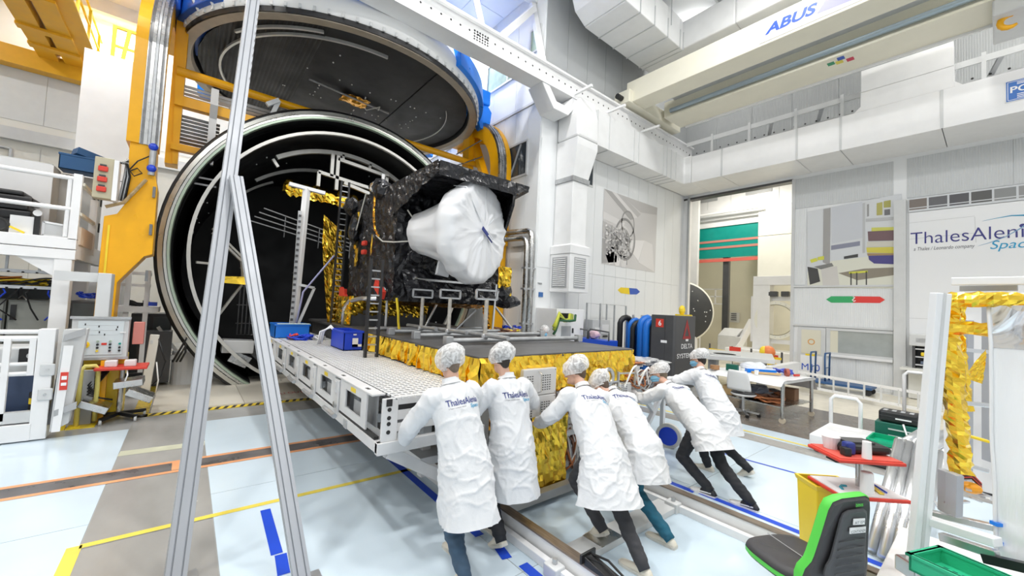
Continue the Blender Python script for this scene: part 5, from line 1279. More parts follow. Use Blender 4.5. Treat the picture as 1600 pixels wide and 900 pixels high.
jeans = mat('blue_jeans', (0.055, 0.10, 0.16), .8, var=.2, vs=14)
blackt = mat('black_trousers', (0.022, 0.023, 0.028), .8, var=.2, vs=14)
greyj = mat('charcoal_jeans', (0.055, 0.055, 0.062), .8, var=.25, vs=14)
tealj = mat('teal_jeans', (0.015, 0.12, 0.19), .8, var=.2, vs=14)
U = (0, 0, 1)
person('person in white coat and hair net with blue jeans, pushing the grating platform corner', (1.78, 2.98, 1.58), (1.77, 2.90, 1.37), (1.80, 2.72, .87), ((1.72, 2.52, .03), (1.88, 2.86, 0)),
       ((1.53, 3.24, .93), (2.02, 3.30, 1.12)), (1.79, 2.56, .42), gaze=(.05, 1, -.35), trouser=jeans, hemw=(.235, .22), coatw=1.0, hair=(.16, .12, .09), net=.80)
person('person in white coat with black trousers, second from the grating platform corner', (2.37, 3.03, 1.58), (2.40, 2.95, 1.36), (2.38, 2.82, .86), ((2.22, 2.73, .03), (2.33, 2.98, 0)),
       ((2.12, 3.27, 1.02), (2.72, 3.28, 1.1)), (2.38, 2.74, .40), gaze=(.1, 1, -.25), trouser=blackt, hemw=(.225, .21), hair=(.03, .022, .018), coatw=1.0)
person('person in white coat with charcoal jeans, left arm stretched to the gold foil box', (3.16, 2.79, 1.45), (3.13, 2.62, 1.26), (3.0, 2.28, .82), ((3.02, 2.28, .075), (2.96, 1.82, .0)),
       ((2.90, 3.02, .91), (3.42, 3.02, 1.02)), (2.90, 2.10, .43), gaze=(-.45, 1, -.35), trouser=greyj, hemw=(.30, .25), yaw=-.12, hair=(.12, .08, .05), coatw=1.02)
person('person in white coat with teal jeans, head bowed low between two colleagues', (3.82, 2.98, 1.22), (3.86, 2.78, 1.12), (3.68, 2.32, .76), ((3.52, 1.92, 0.0), (3.72, 2.62, 0.0)),
       ((3.72, 3.28, .95), (4.2, 3.22, .98)), (3.60, 2.18, .43), gaze=(-.2, 1, -.75), trouser=tealj, hemw=(.25, .23), yaw=-.15, hair=(.10, .07, .05), coatw=.98)
person('person leaning far forward in white coat, blue mask and black running shoes', (5.20, 3.04, 1.24), (5.14, 2.80, 1.08), (4.98, 2.30, .74), ((4.86, 2.16, .0), (4.92, 1.74, .0)),
       ((4.98, 3.30, .94), (5.36, 3.28, .95)), (4.90, 2.10, .50), gaze=(-.5, 1, -.25), trouser=blackt, shoes='run', mask=True, hemw=(.25, .22), yaw=-.1, hair=(.20, .16, .11))
person('person in white coat and blue mask at the right end, behind the leaning colleague', (6.02, 2.88, 1.43), (5.88, 2.74, 1.23), (5.72, 2.42, .82), ((5.62, 2.52, .0), (5.86, 2.10, .03)),
       ((5.55, 3.24, 1.10), (6.1, 3.24, 1.08)), (5.66, 2.30, .50), gaze=(-.1, 1, -.2), trouser=blackt, mask=True, hemw=(.24, .22), hair=(.03, .022, .02))

# ---------------------------------------------------------------- foreground aluminium frame
af = thing('profile_frame', 'tall leaning A-frame of grooved aluminium profile in front of the chamber', 'frame', (0.4, 3.5, 0))
def profile(a, b, w, d, up, nm='strut'):
    """extruded profile with two grooves along the faces"""
    a, b = V(a), V(b); s, u, dd = frame_of(b - a, up); w2, d2 = w / 2, d / 2; g = .012
    def sec(c):
        pts = []
        half = [(-w2, -d2), (-w2 * .58, -d2), (-w2 * .54, -d2 + g), (-w2 * .44, -d2 + g), (-w2 * .40, -d2), (w2 * .40, -d2), (w2 * .44, -d2 + g), (w2 * .54, -d2 + g), (w2 * .58, -d2), (w2, -d2),
                (w2, -d2 * .2), (w2 - g, -d2 * .15), (w2 - g, d2 * .15), (w2, d2 * .2)]
        for x, y in half: pts.append(c + s * x + u * y)
        for x, y in half: pts.append(c - s * x - u * y)
        return pts
    o = MB().rings([sec(a), sec(b)]).build(nm, M_aluw, af)
    gm = MB()
    for sy in (-1, 1):
        for x in (-.49, .49): gm.bar(a + s * (w2 * x) + u * sy * (d2 - .0105), b + s * (w2 * x) + u * sy * (d2 - .0105), w * .075, .001, u)
    gm.build('groove', mat('groove_grey', (.33, .35, .38), .5), o)
    return o
A0 = V((0.062,3.736,0)); A1 = V((0.273,5.039,3.692)); Bf = V((0.788,3.22,0)); B1 = V((0.314,4.779,3.172))
dirA = (A1 - A0)
topA = A0 + dirA * 1.62
facing = V((0.15, -1, 0))
profile(A0, topA, .128, .05, facing); profile(Bf, B1 + (B1 - Bf) * .03, .112, .05, facing)
for p in (A0, Bf): MB().cbox((p.x, p.y, .01), (.26, .2, .02)).build('foot_plate', M_galv, af)
for k in range(10): MB().cbox(A0.lerp(A1, 1.22 + k * .03) + V((.066, .0, 0)), (.008, .03, .06)).build('strip_hole', M_dsteel, af)

# ---------------------------------------------------------------- white mezzanine with railing
mz = thing('mezzanine', 'white steel mezzanine with tube railing at the far left', 'mezzanine', (-3, 10, 0))
mY, mxr = 9.6, -1.47
MB().box((-9, mY, 2.70), (mxr, mY + .12, 2.88)).build('edge_beam', M_white, mz, bevel=.008); MB().box((-9, mY + .01, 2.53), (mxr, mY + .14, 2.69)).build('edge_beam', M_white, mz, bevel=.008)
MB().box((mxr - .14, mY + .15, 2.55), (mxr - .005, 12.5, 2.86)).build('end_beam', M_white, mz, bevel=.008)
MB().box((-9, mY + .1, 2.80), (mxr - .1, 14, 2.87)).build('floor_plate', M_lgrey, mz)
for x, y in ((-1.60, mY + .12), (-1.62, 11.3), (-4.4, mY + .12), (-4.4, 12.4)): MB().box((x - .1, y - .1, 0), (x + .1, y + .1, 2.6)).build('post', M_white, mz, bevel=.01)
MB().prism([(-1.5, mY + .05, 2.53), (-1.62, mY + .05, 2.0), (-1.62, mY + .05, 2.53)], (0, .06, 0)).prism([(-1.7, mY + .05, 2.53), (-2.1, mY + .05, 2.53), (-1.7, mY + .05, 2.25)], (0, .06, 0)).build('gusset', M_white, mz)
for z in (3.87, 3.36): MB().cyl((-9, mY + .05, z), (mxr - .03, mY + .05, z), .035, n=10).build('rail', M_white, mz)
for x in (mxr - .05,): MB().box((x - .05, mY, 2.86), (x + .05, mY + .1, 3.95)).build('corner_post', M_white, mz); 
MB().cyl((mxr - .14, mY + .05, 2.9), (mxr - .14, mY + .05, 3.87), .03, n=8).build('rail_post', M_white, mz); MB().cyl((-3.6, mY + .05, 2.9), (-3.6, mY + .05, 3.87), .03, n=8).build('rail_post', M_white, mz)
MB().box((mxr - .06, 10.85, 2.7), (mxr + .04, 10.98, 3.75)).build('end_post', M_white, mz)
for z in (3.8, 3.3): MB().bar((mxr, mY + .05, z), (mxr, 10.9, z), .05, .05).build('end_rail', mat('cream_tube', (.78, .74, .62), .5), mz)
MB().bar((mxr, mY + .2, 2.95), (mxr, 10.9, 2.95), .03, .3).build('toe_board', mat('pale_peach_board', (.80, .66, .52), .6), mz)
# things up on it
t = thing('white_cabinet', 'row of white cabinets standing on the mezzanine behind the railing', 'cabinet', (-3, 10.6, 2.87))
MB().box((-4.8, 10.5, 2.87), (-1.98, 11.0, 4.22)).build('carcass', M_lgrey, t)
for k in range(3): MB().box((-4.7 + k * .92, 10.48, 2.9), (-3.8 + k * .92, 10.5, 4.2)).build('door', M_white, t)
MB().box((-1.98, 10.52, 2.9), (-1.96, 10.98, 4.2)).build('side_panel', mat('pale_grey_panel', (.62, .61, .58), .5), t)
t2 = thing('white_cabinet', 'grey sided cabinet with black latches at the mezzanine end', 'cabinet', (-1.8, 11.4, 2.87))
MB().box((-2.3, 11.1, 2.87), (-1.55, 12.2, 4.2)).build('carcass', mat('pale_grey_panel', (0, 0, 0)), t2)
for y in (11.25, 11.65, 12.0):
    for z in (3.25, 3.8): MB().box((-1.55, y, z), (-1.53, y + .08, z + .2)).build('latch', M_black, t2, bevel=.01)
t = thing('case_stack', 'open black equipment case lying on the mezzanine floor', 'case', (-2.2, 9.95, 2.87))
for k, (z0, z1, o) in enumerate(((3.12, 3.27, 0), (3.28, 3.38, .04), (3.39, 3.5, .0), (3.51, 3.58, .1))): MB().box((-3.2, 9.85, z0), (-2.03 - o, 10.35, z1)).build('case_shell', M_black, t, bevel=.03)
MB().box((-3.1, 9.9, 2.87), (-2.1, 10.3, 3.12)).build('stand', M_dgrey, t)
t = thing('paper_box', 'white carton with black clamp beside the black case on the mezzanine', 'carton', (-2.1, 9.8, 2.87)); MB().box((-2.22, 9.75, 2.88), (-1.95, 9.95, 3.17)).build('carton', M_white, t); MB().box((-1.97, 9.73, 2.88), (-1.91, 9.78, 3.22)).build('clamp_arm', M_black, t); MB().cyl((-1.94, 9.72, 3.24), (-1.94, 9.78, 3.24), .05, n=12).build('clamp_knob', M_white, t)
t = thing('mesh_frame', 'white framed wire mesh panel leaning on the mezzanine floor', 'panel', (-1.7, 9.85, 2.87)); f = MB()
for a, c in (((-1.88, 2.9), (-1.5, 2.9)), ((-1.88, 3.12), (-1.5, 3.08)), ((-1.88, 2.9), (-1.88, 3.12)), ((-1.5, 2.9), (-1.5, 3.08))): f.bar((a[0], 9.8, a[1]), (c[0], 9.8, c[1]), .03, .03)
f.build('frame', M_white, t); MB().box((-1.87, 9.8, 2.9), (-1.51, 9.81, 3.1)).build('mesh_sheet', M_lgrey, t)
t = thing('coiled_hose', 'coiled black and yellow hose at the left end of the mezzanine floor', 'hose', (-2.35, 9.75, 2.88)); MB().tube([(-2.35 + .12 * math.cos(k * .5), 9.75, 3.0 + .1 * math.sin(k * .5)) for k in range(26)], .025, 6).build('hose', M_rubber, t); MB().bar((-2.2, 9.7, 2.98), (-2.05, 9.7, 2.9), .03, .03).build('yellow_end', M_yel2, t)
t = bin_box((-1.95, 10.7), (.55, .4, .28), mat('steel_blue_plastic', (.02, .10, .26), .45), 'dark blue crate lying on top of the cabinets by the socket box', 4.22)
MB().cbox((-1.6, 10.85, 4.55), (.4, .3, .12), rz=.4, ry=.2).build('loose_part', mat('steel_blue_plastic', (0, 0, 0)), t)
t = thing('socket_box', 'beige electrical box with three red sockets on the yellow column', 'electrical box', (-1.25, 9.85, 3.6))
MB().box((-1.36, 9.66, 3.62), (-1.12, 9.9, 4.32)).build('enclosure', mat('beige_enclosure', (.52, .47, .33), .45), t, bevel=.01); MB().box((-1.12, 9.62, 3.6), (-1.06, 9.9, 4.3)).build('open_door', M_white, t)
for z in (4.12, 3.94, 3.77): s = MB().cbox((-1.25, 9.64, z), (.12, .05, .09)).build('socket', M_red, t, bevel=.015); MB().cbox((-1.25, 9.645, z + .06), (.08, .06, .025)).build('flap', M_dgrey, s)
for k in range(4): MB().tube([(-1.03 - k * .01, 9.75, 4.3), (-.98, 9.8, 4.4 - k * .03), (-1.0 + k * .02, 9.85, 4.1), (-1.04 + k * .02, 9.85, 3.65)], .022, 6).build('feed_cable', M_black if k % 2 else M_galv, t, True)
# below the mezzanine
def rack(x, y, label, k):
    t = thing('equipment_rack', label, 'rack', (x, y, 0), 'grey green racks under the mezzanine')
    MB().box((x - .32, y, .1), (x + .30, y + .8, 1.83)).build('carcass', mat('grey_green_rack', (.20, .21, .19), .45, var=.05), t, bevel=.01)
    MB().box((x - .30, y - .02, .12), (x + .28, y, 1.8)).build('door', mat('grey_green_door', (.30, .31, .28), .45), t, bevel=.006)
    MB().box((x - .28, y - .05, 1.5), (x - .22, y - .02, 1.75)).build('handle', M_black, t)
    for xx in (x - .2, x + .15): MB().tube([(xx - .05, y + .1, 1.83), (xx, y + .1, 1.9), (xx + .05, y + .1, 1.83)], .012, 6).build('lifting_eye', M_steel, t)
for k in range(5): rack(-1.95 - k * .64, 10.3, ['first grey green equipment rack left of the white mezzanine post', 'second grey green rack counted from the white mezzanine post', 'third grey green rack counted from the white mezzanine post', 'fourth grey green rack from the mezzanine post', 'fifth grey green rack at the picture edge'][k], k)
t = thing('cable_tray', 'cable tray full of hanging leads below the mezzanine beam', 'cable tray', (-2.5, 10.2, 2.2))
for z in (2.28, 2.02):
    MB().box((-6, 10.0, z), (-1.7, 10.02, z + .05)).box((-6, 10.3, z), (-1.7, 10.32, z + .05)).build('tray_side', M_galv, t); b = MB()
    for k in range(28): b.box((-6 + k * .15, 10.0, z), (-5.97 + k * .15, 10.32, z + .02))
    b.build('tray_rungs', M_galv, t)
for x in (-1.95, -2.3): MB().box((x, 10.1, 2.3), (x + .03, 10.13, 2.8)).build('hanger', M_galv, t)
for k, m in enumerate((M_black, M_yel2, mat('orange_lead', (.6, .2, .03), .5), M_black, M_blue, M_wtxt)): cable_nest((-2.3 - .2 * k, 10.2, 2.12), (.7, .2, .1), 5, t, m, .014, 'leads')
for k in range(9):
    x = -1.8 - k * .17; MB().tube([(x, 10.1, 2.05), (x + random.uniform(-.1, .1), 9.95, 1.95), (x + random.uniform(-.2, .2), 10.1, 1.7), (x + random.uniform(-.1, .1), 10.2, 1.5)], .012, 5).build('hanging_lead', M_black if k % 3 else M_blue, t)
t = thing('dark_cabinet_or_filler', 'dark grey cabinet standing between the two white mezzanine posts', 'cabinet', (-1.5, 10.4, 0)); MB().box((-1.55, 10.2, .05), (-1.15, 10.8, 1.85)).build('carcass', M_dgrey, t, bevel=.01); MB().box((-1.53, 10.18, .1), (-1.17, 10.2, 1.8)).build('door', mat('slate_door', (.10, .115, .12), .4), t); cable_nest((-1.35, 10.3, 1.95), (.18, .1, .06), 5, t, M_blue, .012, 'blue_leads')

# control panel on its arm
cp = thing('control_panel', 'grey control panel with emergency button hanging on a bent arm', 'control panel', (-1.0, 9.0, 0))
MB().box((-1.62, 9.25, 2.18), (-.98, 9.40, 2.33)).build('arm', M_lgrey, cp); MB().box((-1.12, 9.05, 1.62), (-.96, 9.4, 2.33)).build('drop_arm', M_lgrey, cp, bevel=.01)
MB().box((-1.34, 8.98, .98), (-.70, 9.2, 1.62)).build('housing', M_lgrey, cp, bevel=.012); MB().box((-1.27, 8.965, 1.04), (-.76, 8.98, 1.57)).build('face_plate', mat('panel_face', (.66, .72, .74), .3), cp)
for z in (1.6, .96): MB().box((-1.36, 8.95, z), (-.68, 9.0, z + .04)).build('frame_bar', M_galv, cp)
MB().box((-.80, 8.955, 1.38), (-.73, 8.965, 1.40)).build('latch', M_white, cp)
e = MB().cyl((-1.18, 8.965, 1.20), (-1.18, 8.955, 1.20), .055, n=18).build('emergency_ring', M_yel2, cp); MB().cyl((-1.18, 8.955, 1.20), (-1.18, 8.92, 1.20), .028, n=14).build('emergency_knob', M_red, e)
for i, (x, z, m) in enumerate(((-1.04, 1.25, M_green), (-1.04, 1.2, M_black), (-1.04, 1.15, M_black), (-.90, 1.25, M_green), (-.90, 1.2, M_black), (-.90, 1.15, M_black), (-.90, 1.10, M_black), (-.79, 1.21, M_teal), (-.79, 1.15, M_black), (-.79, 1.10, M_black), (-1.18, 1.10, M_green), (-1.04, 1.1, M_yel2))):
    MB().cyl((x, 8.965, z), (x, 8.945, z), .016, n=10).build('push_button', m, cp)
MB().box((-1.0, 8.96, 1.19), (-.94, 8.965, 1.225)).build('red_label', M_red, cp)
for x, z in ((-1.2, 1.5), (-1.05, 1.47), (-1.2, 1.3), (-1.04, 1.38), (-.85, 1.42), (-.84, 1.46), (-.98, 1.34)): MB().box((x, 8.962, z), (x + .014, 8.966, z + .03)).build('small_print', M_black, cp)
for z in (1.35, 1.42, 1.5): MB().box((-1.22, 8.963, z), (-.82, 8.966, z + .003)).build('mimic_line', M_galv, cp)
MB().box((-.66, 9.1, 1.18), (-.52, 9.22, 1.55)).build('red_side_box', mat('pale_red', (.62, .22, .18), .4), cp, bevel=.01)

# barrier gate, bottom left
bg_ = thing('barrier_gate', 'white tubular barrier gate with grey striped end post at the lower left', 'gate', (-1.6, 8.25, 0))
for z, r in ((1.46, .03), (1.37, .04), (1.03, .025), (.90, .03)): MB().cyl((-6, 8.25, z), (-1.42, 8.25, z), r, n=10).build('rail', M_white, bg_)
for x in (-1.78, -1.56, -2.6, -3.6): MB().box((x - .03, 8.2, .3 if x < -1.7 else .88), (x + .03, 8.26, 1.38)).build('upright', M_white, bg_)
MB().box((-1.52, 8.18, 0.02), (-1.36, 8.34, 1.5)).build('gate_post', M_white, bg_, bevel=.008); MB().box((-6, 8.17, 0.02), (-1.5, 8.33, .24)).build('bottom_beam', M_white, bg_, bevel=.01); MB().box((-6, 8.2, .26), (-1.52, 8.3, .40)).build('kick_plate', M_lgrey, bg_)
MB().prism([(-1.36, 8.20, .2), (-1.36, 8.36, .2), (-1.28, 8.36, 1.5), (-1.28, 8.2, 1.5)], (.04, 0, 0)).build('post_edge', M_dgrey, bg_)
MB().prism([(-1.32, 8.1, .12), (-1.16, 8.16, .2), (-1.06, 8.2, 1.5), (-1.28, 8.1, 1.5)], (0, .14, 0)).build('end_cover', M_lgrey, bg_, bevel=.006)
MB().prism([(-1.30, 8.08, .12), (-1.22, 8.08, .12), (-1.17, 8.08, 1.28), (-1.26, 8.08, 1.28)], (0, .02, 0)).build('cover_edge', M_white, bg_)
for z in (.38, 1.4): MB().prism([(-1.30 + z * .03, 8.07, z - .05), (-1.1 + z * .02, 8.12, z + .02), (-1.1 + z * .02, 8.12, z + .12), (-1.30 + z * .03, 8.07, z + .03)], (0, .02, 0)).build('grey_band', M_grey, bg_)
MB().box((-1.262, 8.07, .68), (-1.19, 8.08, .92)).build('warning_label', M_red, bg_); MB().box((-1.25, 8.066, .74), (-1.20, 8.07, .78)).box((-1.25, 8.066, .82), (-1.20, 8.07, .87)).build('label_print', M_wtxt, bg_)
for z in (.95, .62): MB().cbox((-1.4, 8.17, z), (.14, .03, .16)).build('hinge_plate', M_lgrey, bg_, bevel=.02); MB().cyl((-1.4, 8.155, z), (-1.4, 8.145, z), .018, n=8).build('hinge_bolt', M_steel, bg_)
t = thing('printer', 'grey office printer with dark display behind the white barrier', 'printer', (-1.9, 8.75, 0)); MB().box((-2.6, 8.6, .86), (-1.5, 9.1, 1.22)).build('body', M_lgrey, t, bevel=.03); MB().box((-1.75, 8.56, .98), (-1.52, 8.6, 1.2)).build('display', M_black, t, bevel=.01); MB().cyl((-1.635, 8.555, 1.10), (-1.635, 8.56, 1.10), .042, n=18).build('round_emblem', M_lgrey, t)
letter('emblem_lettering', 'hp', (-1.66, 8.554, 1.075), (1, 0, 0), (0, 0, 1), .05, .045, M_black, t, .2)
MB().box((-2.5, 8.65, .02), (-1.6, 9.05, .86)).build('stand', mat('navy_cabinet', (.05, .08, .16), .4), t)
t = thing('striped_guard', 'low black and yellow striped guard tube behind the barrier', 'guard', (-1.5, 8.6, 0))
for k in range(8):
    m = M_yel2 if k % 2 == 0 else M_black
    if k < 4: MB().cyl((-1.55, 8.42, .30 + k * .08), (-1.55, 8.42, .38 + k * .08), .04, n=10).build('tube_band', m, t)
    else: MB().cyl((-1.55 + (k - 4) * .07, 8.42, .60), (-1.48 + (k - 4) * .07, 8.42, .60), .04, n=10).build('tube_band', m, t)
MB().cyl((-1.55, 8.42, 0), (-1.55, 8.42, .30), .04, n=10).build('tube_foot', M_black, t)
t = thing('yellow_guard', 'yellow bent tube guard round a grey cabinet below the control panel', 'guard', (-1.15, 8.9, 0))
MB().tube([(-1.16, 8.72, 0), (-1.16, 8.72, .84), (-1.12, 8.72, .9), (-1.02, 8.75, .9), (-.98, 8.76, .84), (-.98, 8.8, .05)], .03, 8).build('tube', mat('pale_yellow_tube', (.82, .72, .2), .35), t, True)
MB().box((-1.34, 8.62, 0), (-1.26, 8.7, .55)).build('bollard', M_yel2, t); MB().box((-1.25, 8.6, .0), (-.95, 8.85, .012)).build('base_plate', M_yel2, t); MB().box((-1.18, 8.8, .01), (-1.02, 8.9, .82)).build('grey_panel', M_grey, t)
MB().box((-.98, 8.9, 0), (-.9, 9.0, .95)).build('yellow_post', M_yel, t)
t = thing('yellow_cabinet', 'yellow machine base standing behind the bent tube guard', 'machine base', (-.95, 9.3, 0)); MB().box((-1.2, 9.15, 0), (-.72, 9.6, 1.0)).build('base', M_yel2, t, bevel=.01); MB().box((-.75, 9.1, .62), (-.5, 9.16, .70)).build('striped_bar', M_black, t); MB().box((-1.1, 9.14, .8), (-.95, 9.15, .86)).build('warning_label', M_red, t)
# red-topped trolley with drawers
t = thing('drawer_trolley', 'small trolley with red tray top and tilted steel drawers on casters', 'trolley', (-.72, 8.95, 0))
MB().box((-1.02, 8.62, .83), (-.42, 9.12, .87)).build('tray', M_red, t, bevel=.01)
MB().cyl((-.73, 8.95, .12), (-.73, 8.95, .84), .035, n=12).build('post', M_steel, t)
for a in range(5): 
    q = V((math.cos(a * 1.257 + .4), math.sin(a * 1.257 + .4), 0)); c = V((-.73, 8.95, .10)); MB().bar(c, c + q * .34 + V((0, 0, -.02)), .05, .05).build('base_arm', M_black, t); w = c + q * .33; MB().cyl((w.x - .015, w.y, .04), (w.x + .015, w.y, .04), .04, n=14).build('caster', M_lgrey, t)
for (x, z, ry) in ((-.98, .30, .45), (-.48, .42, .5), (-.62, .62, -.1)): MB().cbox((x, 8.75, z), (.34, .4, .10), ry=ry).build('drawer', M_steel, t, bevel=.008)
for x in (-.92, -.70): MB().box((x, 8.72, .87), (x + .14, 8.86, .97)).build('white_tub', mat('milky_plastic', (.80, .74, .74), .35), t, bevel=.015)
MB().tube([(-.66, 8.7, .86), (-.64, 8.6, .75), (-.68, 8.62, .6)], .01, 6).build('lead', M_wtxt, t)
for k in range(4): MB().tube([(-.95 + k * .03, 8.85, .82), (-1.08, 8.8, .6 - k * .05), (-.95, 8.78, .4), (-.8, 8.8, .35)], .014, 6).build('black_lead', M_black, t, True)
t = thing('cream_post', 'cream post with socket and cables beside the chamber flange', 'post', (-.47, 10.5, 0)); MB().bar((-.52, 10.5, .0), (-.44, 10.5, 1.22), .14, .14).build('column', mat('cream_metal', (.74, .72, .66), .4), t, bevel=.01); MB().box((-.50, 10.42, 1.05), (-.46, 10.43, 1.12)).build('socket', M_lgrey, t)
MB().tube([(-.4, 10.45, 1.2), (-.25, 10.4, .7), (-.3, 10.4, .4), (-.42, 10.35, .25)], .015, 6).build('cable', M_black, t, True); MB().tube([(-.38, 10.4, .7), (-.33, 10.35, .35), (-.36, 10.4, .05)], .012, 6).build('cable', M_wtxt, t, True)
t = thing('work_table', 'white work table with tools and drawers behind the yellow column', 'table', (-.5, 11.6, 0)); MB().box((-1.1, 11.3, 1.62), (-.45, 12.0, 1.74)).build('top', M_white, t)
for x in (-1.0, -.70): MB().box((x, 11.35, 0), (x + .08, 11.43, 2.5)).build('upright', M_white, t)
for z in (2.15, 2.4): MB().box((-1.1, 11.4, z), (-.62, 11.6, z + .06)).build('shelf', M_white, t)
MB().box((-.62, 11.28, 1.76), (-.48, 11.32, 1.84)).build('blue_label', M_blue, t); cable_nest((-.8, 11.5, 1.8), (.2, .1, .06), 6, t, M_black, .015, 'tools'); MB().box((-.75, 11.5, .1), (-.2, 12.0, 1.2)).build('drawer_unit', M_dgrey, t)
for k in range(3): MB().tube([(-.2 + k * .1, 11.2, 1.5), (.05, 11.0, 1.1 - k * .15), (-.15 + k * .06, 11.0, .6)], .02, 6).build('hose', M_black, t, True)

for k, (x0, x1, y, hgt, lab) in enumerate(((-5.2, -3.3, 11.9, 2.35, 'dark box added to darken the clutter at the back under the mezzanine, far left'), (-3.25, -1.75, 12.0, 2.2, 'dark box added to darken the clutter at the back under the mezzanine near its posts'), (-.95, -.25, 12.4, 1.55, 'dark box added to darken the clutter beside the chamber behind the cream post'))):  # filler boxes added to darken the cluttered background
    t = thing('dark_cabinet_or_filler', lab, 'cabinet', ((x0 + x1) / 2, y, 0)); MB().box((x0, y, .05), (x1, y + .7, hgt)).build('carcass', M_dgrey, t, bevel=.01)
    for q in range(2): w = (x1 - x0) / 2; MB().box((x0 + w * q + .03, y - .02, .12), (x0 + w * (q + 1) - .03, y, hgt - .08)).build('door', mat('slate_door', (0, 0, 0)), t); MB().box((x0 + w * q + .08, y - .04, hgt * .55), (x0 + w * q + .11, y - .02, hgt * .7)).build('handle', M_galv, t)

# ---------------------------------------------------------------- right wall: prints, signs, door, window
def flat(nm, pts, m, parent, off): 
    o = MB().prism([(p[0] - off, p[1], p[2]) for p in pts], (-.003, 0, 0)).build(nm, m, parent); return o
ph = thing('photo_mural', 'large colour photo print of a workshop on the right wall beside the pillar', 'wall print', (X3, 3, 3.3))
pm = lambda n, c: mat('print_' + n, c, .5)
flat('print_base', [(16.4,4.16,5.839),(16.4,1.824,6.017),(16.4,1.987,3.166),(16.4,4.134,3.221)], pm('pale', (.66, .68, .70)), ph, .03)
flat('print_floor', [(16.4,4.14,3.749),(16.4,3.478,4.085),(16.4,1.989,4.23),(16.4,1.987,3.166),(16.4,4.134,3.221)], pm('floor', (.72, .72, .62)), ph, .034)
flat('print_floor_dark', [(16.4,3.309,3.676),(16.4,2.675,3.795),(16.4,1.988,3.803),(16.4,1.988,3.571),(16.4,2.827,3.435)], pm('brown', (.26, .23, .18)), ph, .037)
flat('print_pillar', [(16.4,3.714,5.856),(16.4,3.525,5.869),(16.4,3.528,3.939),(16.4,3.717,4.056)], pm('grey', (.36, .35, .34)), ph, .037)
flat('print_louvre', [(16.4,3.499,4.598),(16.4,2.771,4.676),(16.4,2.77,4.533),(16.4,3.498,4.449)], pm('slate', (.25, .26, .34)), ph, .037)
flat('print_wall', [(16.4,3.491,5.885),(16.4,2.714,5.921),(16.4,2.71,4.772),(16.4,3.482,4.661)], pm('wall', (.58, .60, .64)), ph, .036)
for z in ([(16.4,2.714,5.879),(16.4,2.653,5.889),(16.4,2.646,4.299),(16.4,2.708,4.283)], [(16.4,2.635,5.273),(16.4,1.99,5.244),(16.4,1.99,5.342),(16.4,2.635,5.375)]): flat('print_frame', z, pm('frame', (.50, .51, .52)), ph, .037)
for a, n, c in (([(16.4,2.607,5.82),(16.4,2.561,5.832),(16.4,2.56,5.446),(16.4,2.605,5.432)], 'slot', (.3, .3, .3)), ([(16.4,2.381,5.822),(16.4,2.249,5.839),(16.4,2.248,5.439),(16.4,2.38,5.439)], 'ochre', (.45, .42, .12)), ([(16.4,2.205,5.592),(16.4,2.076,5.591),(16.4,2.075,5.413),(16.4,2.204,5.413)], 'slot2', (.16, .16, .17)), ([(16.4,2.22,5.854),(16.4,2.062,5.865),(16.4,2.061,5.648),(16.4,2.219,5.654)], 'olive', (.4, .38, .1))): flat('print_detail', a, pm(n, c), ph, .038)
for a, n, c in (([(16.4,2.588,4.962),(16.4,1.99,4.931),(16.4,1.989,4.619),(16.4,2.572,4.657)], 'plum', (.17, .10, .11)), ([(16.4,2.498,5.073),(16.4,1.99,5.029),(16.4,1.99,4.931),(16.4,2.498,4.952)], 'lime', (.60, .60, .12)), ([(16.4,2.602,4.639),(16.4,1.989,4.599),(16.4,1.989,4.444),(16.4,2.602,4.477)], 'offwhite', (.62, .60, .52)), ([(16.4,2.617,4.459),(16.4,1.989,4.424),(16.4,1.989,4.23),(16.4,2.601,4.296)], 'yellow', (.66, .58, .08)), ([(16.4,2.57,4.192),(16.4,1.989,4.172),(16.4,1.988,3.9),(16.4,2.435,3.944),(16.4,2.555,4.071)], 'violet', (.07, .06, .24)), ([(16.4,2.601,4.275),(16.4,1.989,4.23),(16.4,1.989,4.172),(16.4,2.585,4.194)], 'bronze', (.35, .24, .12))): flat('print_vessel', a, pm(n, c), ph, .039)
for a, n, c in (([(16.4,3.767,3.843),(16.4,3.343,3.909),(16.4,3.273,3.277),(16.4,3.711,3.282)], 'machine', (.62, .60, .57)), ([(16.4,4.141,3.926),(16.4,3.855,3.847),(16.4,3.781,3.412),(16.4,4.063,3.308)], 'dark', (.06, .06, .06)), ([(16.4,3.961,3.917),(16.4,3.478,4.021),(16.4,3.427,3.913),(16.4,3.767,3.822)], 'lid', (.22, .22, .21)), ([(16.4,3.858,4.238),(16.4,3.684,4.27),(16.4,3.683,4.14),(16.4,3.857,4.129)], 'lemon', (.66, .66, .08)), ([(16.4,4.071,4.164),(16.4,3.893,4.219),(16.4,3.857,4.108),(16.4,4.034,4.052)], 'lemon', (0, 0, 0)), ([(16.4,3.165,4.213),(16.4,2.816,4.271),(16.4,2.815,4.169),(16.4,3.164,4.129)], 'dark', (0, 0, 0))): flat('print_detail', a, pm(n, c), ph, .039)
for x in (1329, 1338, 1353): pass
for a in ([(16.4,3.001,3.686),(16.4,2.97,3.684),(16.4,2.967,3.233),(16.4,2.999,3.233)], [(16.4,2.86,3.68),(16.4,2.829,3.679),(16.4,2.826,3.231),(16.4,2.858,3.232)], [(16.4,2.629,3.712),(16.4,2.599,3.711),(16.4,2.597,3.229),(16.4,2.627,3.23)]): flat('print_post', a, pm('dark', (0, 0, 0)), ph, .040)
flat('print_tape', [(16.4,3.033,3.707),(16.4,2.584,3.73),(16.4,2.583,3.67),(16.4,3.033,3.645)], pm('lemon', (0, 0, 0)), ph, .040)
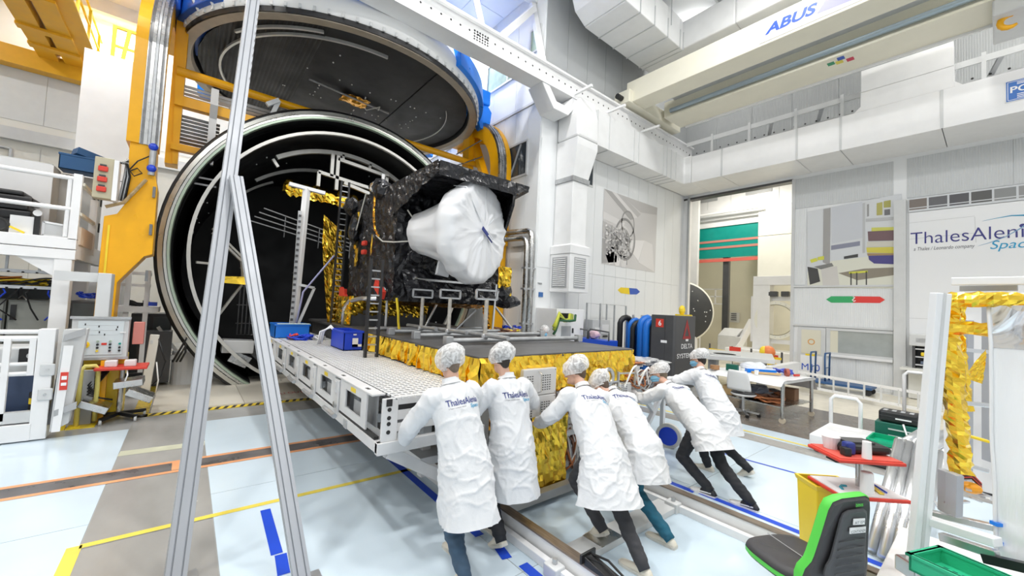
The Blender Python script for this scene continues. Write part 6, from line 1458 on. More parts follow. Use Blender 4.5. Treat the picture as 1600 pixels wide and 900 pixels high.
# strip of windows printed above the sign, running on to the right
ws = thing('photo_strip', 'narrow photo strip of window frames above the lettered sign board', 'wall print', (X3, 0, 5.4))
y0, y1, z0, z1 = 1.68, -3.0, 5.42, 5.82
MB().box((X3 - .05, y1, z0), (X3 - .03, y0, z1)).build('strip_base', pm('pale', (0, 0, 0)), ws)
cols = [(.20, .17, .15), (.13, .13, .14), (.09, .09, .10), (.10, .10, .10), (.26, .27, .27), (.30, .30, .30), (.16, .15, .15), (.05, .06, .16), (.04, .05, .14), (.05, .06, .15), (.1, .1, .12)]
for k, c in enumerate(cols):
    ya = y0 - .02 - k * .40; MB().box((X3 - .055, ya - .36, z0 + .06), (X3 - .05, ya, z1 - .03)).build('printed_pane', pm('pane%d' % k, c), ws)
    MB().box((X3 - .058, ya - .36, z0 + .10), (X3 - .055, ya, z0 + .125)).build('printed_bar', pm('pale', (0, 0, 0)), ws)
# sign board with lettering
sb = thing('company_sign', 'large white sign board with blue company lettering on the right wall', 'sign', (X3, -.5, 2.2))
MB().box((X3 - .06, -3.2, 1.75), (X3, 1.66, 5.40)).build('board', mat('sign_white', (.84, .85, .86), .4), sb)
for a, c in (((1.66, 5.1), (.4, 5.12)), ((.4, 5.1), (.38, 4.4)), ((1.66, 4.62), (.4, 4.66)), ((1.66, 2.3), (-3, 2.3))): MB().bar((X3 - .061, a[0], a[1]), (X3 - .061, c[0], c[1]), .004, .012).build('board_joint', M_lgrey, sb)
la = V((16.4,1.633,4.203)); lb_ = V((16.4,-0.415,4.297))
letter('lettering', 'ThalesAlenia', (X3 - .062, 1.633, 4.46), (0, -1, 0), (0, 0, 1), 2.254, 0.3421, mat('indigo_lettering', (.035, .035, .22), .45), sb, bold=-.006)
letter('lettering', 'Space', (X3 - .062, 0.1386, 4.126), (0, -1, 0), (0, 0, 1), 0.7341, 0.2901, M_cyan, sb, shear=.25)
letter('small_lettering', 'a Thales / Leonardo company', (X3 - .062, 1.566, 4.236), (0, -1, 0), (0, 0, 1), 1.162, 0.1298, M_ink, sb, shear=.25)
sw = [V(p) + V((-.064, 0, 0)) for p in [(16.4,0.347,4.299),(16.4,0.159,4.368),(16.4,-0.109,4.494),(16.4,-0.368,4.698),(16.4,-0.539,4.873)]]; MB().tube(sw, [.002, .008, .01, .014, .02], 6).build('swoosh', mat('swoosh_blue', (.25, .42, .62), .5), sb)
sw = [V(p) + V((-.064, 0, 0)) for p in [(16.4,0.266,4.967),(16.4,0.047,5.006),(16.4,-0.217,5.043),(16.4,-0.421,5.021),(16.4,-0.618,4.976)]]; MB().tube(sw, [.002, .006, .012, .018, .016], 6).build('swoosh', M_cyan, sb)
MB().sphere(V((16.4,-0.398,4.76)) + V((-.062, 0, 0)), (.004, .06, .05), 10, 6).build('letter_dot', mat('indigo_lettering', (0, 0, 0)), sb)
# arrow strips
ar = thing('arrow_strip', 'green and red double arrow strip on the panel below the photo mural', 'sign', (X3, 3, 2.9))
flat('green_arrow', [(16.4,3.621,2.813),(16.4,3.486,2.921),(16.4,2.903,2.926),(16.4,2.933,2.722),(16.4,3.485,2.71)], mat('arrow_green', (.04, .40, .14), .5), ar, .025)
flat('red_arrow', [(16.4,2.903,2.926),(16.4,2.3,2.922),(16.4,2.185,2.826),(16.4,2.3,2.726),(16.4,2.933,2.722)], mat('arrow_red', (.75, .05, .04), .5), ar, .025)
MB().tube([V(p) + V((-.032, 0, 0)) for p in [(16.4,2.934,2.905),(16.4,2.887,2.886),(16.4,2.918,2.844),(16.4,2.949,2.803),(16.4,2.902,2.763),(16.4,2.871,2.794)]], .016, 6).build('hook_mark', M_wtxt, ar)
ar = thing('arrow_strip', 'yellow and blue double arrow strip on the back wall above the rails', 'sign', (11.3, Y2, 2.8))
def flat2(nm, pts, m, parent, off): return MB().prism([(p[0], p[1] - off, p[2]) for p in pts], (0, -.003, 0)).build(nm, m, parent)
flat2('yellow_arrow', [(11.822,8.6,2.861),(12.005,8.6,2.965),(12.513,8.6,2.975),(12.566,8.6,2.742),(12.017,8.6,2.758)], M_yel2, ar, .025); flat2('blue_arrow', [(12.513,8.6,2.975),(13.002,8.6,2.983),(13.218,8.6,2.875),(13.014,8.6,2.767),(12.566,8.6,2.742)], mat('arrow_blue', (.05, .12, .50), .5), ar, .025)
# photo mural on the back wall
pb = thing('photo_mural', 'sepia grey photo print of a chamber hall on the white back wall', 'wall print', (11.4, Y2, 3.5))
pc = [mat('sepia_%d' % k, (v * 1.02, v * .99, v * .97), .5) for k, v in enumerate((.62, .50, .40, .30, .20, .72, .80))]
flat2('print_base', [(10.864,8.6,6.297),(14.236,8.6,6.283),(14.19,8.6,3.692),(10.872,8.6,3.701)], pc[0], pb, .027)
for a, k in (([(10.864,8.6,6.297),(11.295,8.6,6.28),(12.693,8.6,5.572),(12.453,8.6,5.482)], 2), ([(11.295,8.6,6.28),(11.554,8.6,6.291),(12.896,8.6,5.656),(12.693,8.6,5.572)], 5), ([(11.554,8.6,6.291),(11.935,8.6,6.28),(13.098,8.6,5.815),(12.896,8.6,5.656)], 1), ([(11.935,8.6,6.28),(14.236,8.6,6.283),(14.205,8.6,5.993),(13.094,8.6,5.888)], 1), ([(10.839,8.6,5.511),(12.105,8.6,5.327),(12.038,8.6,5.128),(10.854,8.6,5.247)], 5), ([(10.857,8.6,5.181),(11.853,8.6,5.005),(11.8,8.6,4.581),(10.854,8.6,4.626)], 1), ([(10.857,8.6,4.582),(11.765,8.6,4.53),(11.692,8.6,3.833),(10.871,8.6,3.723)], 2), ([(12.415,8.6,4.738),(13.41,8.6,4.855),(13.028,8.6,4.023),(12.557,8.6,4.353)], 6), ([(13.41,8.6,4.855),(13.948,8.6,4.779),(14.143,8.6,3.713),(13.031,8.6,3.975)], 5), ([(11.063,8.6,4.032),(11.438,8.6,4.394),(11.664,8.6,4.333),(11.509,8.6,3.79),(11.259,8.6,3.719)], 6), ([(11.532,8.6,4.043),(11.818,8.6,4.26),(12.049,8.6,4.243),(11.848,8.6,3.734),(11.624,8.6,3.711)], 6), ([(11.909,8.6,3.994),(12.206,8.6,4.215),(12.368,8.6,4.14),(12.235,8.6,3.703),(12.003,8.6,3.68)], 5)): flat2('print_shape', a, pc[k], pb, .031)
for cx_, cz_, R, m in ((12.15, 4.72, .78, pc[3]), (12.15, 4.72, .70, pc[0]), (12.05, 4.62, .58, pc[5]), (12.05, 4.62, .50, pc[2]), (12.3, 5.3, .5, pc[3])):
    pts = [(cx_ + R * .82 * math.cos(2 * PI * k / 28), Y2 - .036, cz_ + R * math.sin(2 * PI * k / 28)) for k in range(28)]
    o = MB(); i0 = 0; inner = [(cx_ + (x - cx_) * .88, y, cz_ + (z - cz_) * .88) for x, y, z in pts]; o.rings([pts, inner], False, False); o.build('print_ring', m, pb)
for k in range(5): MB().bar((11.35 + k * .22, Y2 - .037, 5.1 - k * .03), (11.3 + k * .25, Y2 - .037, 4.0 - k * .05), .03, .004).build('print_line', pc[5] if k % 2 else pc[3], pb)
for k in range(14): MB().bar((11.0 + random.random() * 1.2, Y2 - .0365, 5.2 - random.random() * .3), (11.9 + random.random() * .4, Y2 - .0365, 4.7 - random.random() * .3), .002, .02).build('print_line', random.choice(pc), pb)
for k in range(150): MB().cbox((11.0 + random.random() * 1.5, Y2 - .037 - k * .0002, 4.05 + random.random() * 1.0), (random.uniform(.03, .13), .002, random.uniform(.02, .10)), ry=random.uniform(-.5, .5)).build('print_fleck', random.choice(pc), pb)
# door with letters, window strip
dr = struct('door_1', MB().box((X3 - .06, 3.62, .04), (X3, 4.38, 1.86)), M_lgrey)
MB().box((X3 - .07, 3.74, .98), (X3 - .06, 4.28, 1.78)).build('pane', mat('cream_lit_glass', (.74, .71, .58), .15), dr); MB().box((X3 - .07, 3.70, .10), (X3 - .06, 4.30, .92)).build('door_panel', M_white, dr)
MB().box((X3 - .075, 3.88, .91), (X3 - .07, 4.16, .97)).build('yellow_notice', M_yel2, dr)
MB().lathe([(.07, 0), (.10, 0), (.10, .004)], (X3 - .074, 4.0, 1.38), (1, 0, 0), 20).build('round_notice', mat('orange_print', (.7, .35, .1), .5), dr)
letter('door_lettering', 'M10', (X3 - .074, 4.26, .42), (0, -1, 0), (0, 0, 1), .50, .22, mat('blue_lettering', (0, 0, 0)), dr)
o = struct('window_5', MB().box((X3 - .05, 2.0, 1.03), (X3, 3.5, 1.10)).box((X3 - .05, 3.5, 1.03), (X3, 3.6, 1.88)).box((X3 - .05, 2.0, 1.8), (X3, 3.5, 1.88)), M_lgrey)
MB().box((X3 - .03, 2.0, 1.1), (X3 - .02, 3.5, 1.8)).build('pane', mat('grey_green_glass', (.40, .43, .42), .08, var=.12, vs=3), o); MB().box((X3 - .035, 3.3, 1.1), (X3 - .03, 3.5, 1.8)).build('blind', mat('cream_lit_glass', (0, 0, 0)), o)
struct('trim_17', MB().box((X3 - .12, 2.0, .96), (X3, 3.58, 1.03)), M_white)
# bench, shelf unit and lettered hood right of the pillar
t = thing('wall_bench', 'cream wall bench with open shelf unit and lettered hood right of the pillar', 'bench', (X3 - .4, .8, 0))
MB().box((X3 - .75, -3, .84), (X3 - .07, 1.78, .90)).build('worktop', mat('bench_cream', (.74, .74, .70), .4), t); MB().box((X3 - .25, -3, .02), (X3 - .07, 1.66, .84)).build('back_panel', mat('bench_cream', (0, 0, 0)), t)
MB().box((X3 - .5, -3, 1.52), (X3 - .065, 1.62, 1.85)).build('hood', M_lgrey, t, bevel=.02)
for z in (.98, 1.2, 1.42): MB().box((X3 - .45, -3, z), (X3 - .07, 1.55, z + .03)).build('shelf', M_lgrey, t)
MB().box((X3 - .46, 1.5, .9), (X3 - .07, 1.56, 1.52)).build('shelf_side', M_dgrey, t); MB().box((X3 - .12, -3, .92), (X3 - .1, 1.5, 1.5)).build('shelf_back', M_dgrey, t)
MB().box((X3 - .4, .4, 1.02), (X3 - .15, 1.4, 1.10)).build('folders', mat('slate_blue', (.12, .15, .22), .5), t); MB().box((X3 - .4, .9, 1.24), (X3 - .2, 1.4, 1.36)).build('tools', M_black, t); MB().cbox((X3 - .42, 1.32, 1.3), (.1, .14, .1)).build('yellow_tool', M_yel2, t, bevel=.02)
letter('hood_lettering', 'Electro', (X3 - .51, 1.18, 1.62), (0, -1, 0), (0, 0, 1), .62, .13, M_grey, t, bold=.01); MB().box((X3 - .508, 1.28, 1.63), (X3 - .5, 1.48, 1.74)).build('hood_emblem', M_galv, t)
t = thing('dial_disc', 'round beige disc with dark holes on the wall behind the aluminium profile', 'disc', (X3 - .55, .3, 2.0)); MB().cyl((X3 - .6, .45, 2.0), (X3 - .55, .45, 2.0), .34, n=28).build('disc', mat('beige_disc', (.72, .66, .58), .5), t)
for k in range(4): MB().cyl((X3 - .61, .68, 1.78 + k * .14), (X3 - .6, .68, 1.78 + k * .14), .05, n=10).build('hole', M_dgrey, t)

# ---------------------------------------------------------------- ladder, platform truck, bench table, office chair
t = thing('aluminium_ladder', 'long aluminium ladder laid on edge along the floor before the door', 'ladder', (14, 3.5, 0))
for z in (.14, .52): MB().bar((15.0, 6.2, z + .06), (13.2, .3, z - .02), .03, .07).build('stile', M_white, t)
for k in range(17): 
    f = (k + .7) / 17.4; x = 15.0 - 1.8 * f; y = 6.2 - 5.9 * f; MB().bar((x, y, .18 - .06 * f), (x, y, .56 - .06 * f), .03, .04).build('rung', M_lgrey, t)
t = thing('platform_truck', 'blue platform truck with two tube handles parked by the lettered door', 'truck', (15.7, 3.0, 0))
MB().box((15.2, 2.3, .18), (15.95, 4.05, .25)).build('deck', mat('truck_blue', (.03, .10, .25), .45), t, bevel=.01)
for y in (3.76, 3.40): MB().tube([(15.35, y, .25), (15.3, y, 1.0), (15.35, y, 1.1), (15.8, y - .02, 1.1), (15.85, y, 1.0), (15.8, y, .25)], .025, 8).build('handle', mat('truck_blue', (0, 0, 0)), t, True); MB().bar((15.31, y, .65), (15.84, y, .65), .02, .02).build('handle_bar', mat('truck_blue', (0, 0, 0)), t)
for x in (15.3, 15.85):
    for y in (2.4, 3.95): MB().cyl((x - .02, y, .09), (x + .02, y, .09), .09, n=14).build('caster', M_rubber, t)
tb_ = thing('bench_table', 'wheeled steel bench table under a white plastic sheet with wiring work', 'table', (10.0, 3.4, 0))
lx = [(9.41, 2.77), (10.75, 2.62), (11.0, 4.15), (9.66, 4.3)]
for x, y in lx:
    MB().cyl((x, y, .1), (x, y, .82), .035, n=10).build('leg', M_steel, tb_); MB().cyl((x - .02, y, .06), (x + .02, y, .06), .06, n=12).build('caster', mat('beige_caster', (.66, .58, .45), .5), tb_)
def quad_slab(z0, z1, gx=0): return MB().prism([(x + (gx if x > 10 else -gx), y + (gx if y > 3.4 else -gx), z0) for x, y in lx], (0, 0, z1 - z0))
quad_slab(.80, .84, .06).build('top', M_lgrey, tb_); quad_slab(.30, .325).build('lower_shelf', M_steel, tb_)
def drape(s, t_):
    a = V((*lx[0], 0)); b = V((*lx[1], 0)); c = V((*lx[3], 0)); u = -.12 + 1.26 * s; v = -.03 + 1.06 * t_
    p = a + (b - a) * u + (c - a) * v; d = max(0, u - 1.0) * 2.2 + max(0, -u - .04) * 1.4; return (p.x, p.y, .85 - d * .9 + .012 * noise.noise(p * 5))
MB().grid(drape, 30, 20).build('plastic_sheet', mat('white_sheet', (.84, .85, .86), .3, bump=.2, bs=8), tb_, True)
for k, m in enumerate((loom[0], loom[3], loom[2])): cable_nest((9.9 + .25 * k, 3.2 + .1 * k, .40), (.5, .35, .06), 10, tb_, m, .02, 'wiring_heap')
t = thing('cable_pack', 'grey bagged cable pack on the lower shelf of the bench table', 'pack', (10.2, 3.5, .33)); MB().sphere((10.1, 3.55, .45), (.55, .28, .12), 14, 8).jitter(.06, 2, 5).build('bag', mat('slate_film', (.16, .18, .24), .25), t)
t = thing('cardboard_box', 'small brown cardboard box on the lower shelf of the bench table', 'box', (10.6, 3.0, .33)); MB().box((10.45, 2.85, .326), (10.75, 3.1, .56)).build('carton', mat('cardboard', (.28, .15, .08), .7), t)
t = thing('cardboard_box', 'tan carton on the lower shelf behind the white office chair', 'box', (9.8, 3.9, .33)); MB().box((9.7, 3.85, .326), (9.95, 4.05, .52)).build('carton', mat('tan_carton', (.62, .42, .2), .7), t)
tz = .862
t = thing('green_box', 'small green box on the white sheet of the bench table', 'box', (9.75, 3.9, tz)); MB().box((9.72, 3.75, tz), (9.82, 4.0, tz + .15)).build('box', M_dgreen, t, bevel=.01)
t = thing('tape_roll', 'brown adhesive tape roll at the far end of the bench table', 'tape', (9.4, 4.2, tz)); MB().lathe([(.05, 0), (.10, 0), (.10, .09), (.05, .09), (.05, 0)], (9.62, 4.2, tz), (0, 0, 1), 20).build('roll', mat('kraft_tape', (.42, .22, .1), .5), t)
t = thing('blue_tool_tray', 'blue and white tool tray on the bench table sheet', 'tray', (10.1, 3.3, tz)); MB().bar((9.95, 3.65, tz + .04), (10.35, 3.2, tz + .04), .14, .08).build('tray', M_blue2, t); MB().bar((9.95, 3.65, tz + .09), (10.35, 3.2, tz + .09), .06, .02).build('white_strip', M_wtxt, t); MB().bar((9.86, 3.5, tz + .02), (10.2, 3.05, tz + .02), .1, .04).build('tan_strip', mat('tan_carton', (0, 0, 0)), t)
t = thing('wire_bundle', 'blue wire bundle with red ends on the bench table', 'wires', (10.5, 3.0, tz)); cable_nest((10.55, 3.1, tz + .06), (.16, .2, .05), 12, t, mat('violet_blue_wire', (.10, .14, .62), .5), .012, 'wires'); MB().lathe([(.05, 0), (.09, 0), (.09, .06), (.05, .06), (.05, 0)], (10.35, 3.0, tz + .06), (.6, -.8, 0), 16).build('copper_spool', mat('copper_red', (.42, .1, .06), .4), t); MB().bar((10.4, 2.85, tz + .02), (10.55, 2.8, tz + .02), .04, .04).build('red_end', M_red, t)
t = thing('plastic_bag', 'clear plastic film bag heaped at the far end of the bench table', 'bag', (10.6, 3.7, tz)); MB().sphere((10.65, 3.75, tz + .05), (.22, .3, .12), 12, 7).jitter(.06, 3, 6).build('film', mat('film_bag', (.75, .78, .84), .2), t)
for k, (x, y) in enumerate(((9.7, 3.35), (9.62, 3.6))): t = thing('white_cup', ['small white cup on the bench table nearest the chair', 'second small white cup beside the green box'][k], 'cup', (x, y, tz)); MB().cyl((x, y, tz), (x, y, tz + .1), .035, .045, 14).build('cup', M_wtxt, t)
oc_ = thing('office_chair', 'white shell office chair with dark seat pad at the bench table', 'chair', (9.35, 3.5, 0))
def shell(s, t_): 
    a = (s - .5) * 2; z = .55 + .42 * t_; return (9.18 - .10 * t_ - .04 * (1 - a * a), 3.5 + a * .24 * (1 - .25 * t_ * t_), z)
MB().grid(shell, 12, 8).build('backrest', M_white, oc_, True).modifiers.new('th', 'SOLIDIFY').thickness = .03
MB().lathe([(.01, .06), (.2, .06), (.23, .03), (.2, 0), (.01, 0)], (9.42, 3.5, .45), (0, 0, 1), 24).build('seat_pad', M_dgrey, oc_, True); MB().lathe([(.01, -.03), (.22, -.02), (.25, .01), (.24, .03)], (9.42, 3.5, .44), (0, 0, 1), 24).build('seat_shell', M_white, oc_, True)
MB().cyl((9.42, 3.5, .10), (9.42, 3.5, .45), .03, n=12).build('post', M_alu, oc_); MB().bar((9.4, 3.5, .42), (9.16, 3.5, .62), .12, .03).build('back_bracket', M_white, oc_)
for k in range(5): 
    q = V((math.cos(k * 1.257), math.sin(k * 1.257), 0)); c = V((9.42, 3.5, .10)); MB().bar(c, c + q * .3 + V((0, 0, -.03)), .04, .035).build('base_arm', M_alu, oc_); w = c + q * .29; MB().cyl((w.x - .02, w.y, .035), (w.x + .02, w.y, .035), .035, n=12).build('caster', M_black, oc_)

# ---------------------------------------------------------------- white cart with cases
wc = thing('flat_cart', 'long white flat cart with tube hoop handles at the right', 'cart', (8.6, .9, 0))
cz = .28
MB().box((7.9, -1.0, .10), (9.1, 1.95, cz)).build('body', M_white, wc, bevel=.015); MB().box((7.95, -.95, .02), (9.05, 1.9, .10)).build('base', M_dgrey, wc)
for x, y0, y1, h in ((8.5, 1.80, 1.42, .86), (10.2, 1.1, .82, 1.25)): MB().tube([(x, y0, 0 if x > 9.5 else .4), (x, y0, h - .06), (x, y0 - .05, h), (x, y1 + .05, h), (x, y1, h - .06), (x, y1, 0 if x > 9.5 else .4)], .028, 8).build('hoop_handle', M_white, wc, True)
t = bin_box((8.12, .84), (.5, .44, .08), mat('emerald_plastic', (.0, .38, .19), .4), 'flat green plastic tray lying on the white cart', cz)
t = thing('tool_chest', 'dark green two-drawer tool chest on the white cart', 'tool chest', (8.7, .4, cz)); MB().box((8.70, .68, cz), (9.08, 1.28, cz + .26)).build('chest', M_dgreen, t, bevel=.012)
for z in (.06, .16): MB().box((8.69, .82, cz + z), (8.70, 1.12, cz + z + .02)).build('drawer_pull', M_lgrey, t)
t = thing('tool_case', 'black plastic tool case lying on the dark green tool chest', 'tool case', (8.8, .5, cz + .26)); MB().box((8.72, .78, cz + .27), (9.04, 1.24, cz + .44)).build('shell', M_black, t, bevel=.03); MB().box((8.715, .785, cz + .36), (9.045, 1.235, cz + .365)).build('seam', M_dgrey, t); MB().box((8.71, .86, cz + .33), (8.72, 1.04, cz + .35)).build('label', M_wtxt, t)
for y in (.84, .94, 1.04, 1.14): MB().box((8.76, y, cz + .44), (8.9, y + .05, cz + .446)).build('rib', M_grey, t)
MB().box((8.92, .71, cz + .27), (9.02, .77, cz + .60)).build('handle_post', M_black, t)
MB().tube([(8.69, .95, cz + .28), (8.66, .90, cz + .1), (8.66, .8, cz + .02), (8.66, .7, cz + .15), (8.8, .60, cz + .3)], .012, 6).build('white_lead', M_wtxt, t, True)
t = thing('perforated_box', 'white perforated box standing behind the tool case', 'box', (9.6, .3, 0)); MB().box((9.4, .0, 0), (9.9, .42, 1.02)).build('box', M_white, t, bevel=.01); b = MB()
for i in range(5):
    for j in range(6): b.box((9.395, .06 + i * .07, .7 + j * .05), (9.4, .08 + i * .07, .72 + j * .05))
b.build('holes', M_lgrey, t)
t = thing('wood_block', 'small brown wooden block behind the white perforated box', 'block', (9.0, .1, 0)); MB().box((8.95, .0, cz), (9.05, .1, cz + .42)).build('block', mat('brown_wood', (.35, .2, .12), .6), t)

# ---------------------------------------------------------------- stand with red trays, yellow bin
ts = thing('tray_stand', 'chrome pole stand carrying two red trays next to the green-edged chair', 'stand', (4.0, .72, 0))
def red_tray(c, z, sx, sy, rz, tilt=0):
    c = V((c[0], c[1], z)); MB().cbox(c, (sx, sy, .025), rz, 0, tilt).build('tray', M_red, ts, bevel=.008)
    MB().cbox(c + V((0, 0, .016)), (sx - .03, sy - .03, .008), rz, 0, tilt).build('tray_liner', mat('red_liner', (.70, .10, .07), .5) if z > .95 else mat('paper_white', (.85, .85, .85), .5), ts)
sc = V((4.03, .68, 0)); RZ = math.radians(-42)
MB().cyl((sc.x, sc.y, .05), (sc.x, sc.y, 1.12), .022, n=12).build('pole', M_steel, ts); MB().cyl((sc.x, sc.y, .05), (sc.x, sc.y, .62), .034, n=12).build('pole_sleeve', M_galv, ts)
red_tray((3.98, .70), 1.10, .46, .34, RZ); red_tray((4.0, .69), .845, .48, .36, RZ)
for k in range(5): 
    q = V((math.cos(k * 1.257 + .3), math.sin(k * 1.257 + .3), 0)); c = V((sc.x, sc.y, .08)); MB().bar(c, c + q * .28 + V((0, 0, -.03)), .04, .035).build('base_arm', M_black, ts); w = c + q * .27; MB().cyl((w.x - .015, w.y, .03), (w.x + .015, w.y, .03), .03, n=12).build('caster', M_black, ts)
MB().cbox((3.98, .70, 1.07), (.34, .1, .04), RZ).build('tray_bracket', M_black, ts)
R_ = Matrix.Rotation(RZ, 3, 'Z'); off = lambda x, y, z: V((3.98, .70, z)) + R_ @ V((x, y, 0))
t = thing('black_bag', 'flat black laptop sleeve lying on the upper red tray', 'bag', tuple(off(.05, .0, 1.12))); MB().cbox(off(.06, .05, 1.155), (.34, .22, .06), RZ).build('sleeve', M_black, t, bevel=.025); MB().cbox(off(.05, .06, 1.19), (.2, .12, .012), RZ).build('flap', M_dgrey, t)
t = thing('clear_cup', 'clear plastic tub at the left end of the upper red tray', 'tub', tuple(off(-.15, .06, 1.12))); p = off(-.12, .07, 1.12); MB().cyl(p, p + V((0, 0, .09)), .045, .06, 16).build('tub', mat('milky_plastic', (0, 0, 0)), t)
t = thing('blue_tape_dispenser', 'blue and black tape dispenser on the upper red tray', 'dispenser', tuple(off(-.08, -.05, 1.12))); MB().cbox(off(-.08, -.05, 1.165), (.07, .06, .09), RZ).build('dispenser', mat('navy_plastic', (.02, .04, .25), .4), t, bevel=.015); MB().cbox(off(-.13, -.09, 1.15), (.05, .06, .06), RZ).build('black_clip', M_black, t, bevel=.01)
t = thing('white_bottle', 'small white bottle at the front edge of the upper red tray', 'bottle', tuple(off(0, -.13, 1.12))); p = off(-.01, -.125, 1.12); MB().cyl(p, p + V((0, 0, .12)), .03, .026, 16).build('bottle', M_wtxt, t)
t = thing('white_canister', 'white cylinder canister standing on the lower red tray', 'canister', tuple(off(.02, -.06, .87))); p = off(.02, -.09, .862); MB().cyl(p, p + V((0, 0, .15)), .042, .038, 20).build('canister', M_wtxt, t, bevel=.01)
t = thing('scissors', 'small teal-handled scissors on the white paper of the lower tray', 'scissors', tuple(off(-.1, 0, .868))); p = off(-.10, -.04, .868); MB().tube([p + V((-.05, 0, 0)), p + V((-.02, .02, .004)), p + V((.02, .02, .004)), p + V((.05, 0, 0))], .009, 6).build('handle', mat('teal_plastic', (.02, .32, .42), .4), t)
t = thing('cable_tie_strip', 'yellow strip and blue lead on the lower red tray', 'strip', tuple(off(.14, -.02, .868))); MB().bar(off(.10, -.12, .872), off(.17, .1, .872), .03, .006).build('yellow_strip', M_yel2, t); MB().tube([off(.15, -.1, .875), off(.17, .02, .875), off(.19, .1, .88)], .006, 6).build('blue_lead', M_blue, t)
t = thing('yellow_bin', 'tall yellow waste bin under the lower red tray', 'bin', (3.9, .8, 0)); bx = V((4.02, .87, 0))
b = MB(); b.rings([[bx + R_ @ V((sx * w, sy * w * .75, 0)) + V((0, 0, z)) for sx, sy in ((-1, -1), (1, -1), (1, 1), (-1, 1))] for z, w in ((.0, .13), (.83, .16))], True, False).build('bin', M_yel2, t, bevel=.01)
MB().rings([[bx + R_ @ V((sx * w, sy * w * .75, 0)) + V((0, 0, z)) for sx, sy in ((-1, -1), (1, -1), (1, 1), (-1, 1))] for z, w in ((.80, .162), (.835, .172), (.835, .15), (.7, .145))], False, False).build('bin_rim', M_yel2, t)

# ---------------------------------------------------------------- swivel chair with green edging
gc = thing('swivel_chair', 'black swivel work chair with bright green edging in the right foreground', 'chair', (3.35, .85, 0))
M_seat = mat('charcoal_seat_foam', (.055, .053, .056), .55, var=.06, vs=6)
cd = V((.40, .915, 0)).normalized(); cs = V((-cd.y, cd.x, 0))       # cd: the way the chair looks, cs: its left
sc0 = V((3.40, .90, .52))
def seatpt(f, l, z): return cpt(f * 1.06 + .04, l * 1.06, z - .075)
def cpt(f, l, z): return V((sc0.x, sc0.y, 0)) + cd * f + cs * l + V((0, 0, z))
outl = []
for k in range(40):
    a = 2 * PI * k / 40; x = math.cos(a); y = math.sin(a); n_ = 3.2
    r = (abs(x) ** n_ + abs(y) ** n_) ** (-1 / n_); outl.append((x * r * .235, y * r * .235 * (1 - .06 * x)))
def seat_ring(k, z, s): return [seatpt(f * s, l * s, z - (.02 if f > .15 else 0) * ((f - .15) / .08 if f > .15 else 0)) for f, l in outl]
MB().rings([seat_ring(0, .46, .97), seat_ring(0, .475, 1.0), seat_ring(0, .52, 1.0), seat_ring(0, .54, .96), seat_ring(0, .548, .8), seat_ring(0, .542, .4), seat_ring(0, .54, .05)]).build('seat', M_seat, gc, True)
MB().rings([seat_ring(0, .475, 1.012), seat_ring(0, .505, 1.016)], False, False).build('seat_edging', mat('lime_edging', (.10, .62, .07), .4), gc, True)
MB().tube([seatpt(.2, -.02, .551), seatpt(-.2, .0, .547)], .003, 5).build('seat_seam', M_grey, gc)
MB().cbox(cpt(0, 0, .355), (.3, .26, .06), math.atan2(cd.y, cd.x)).build('seat_carrier', M_dgrey, gc, bevel=.02)
# backrest: outline in (lateral, height), slightly reclined
bo = [(.0, 1.03), (.10, 1.025), (.155, 1.0), (.175, .95), (.20, .80), (.225, .66), (.235, .62), (.265, .57), (.275, .52), (.27, .46), (.245, .36), (.21, .33), (.0, .32)]
bo = bo + [(-x, z) for x, z in bo[-2:0:-1]]
def bpt(l, z, off=0): return cpt(-.27 - .10 * (z - .35) + .06 * (abs(l) / .27) ** 2 - off, l, z)
MB().rings([[bpt(l * .97, .35 + (z - .35) * .985, -.035) for l, z in bo], [bpt(l, z, -.02) for l, z in bo], [bpt(l, z, .02) for l, z in bo], [bpt(l * .94, .36 + (z - .36) * .97, .035) for l, z in bo]]).build('backrest', M_seat, gc)
MB().rings([[bpt(l * 1.006, z + .004 * (1 if z > .5 else -1), -.026) for l, z in bo], [bpt(l * 1.02, z + .01 * (1 if z > .5 else -1), -.01) for l, z in bo], [bpt(l * 1.02, z + .01 * (1 if z > .5 else -1), .012) for l, z in bo], [bpt(l * 1.0, z, .027) for l, z in bo]], False, False).build('back_edging', mat('lime_edging', (0, 0, 0)), gc, True)
bi = [(l * .62, .42 + (z - .32) * .76) for l, z in bo if z > .36]
MB().rings([[bpt(l, z, .034) for l, z in bi], [bpt(l, z, .044) for l, z in bi], [bpt(l * .92, .42 + (z - .42) * .97, .047) for l, z in bi]], False, True).build('back_insert', mat('charcoal_insert', (.075, .075, .08), .5), gc)
for z in (.56, .61, .66, .71, .76): MB().tube([bpt(-.11, z, .048), bpt(0, z + .012, .05), bpt(.11, z, .048)], .003, 5).build('insert_rib', M_dgrey, gc)
for z, w in ((.885, .10), (.83, .14)): 
    lab = MB().bar(bpt(w / 2 - .02, z + .004, .052), bpt(-w / 2 - .02, z - .004, .052), .004, .035).build('paper_label', M_wtxt, gc)
letter('label_print', 'AIT ISM', bpt(.025, .876, .0555), -cs, (0, 0, 1), .08, .016, M_ink, gc); letter('label_print', 'CONTAINER', bpt(.045, .82, .0555), -cs, (0, 0, 1), .12, .016, M_ink, gc)
letter('emblem', 'bimos', bpt(.01, .975, .040), -cs, (0, 0, 1), .06, .025, mat('lime_edging', (0, 0, 0)), gc, bold=.02)
MB().bar(cpt(-.12, 0, .35), cpt(-.27, 0, .40), .1, .03).build('back_bracket', M_dgrey, gc)
MB().cyl(cpt(0, 0, .12), cpt(0, 0, .34), .028, n=12).build('gas_post', M_black, gc)
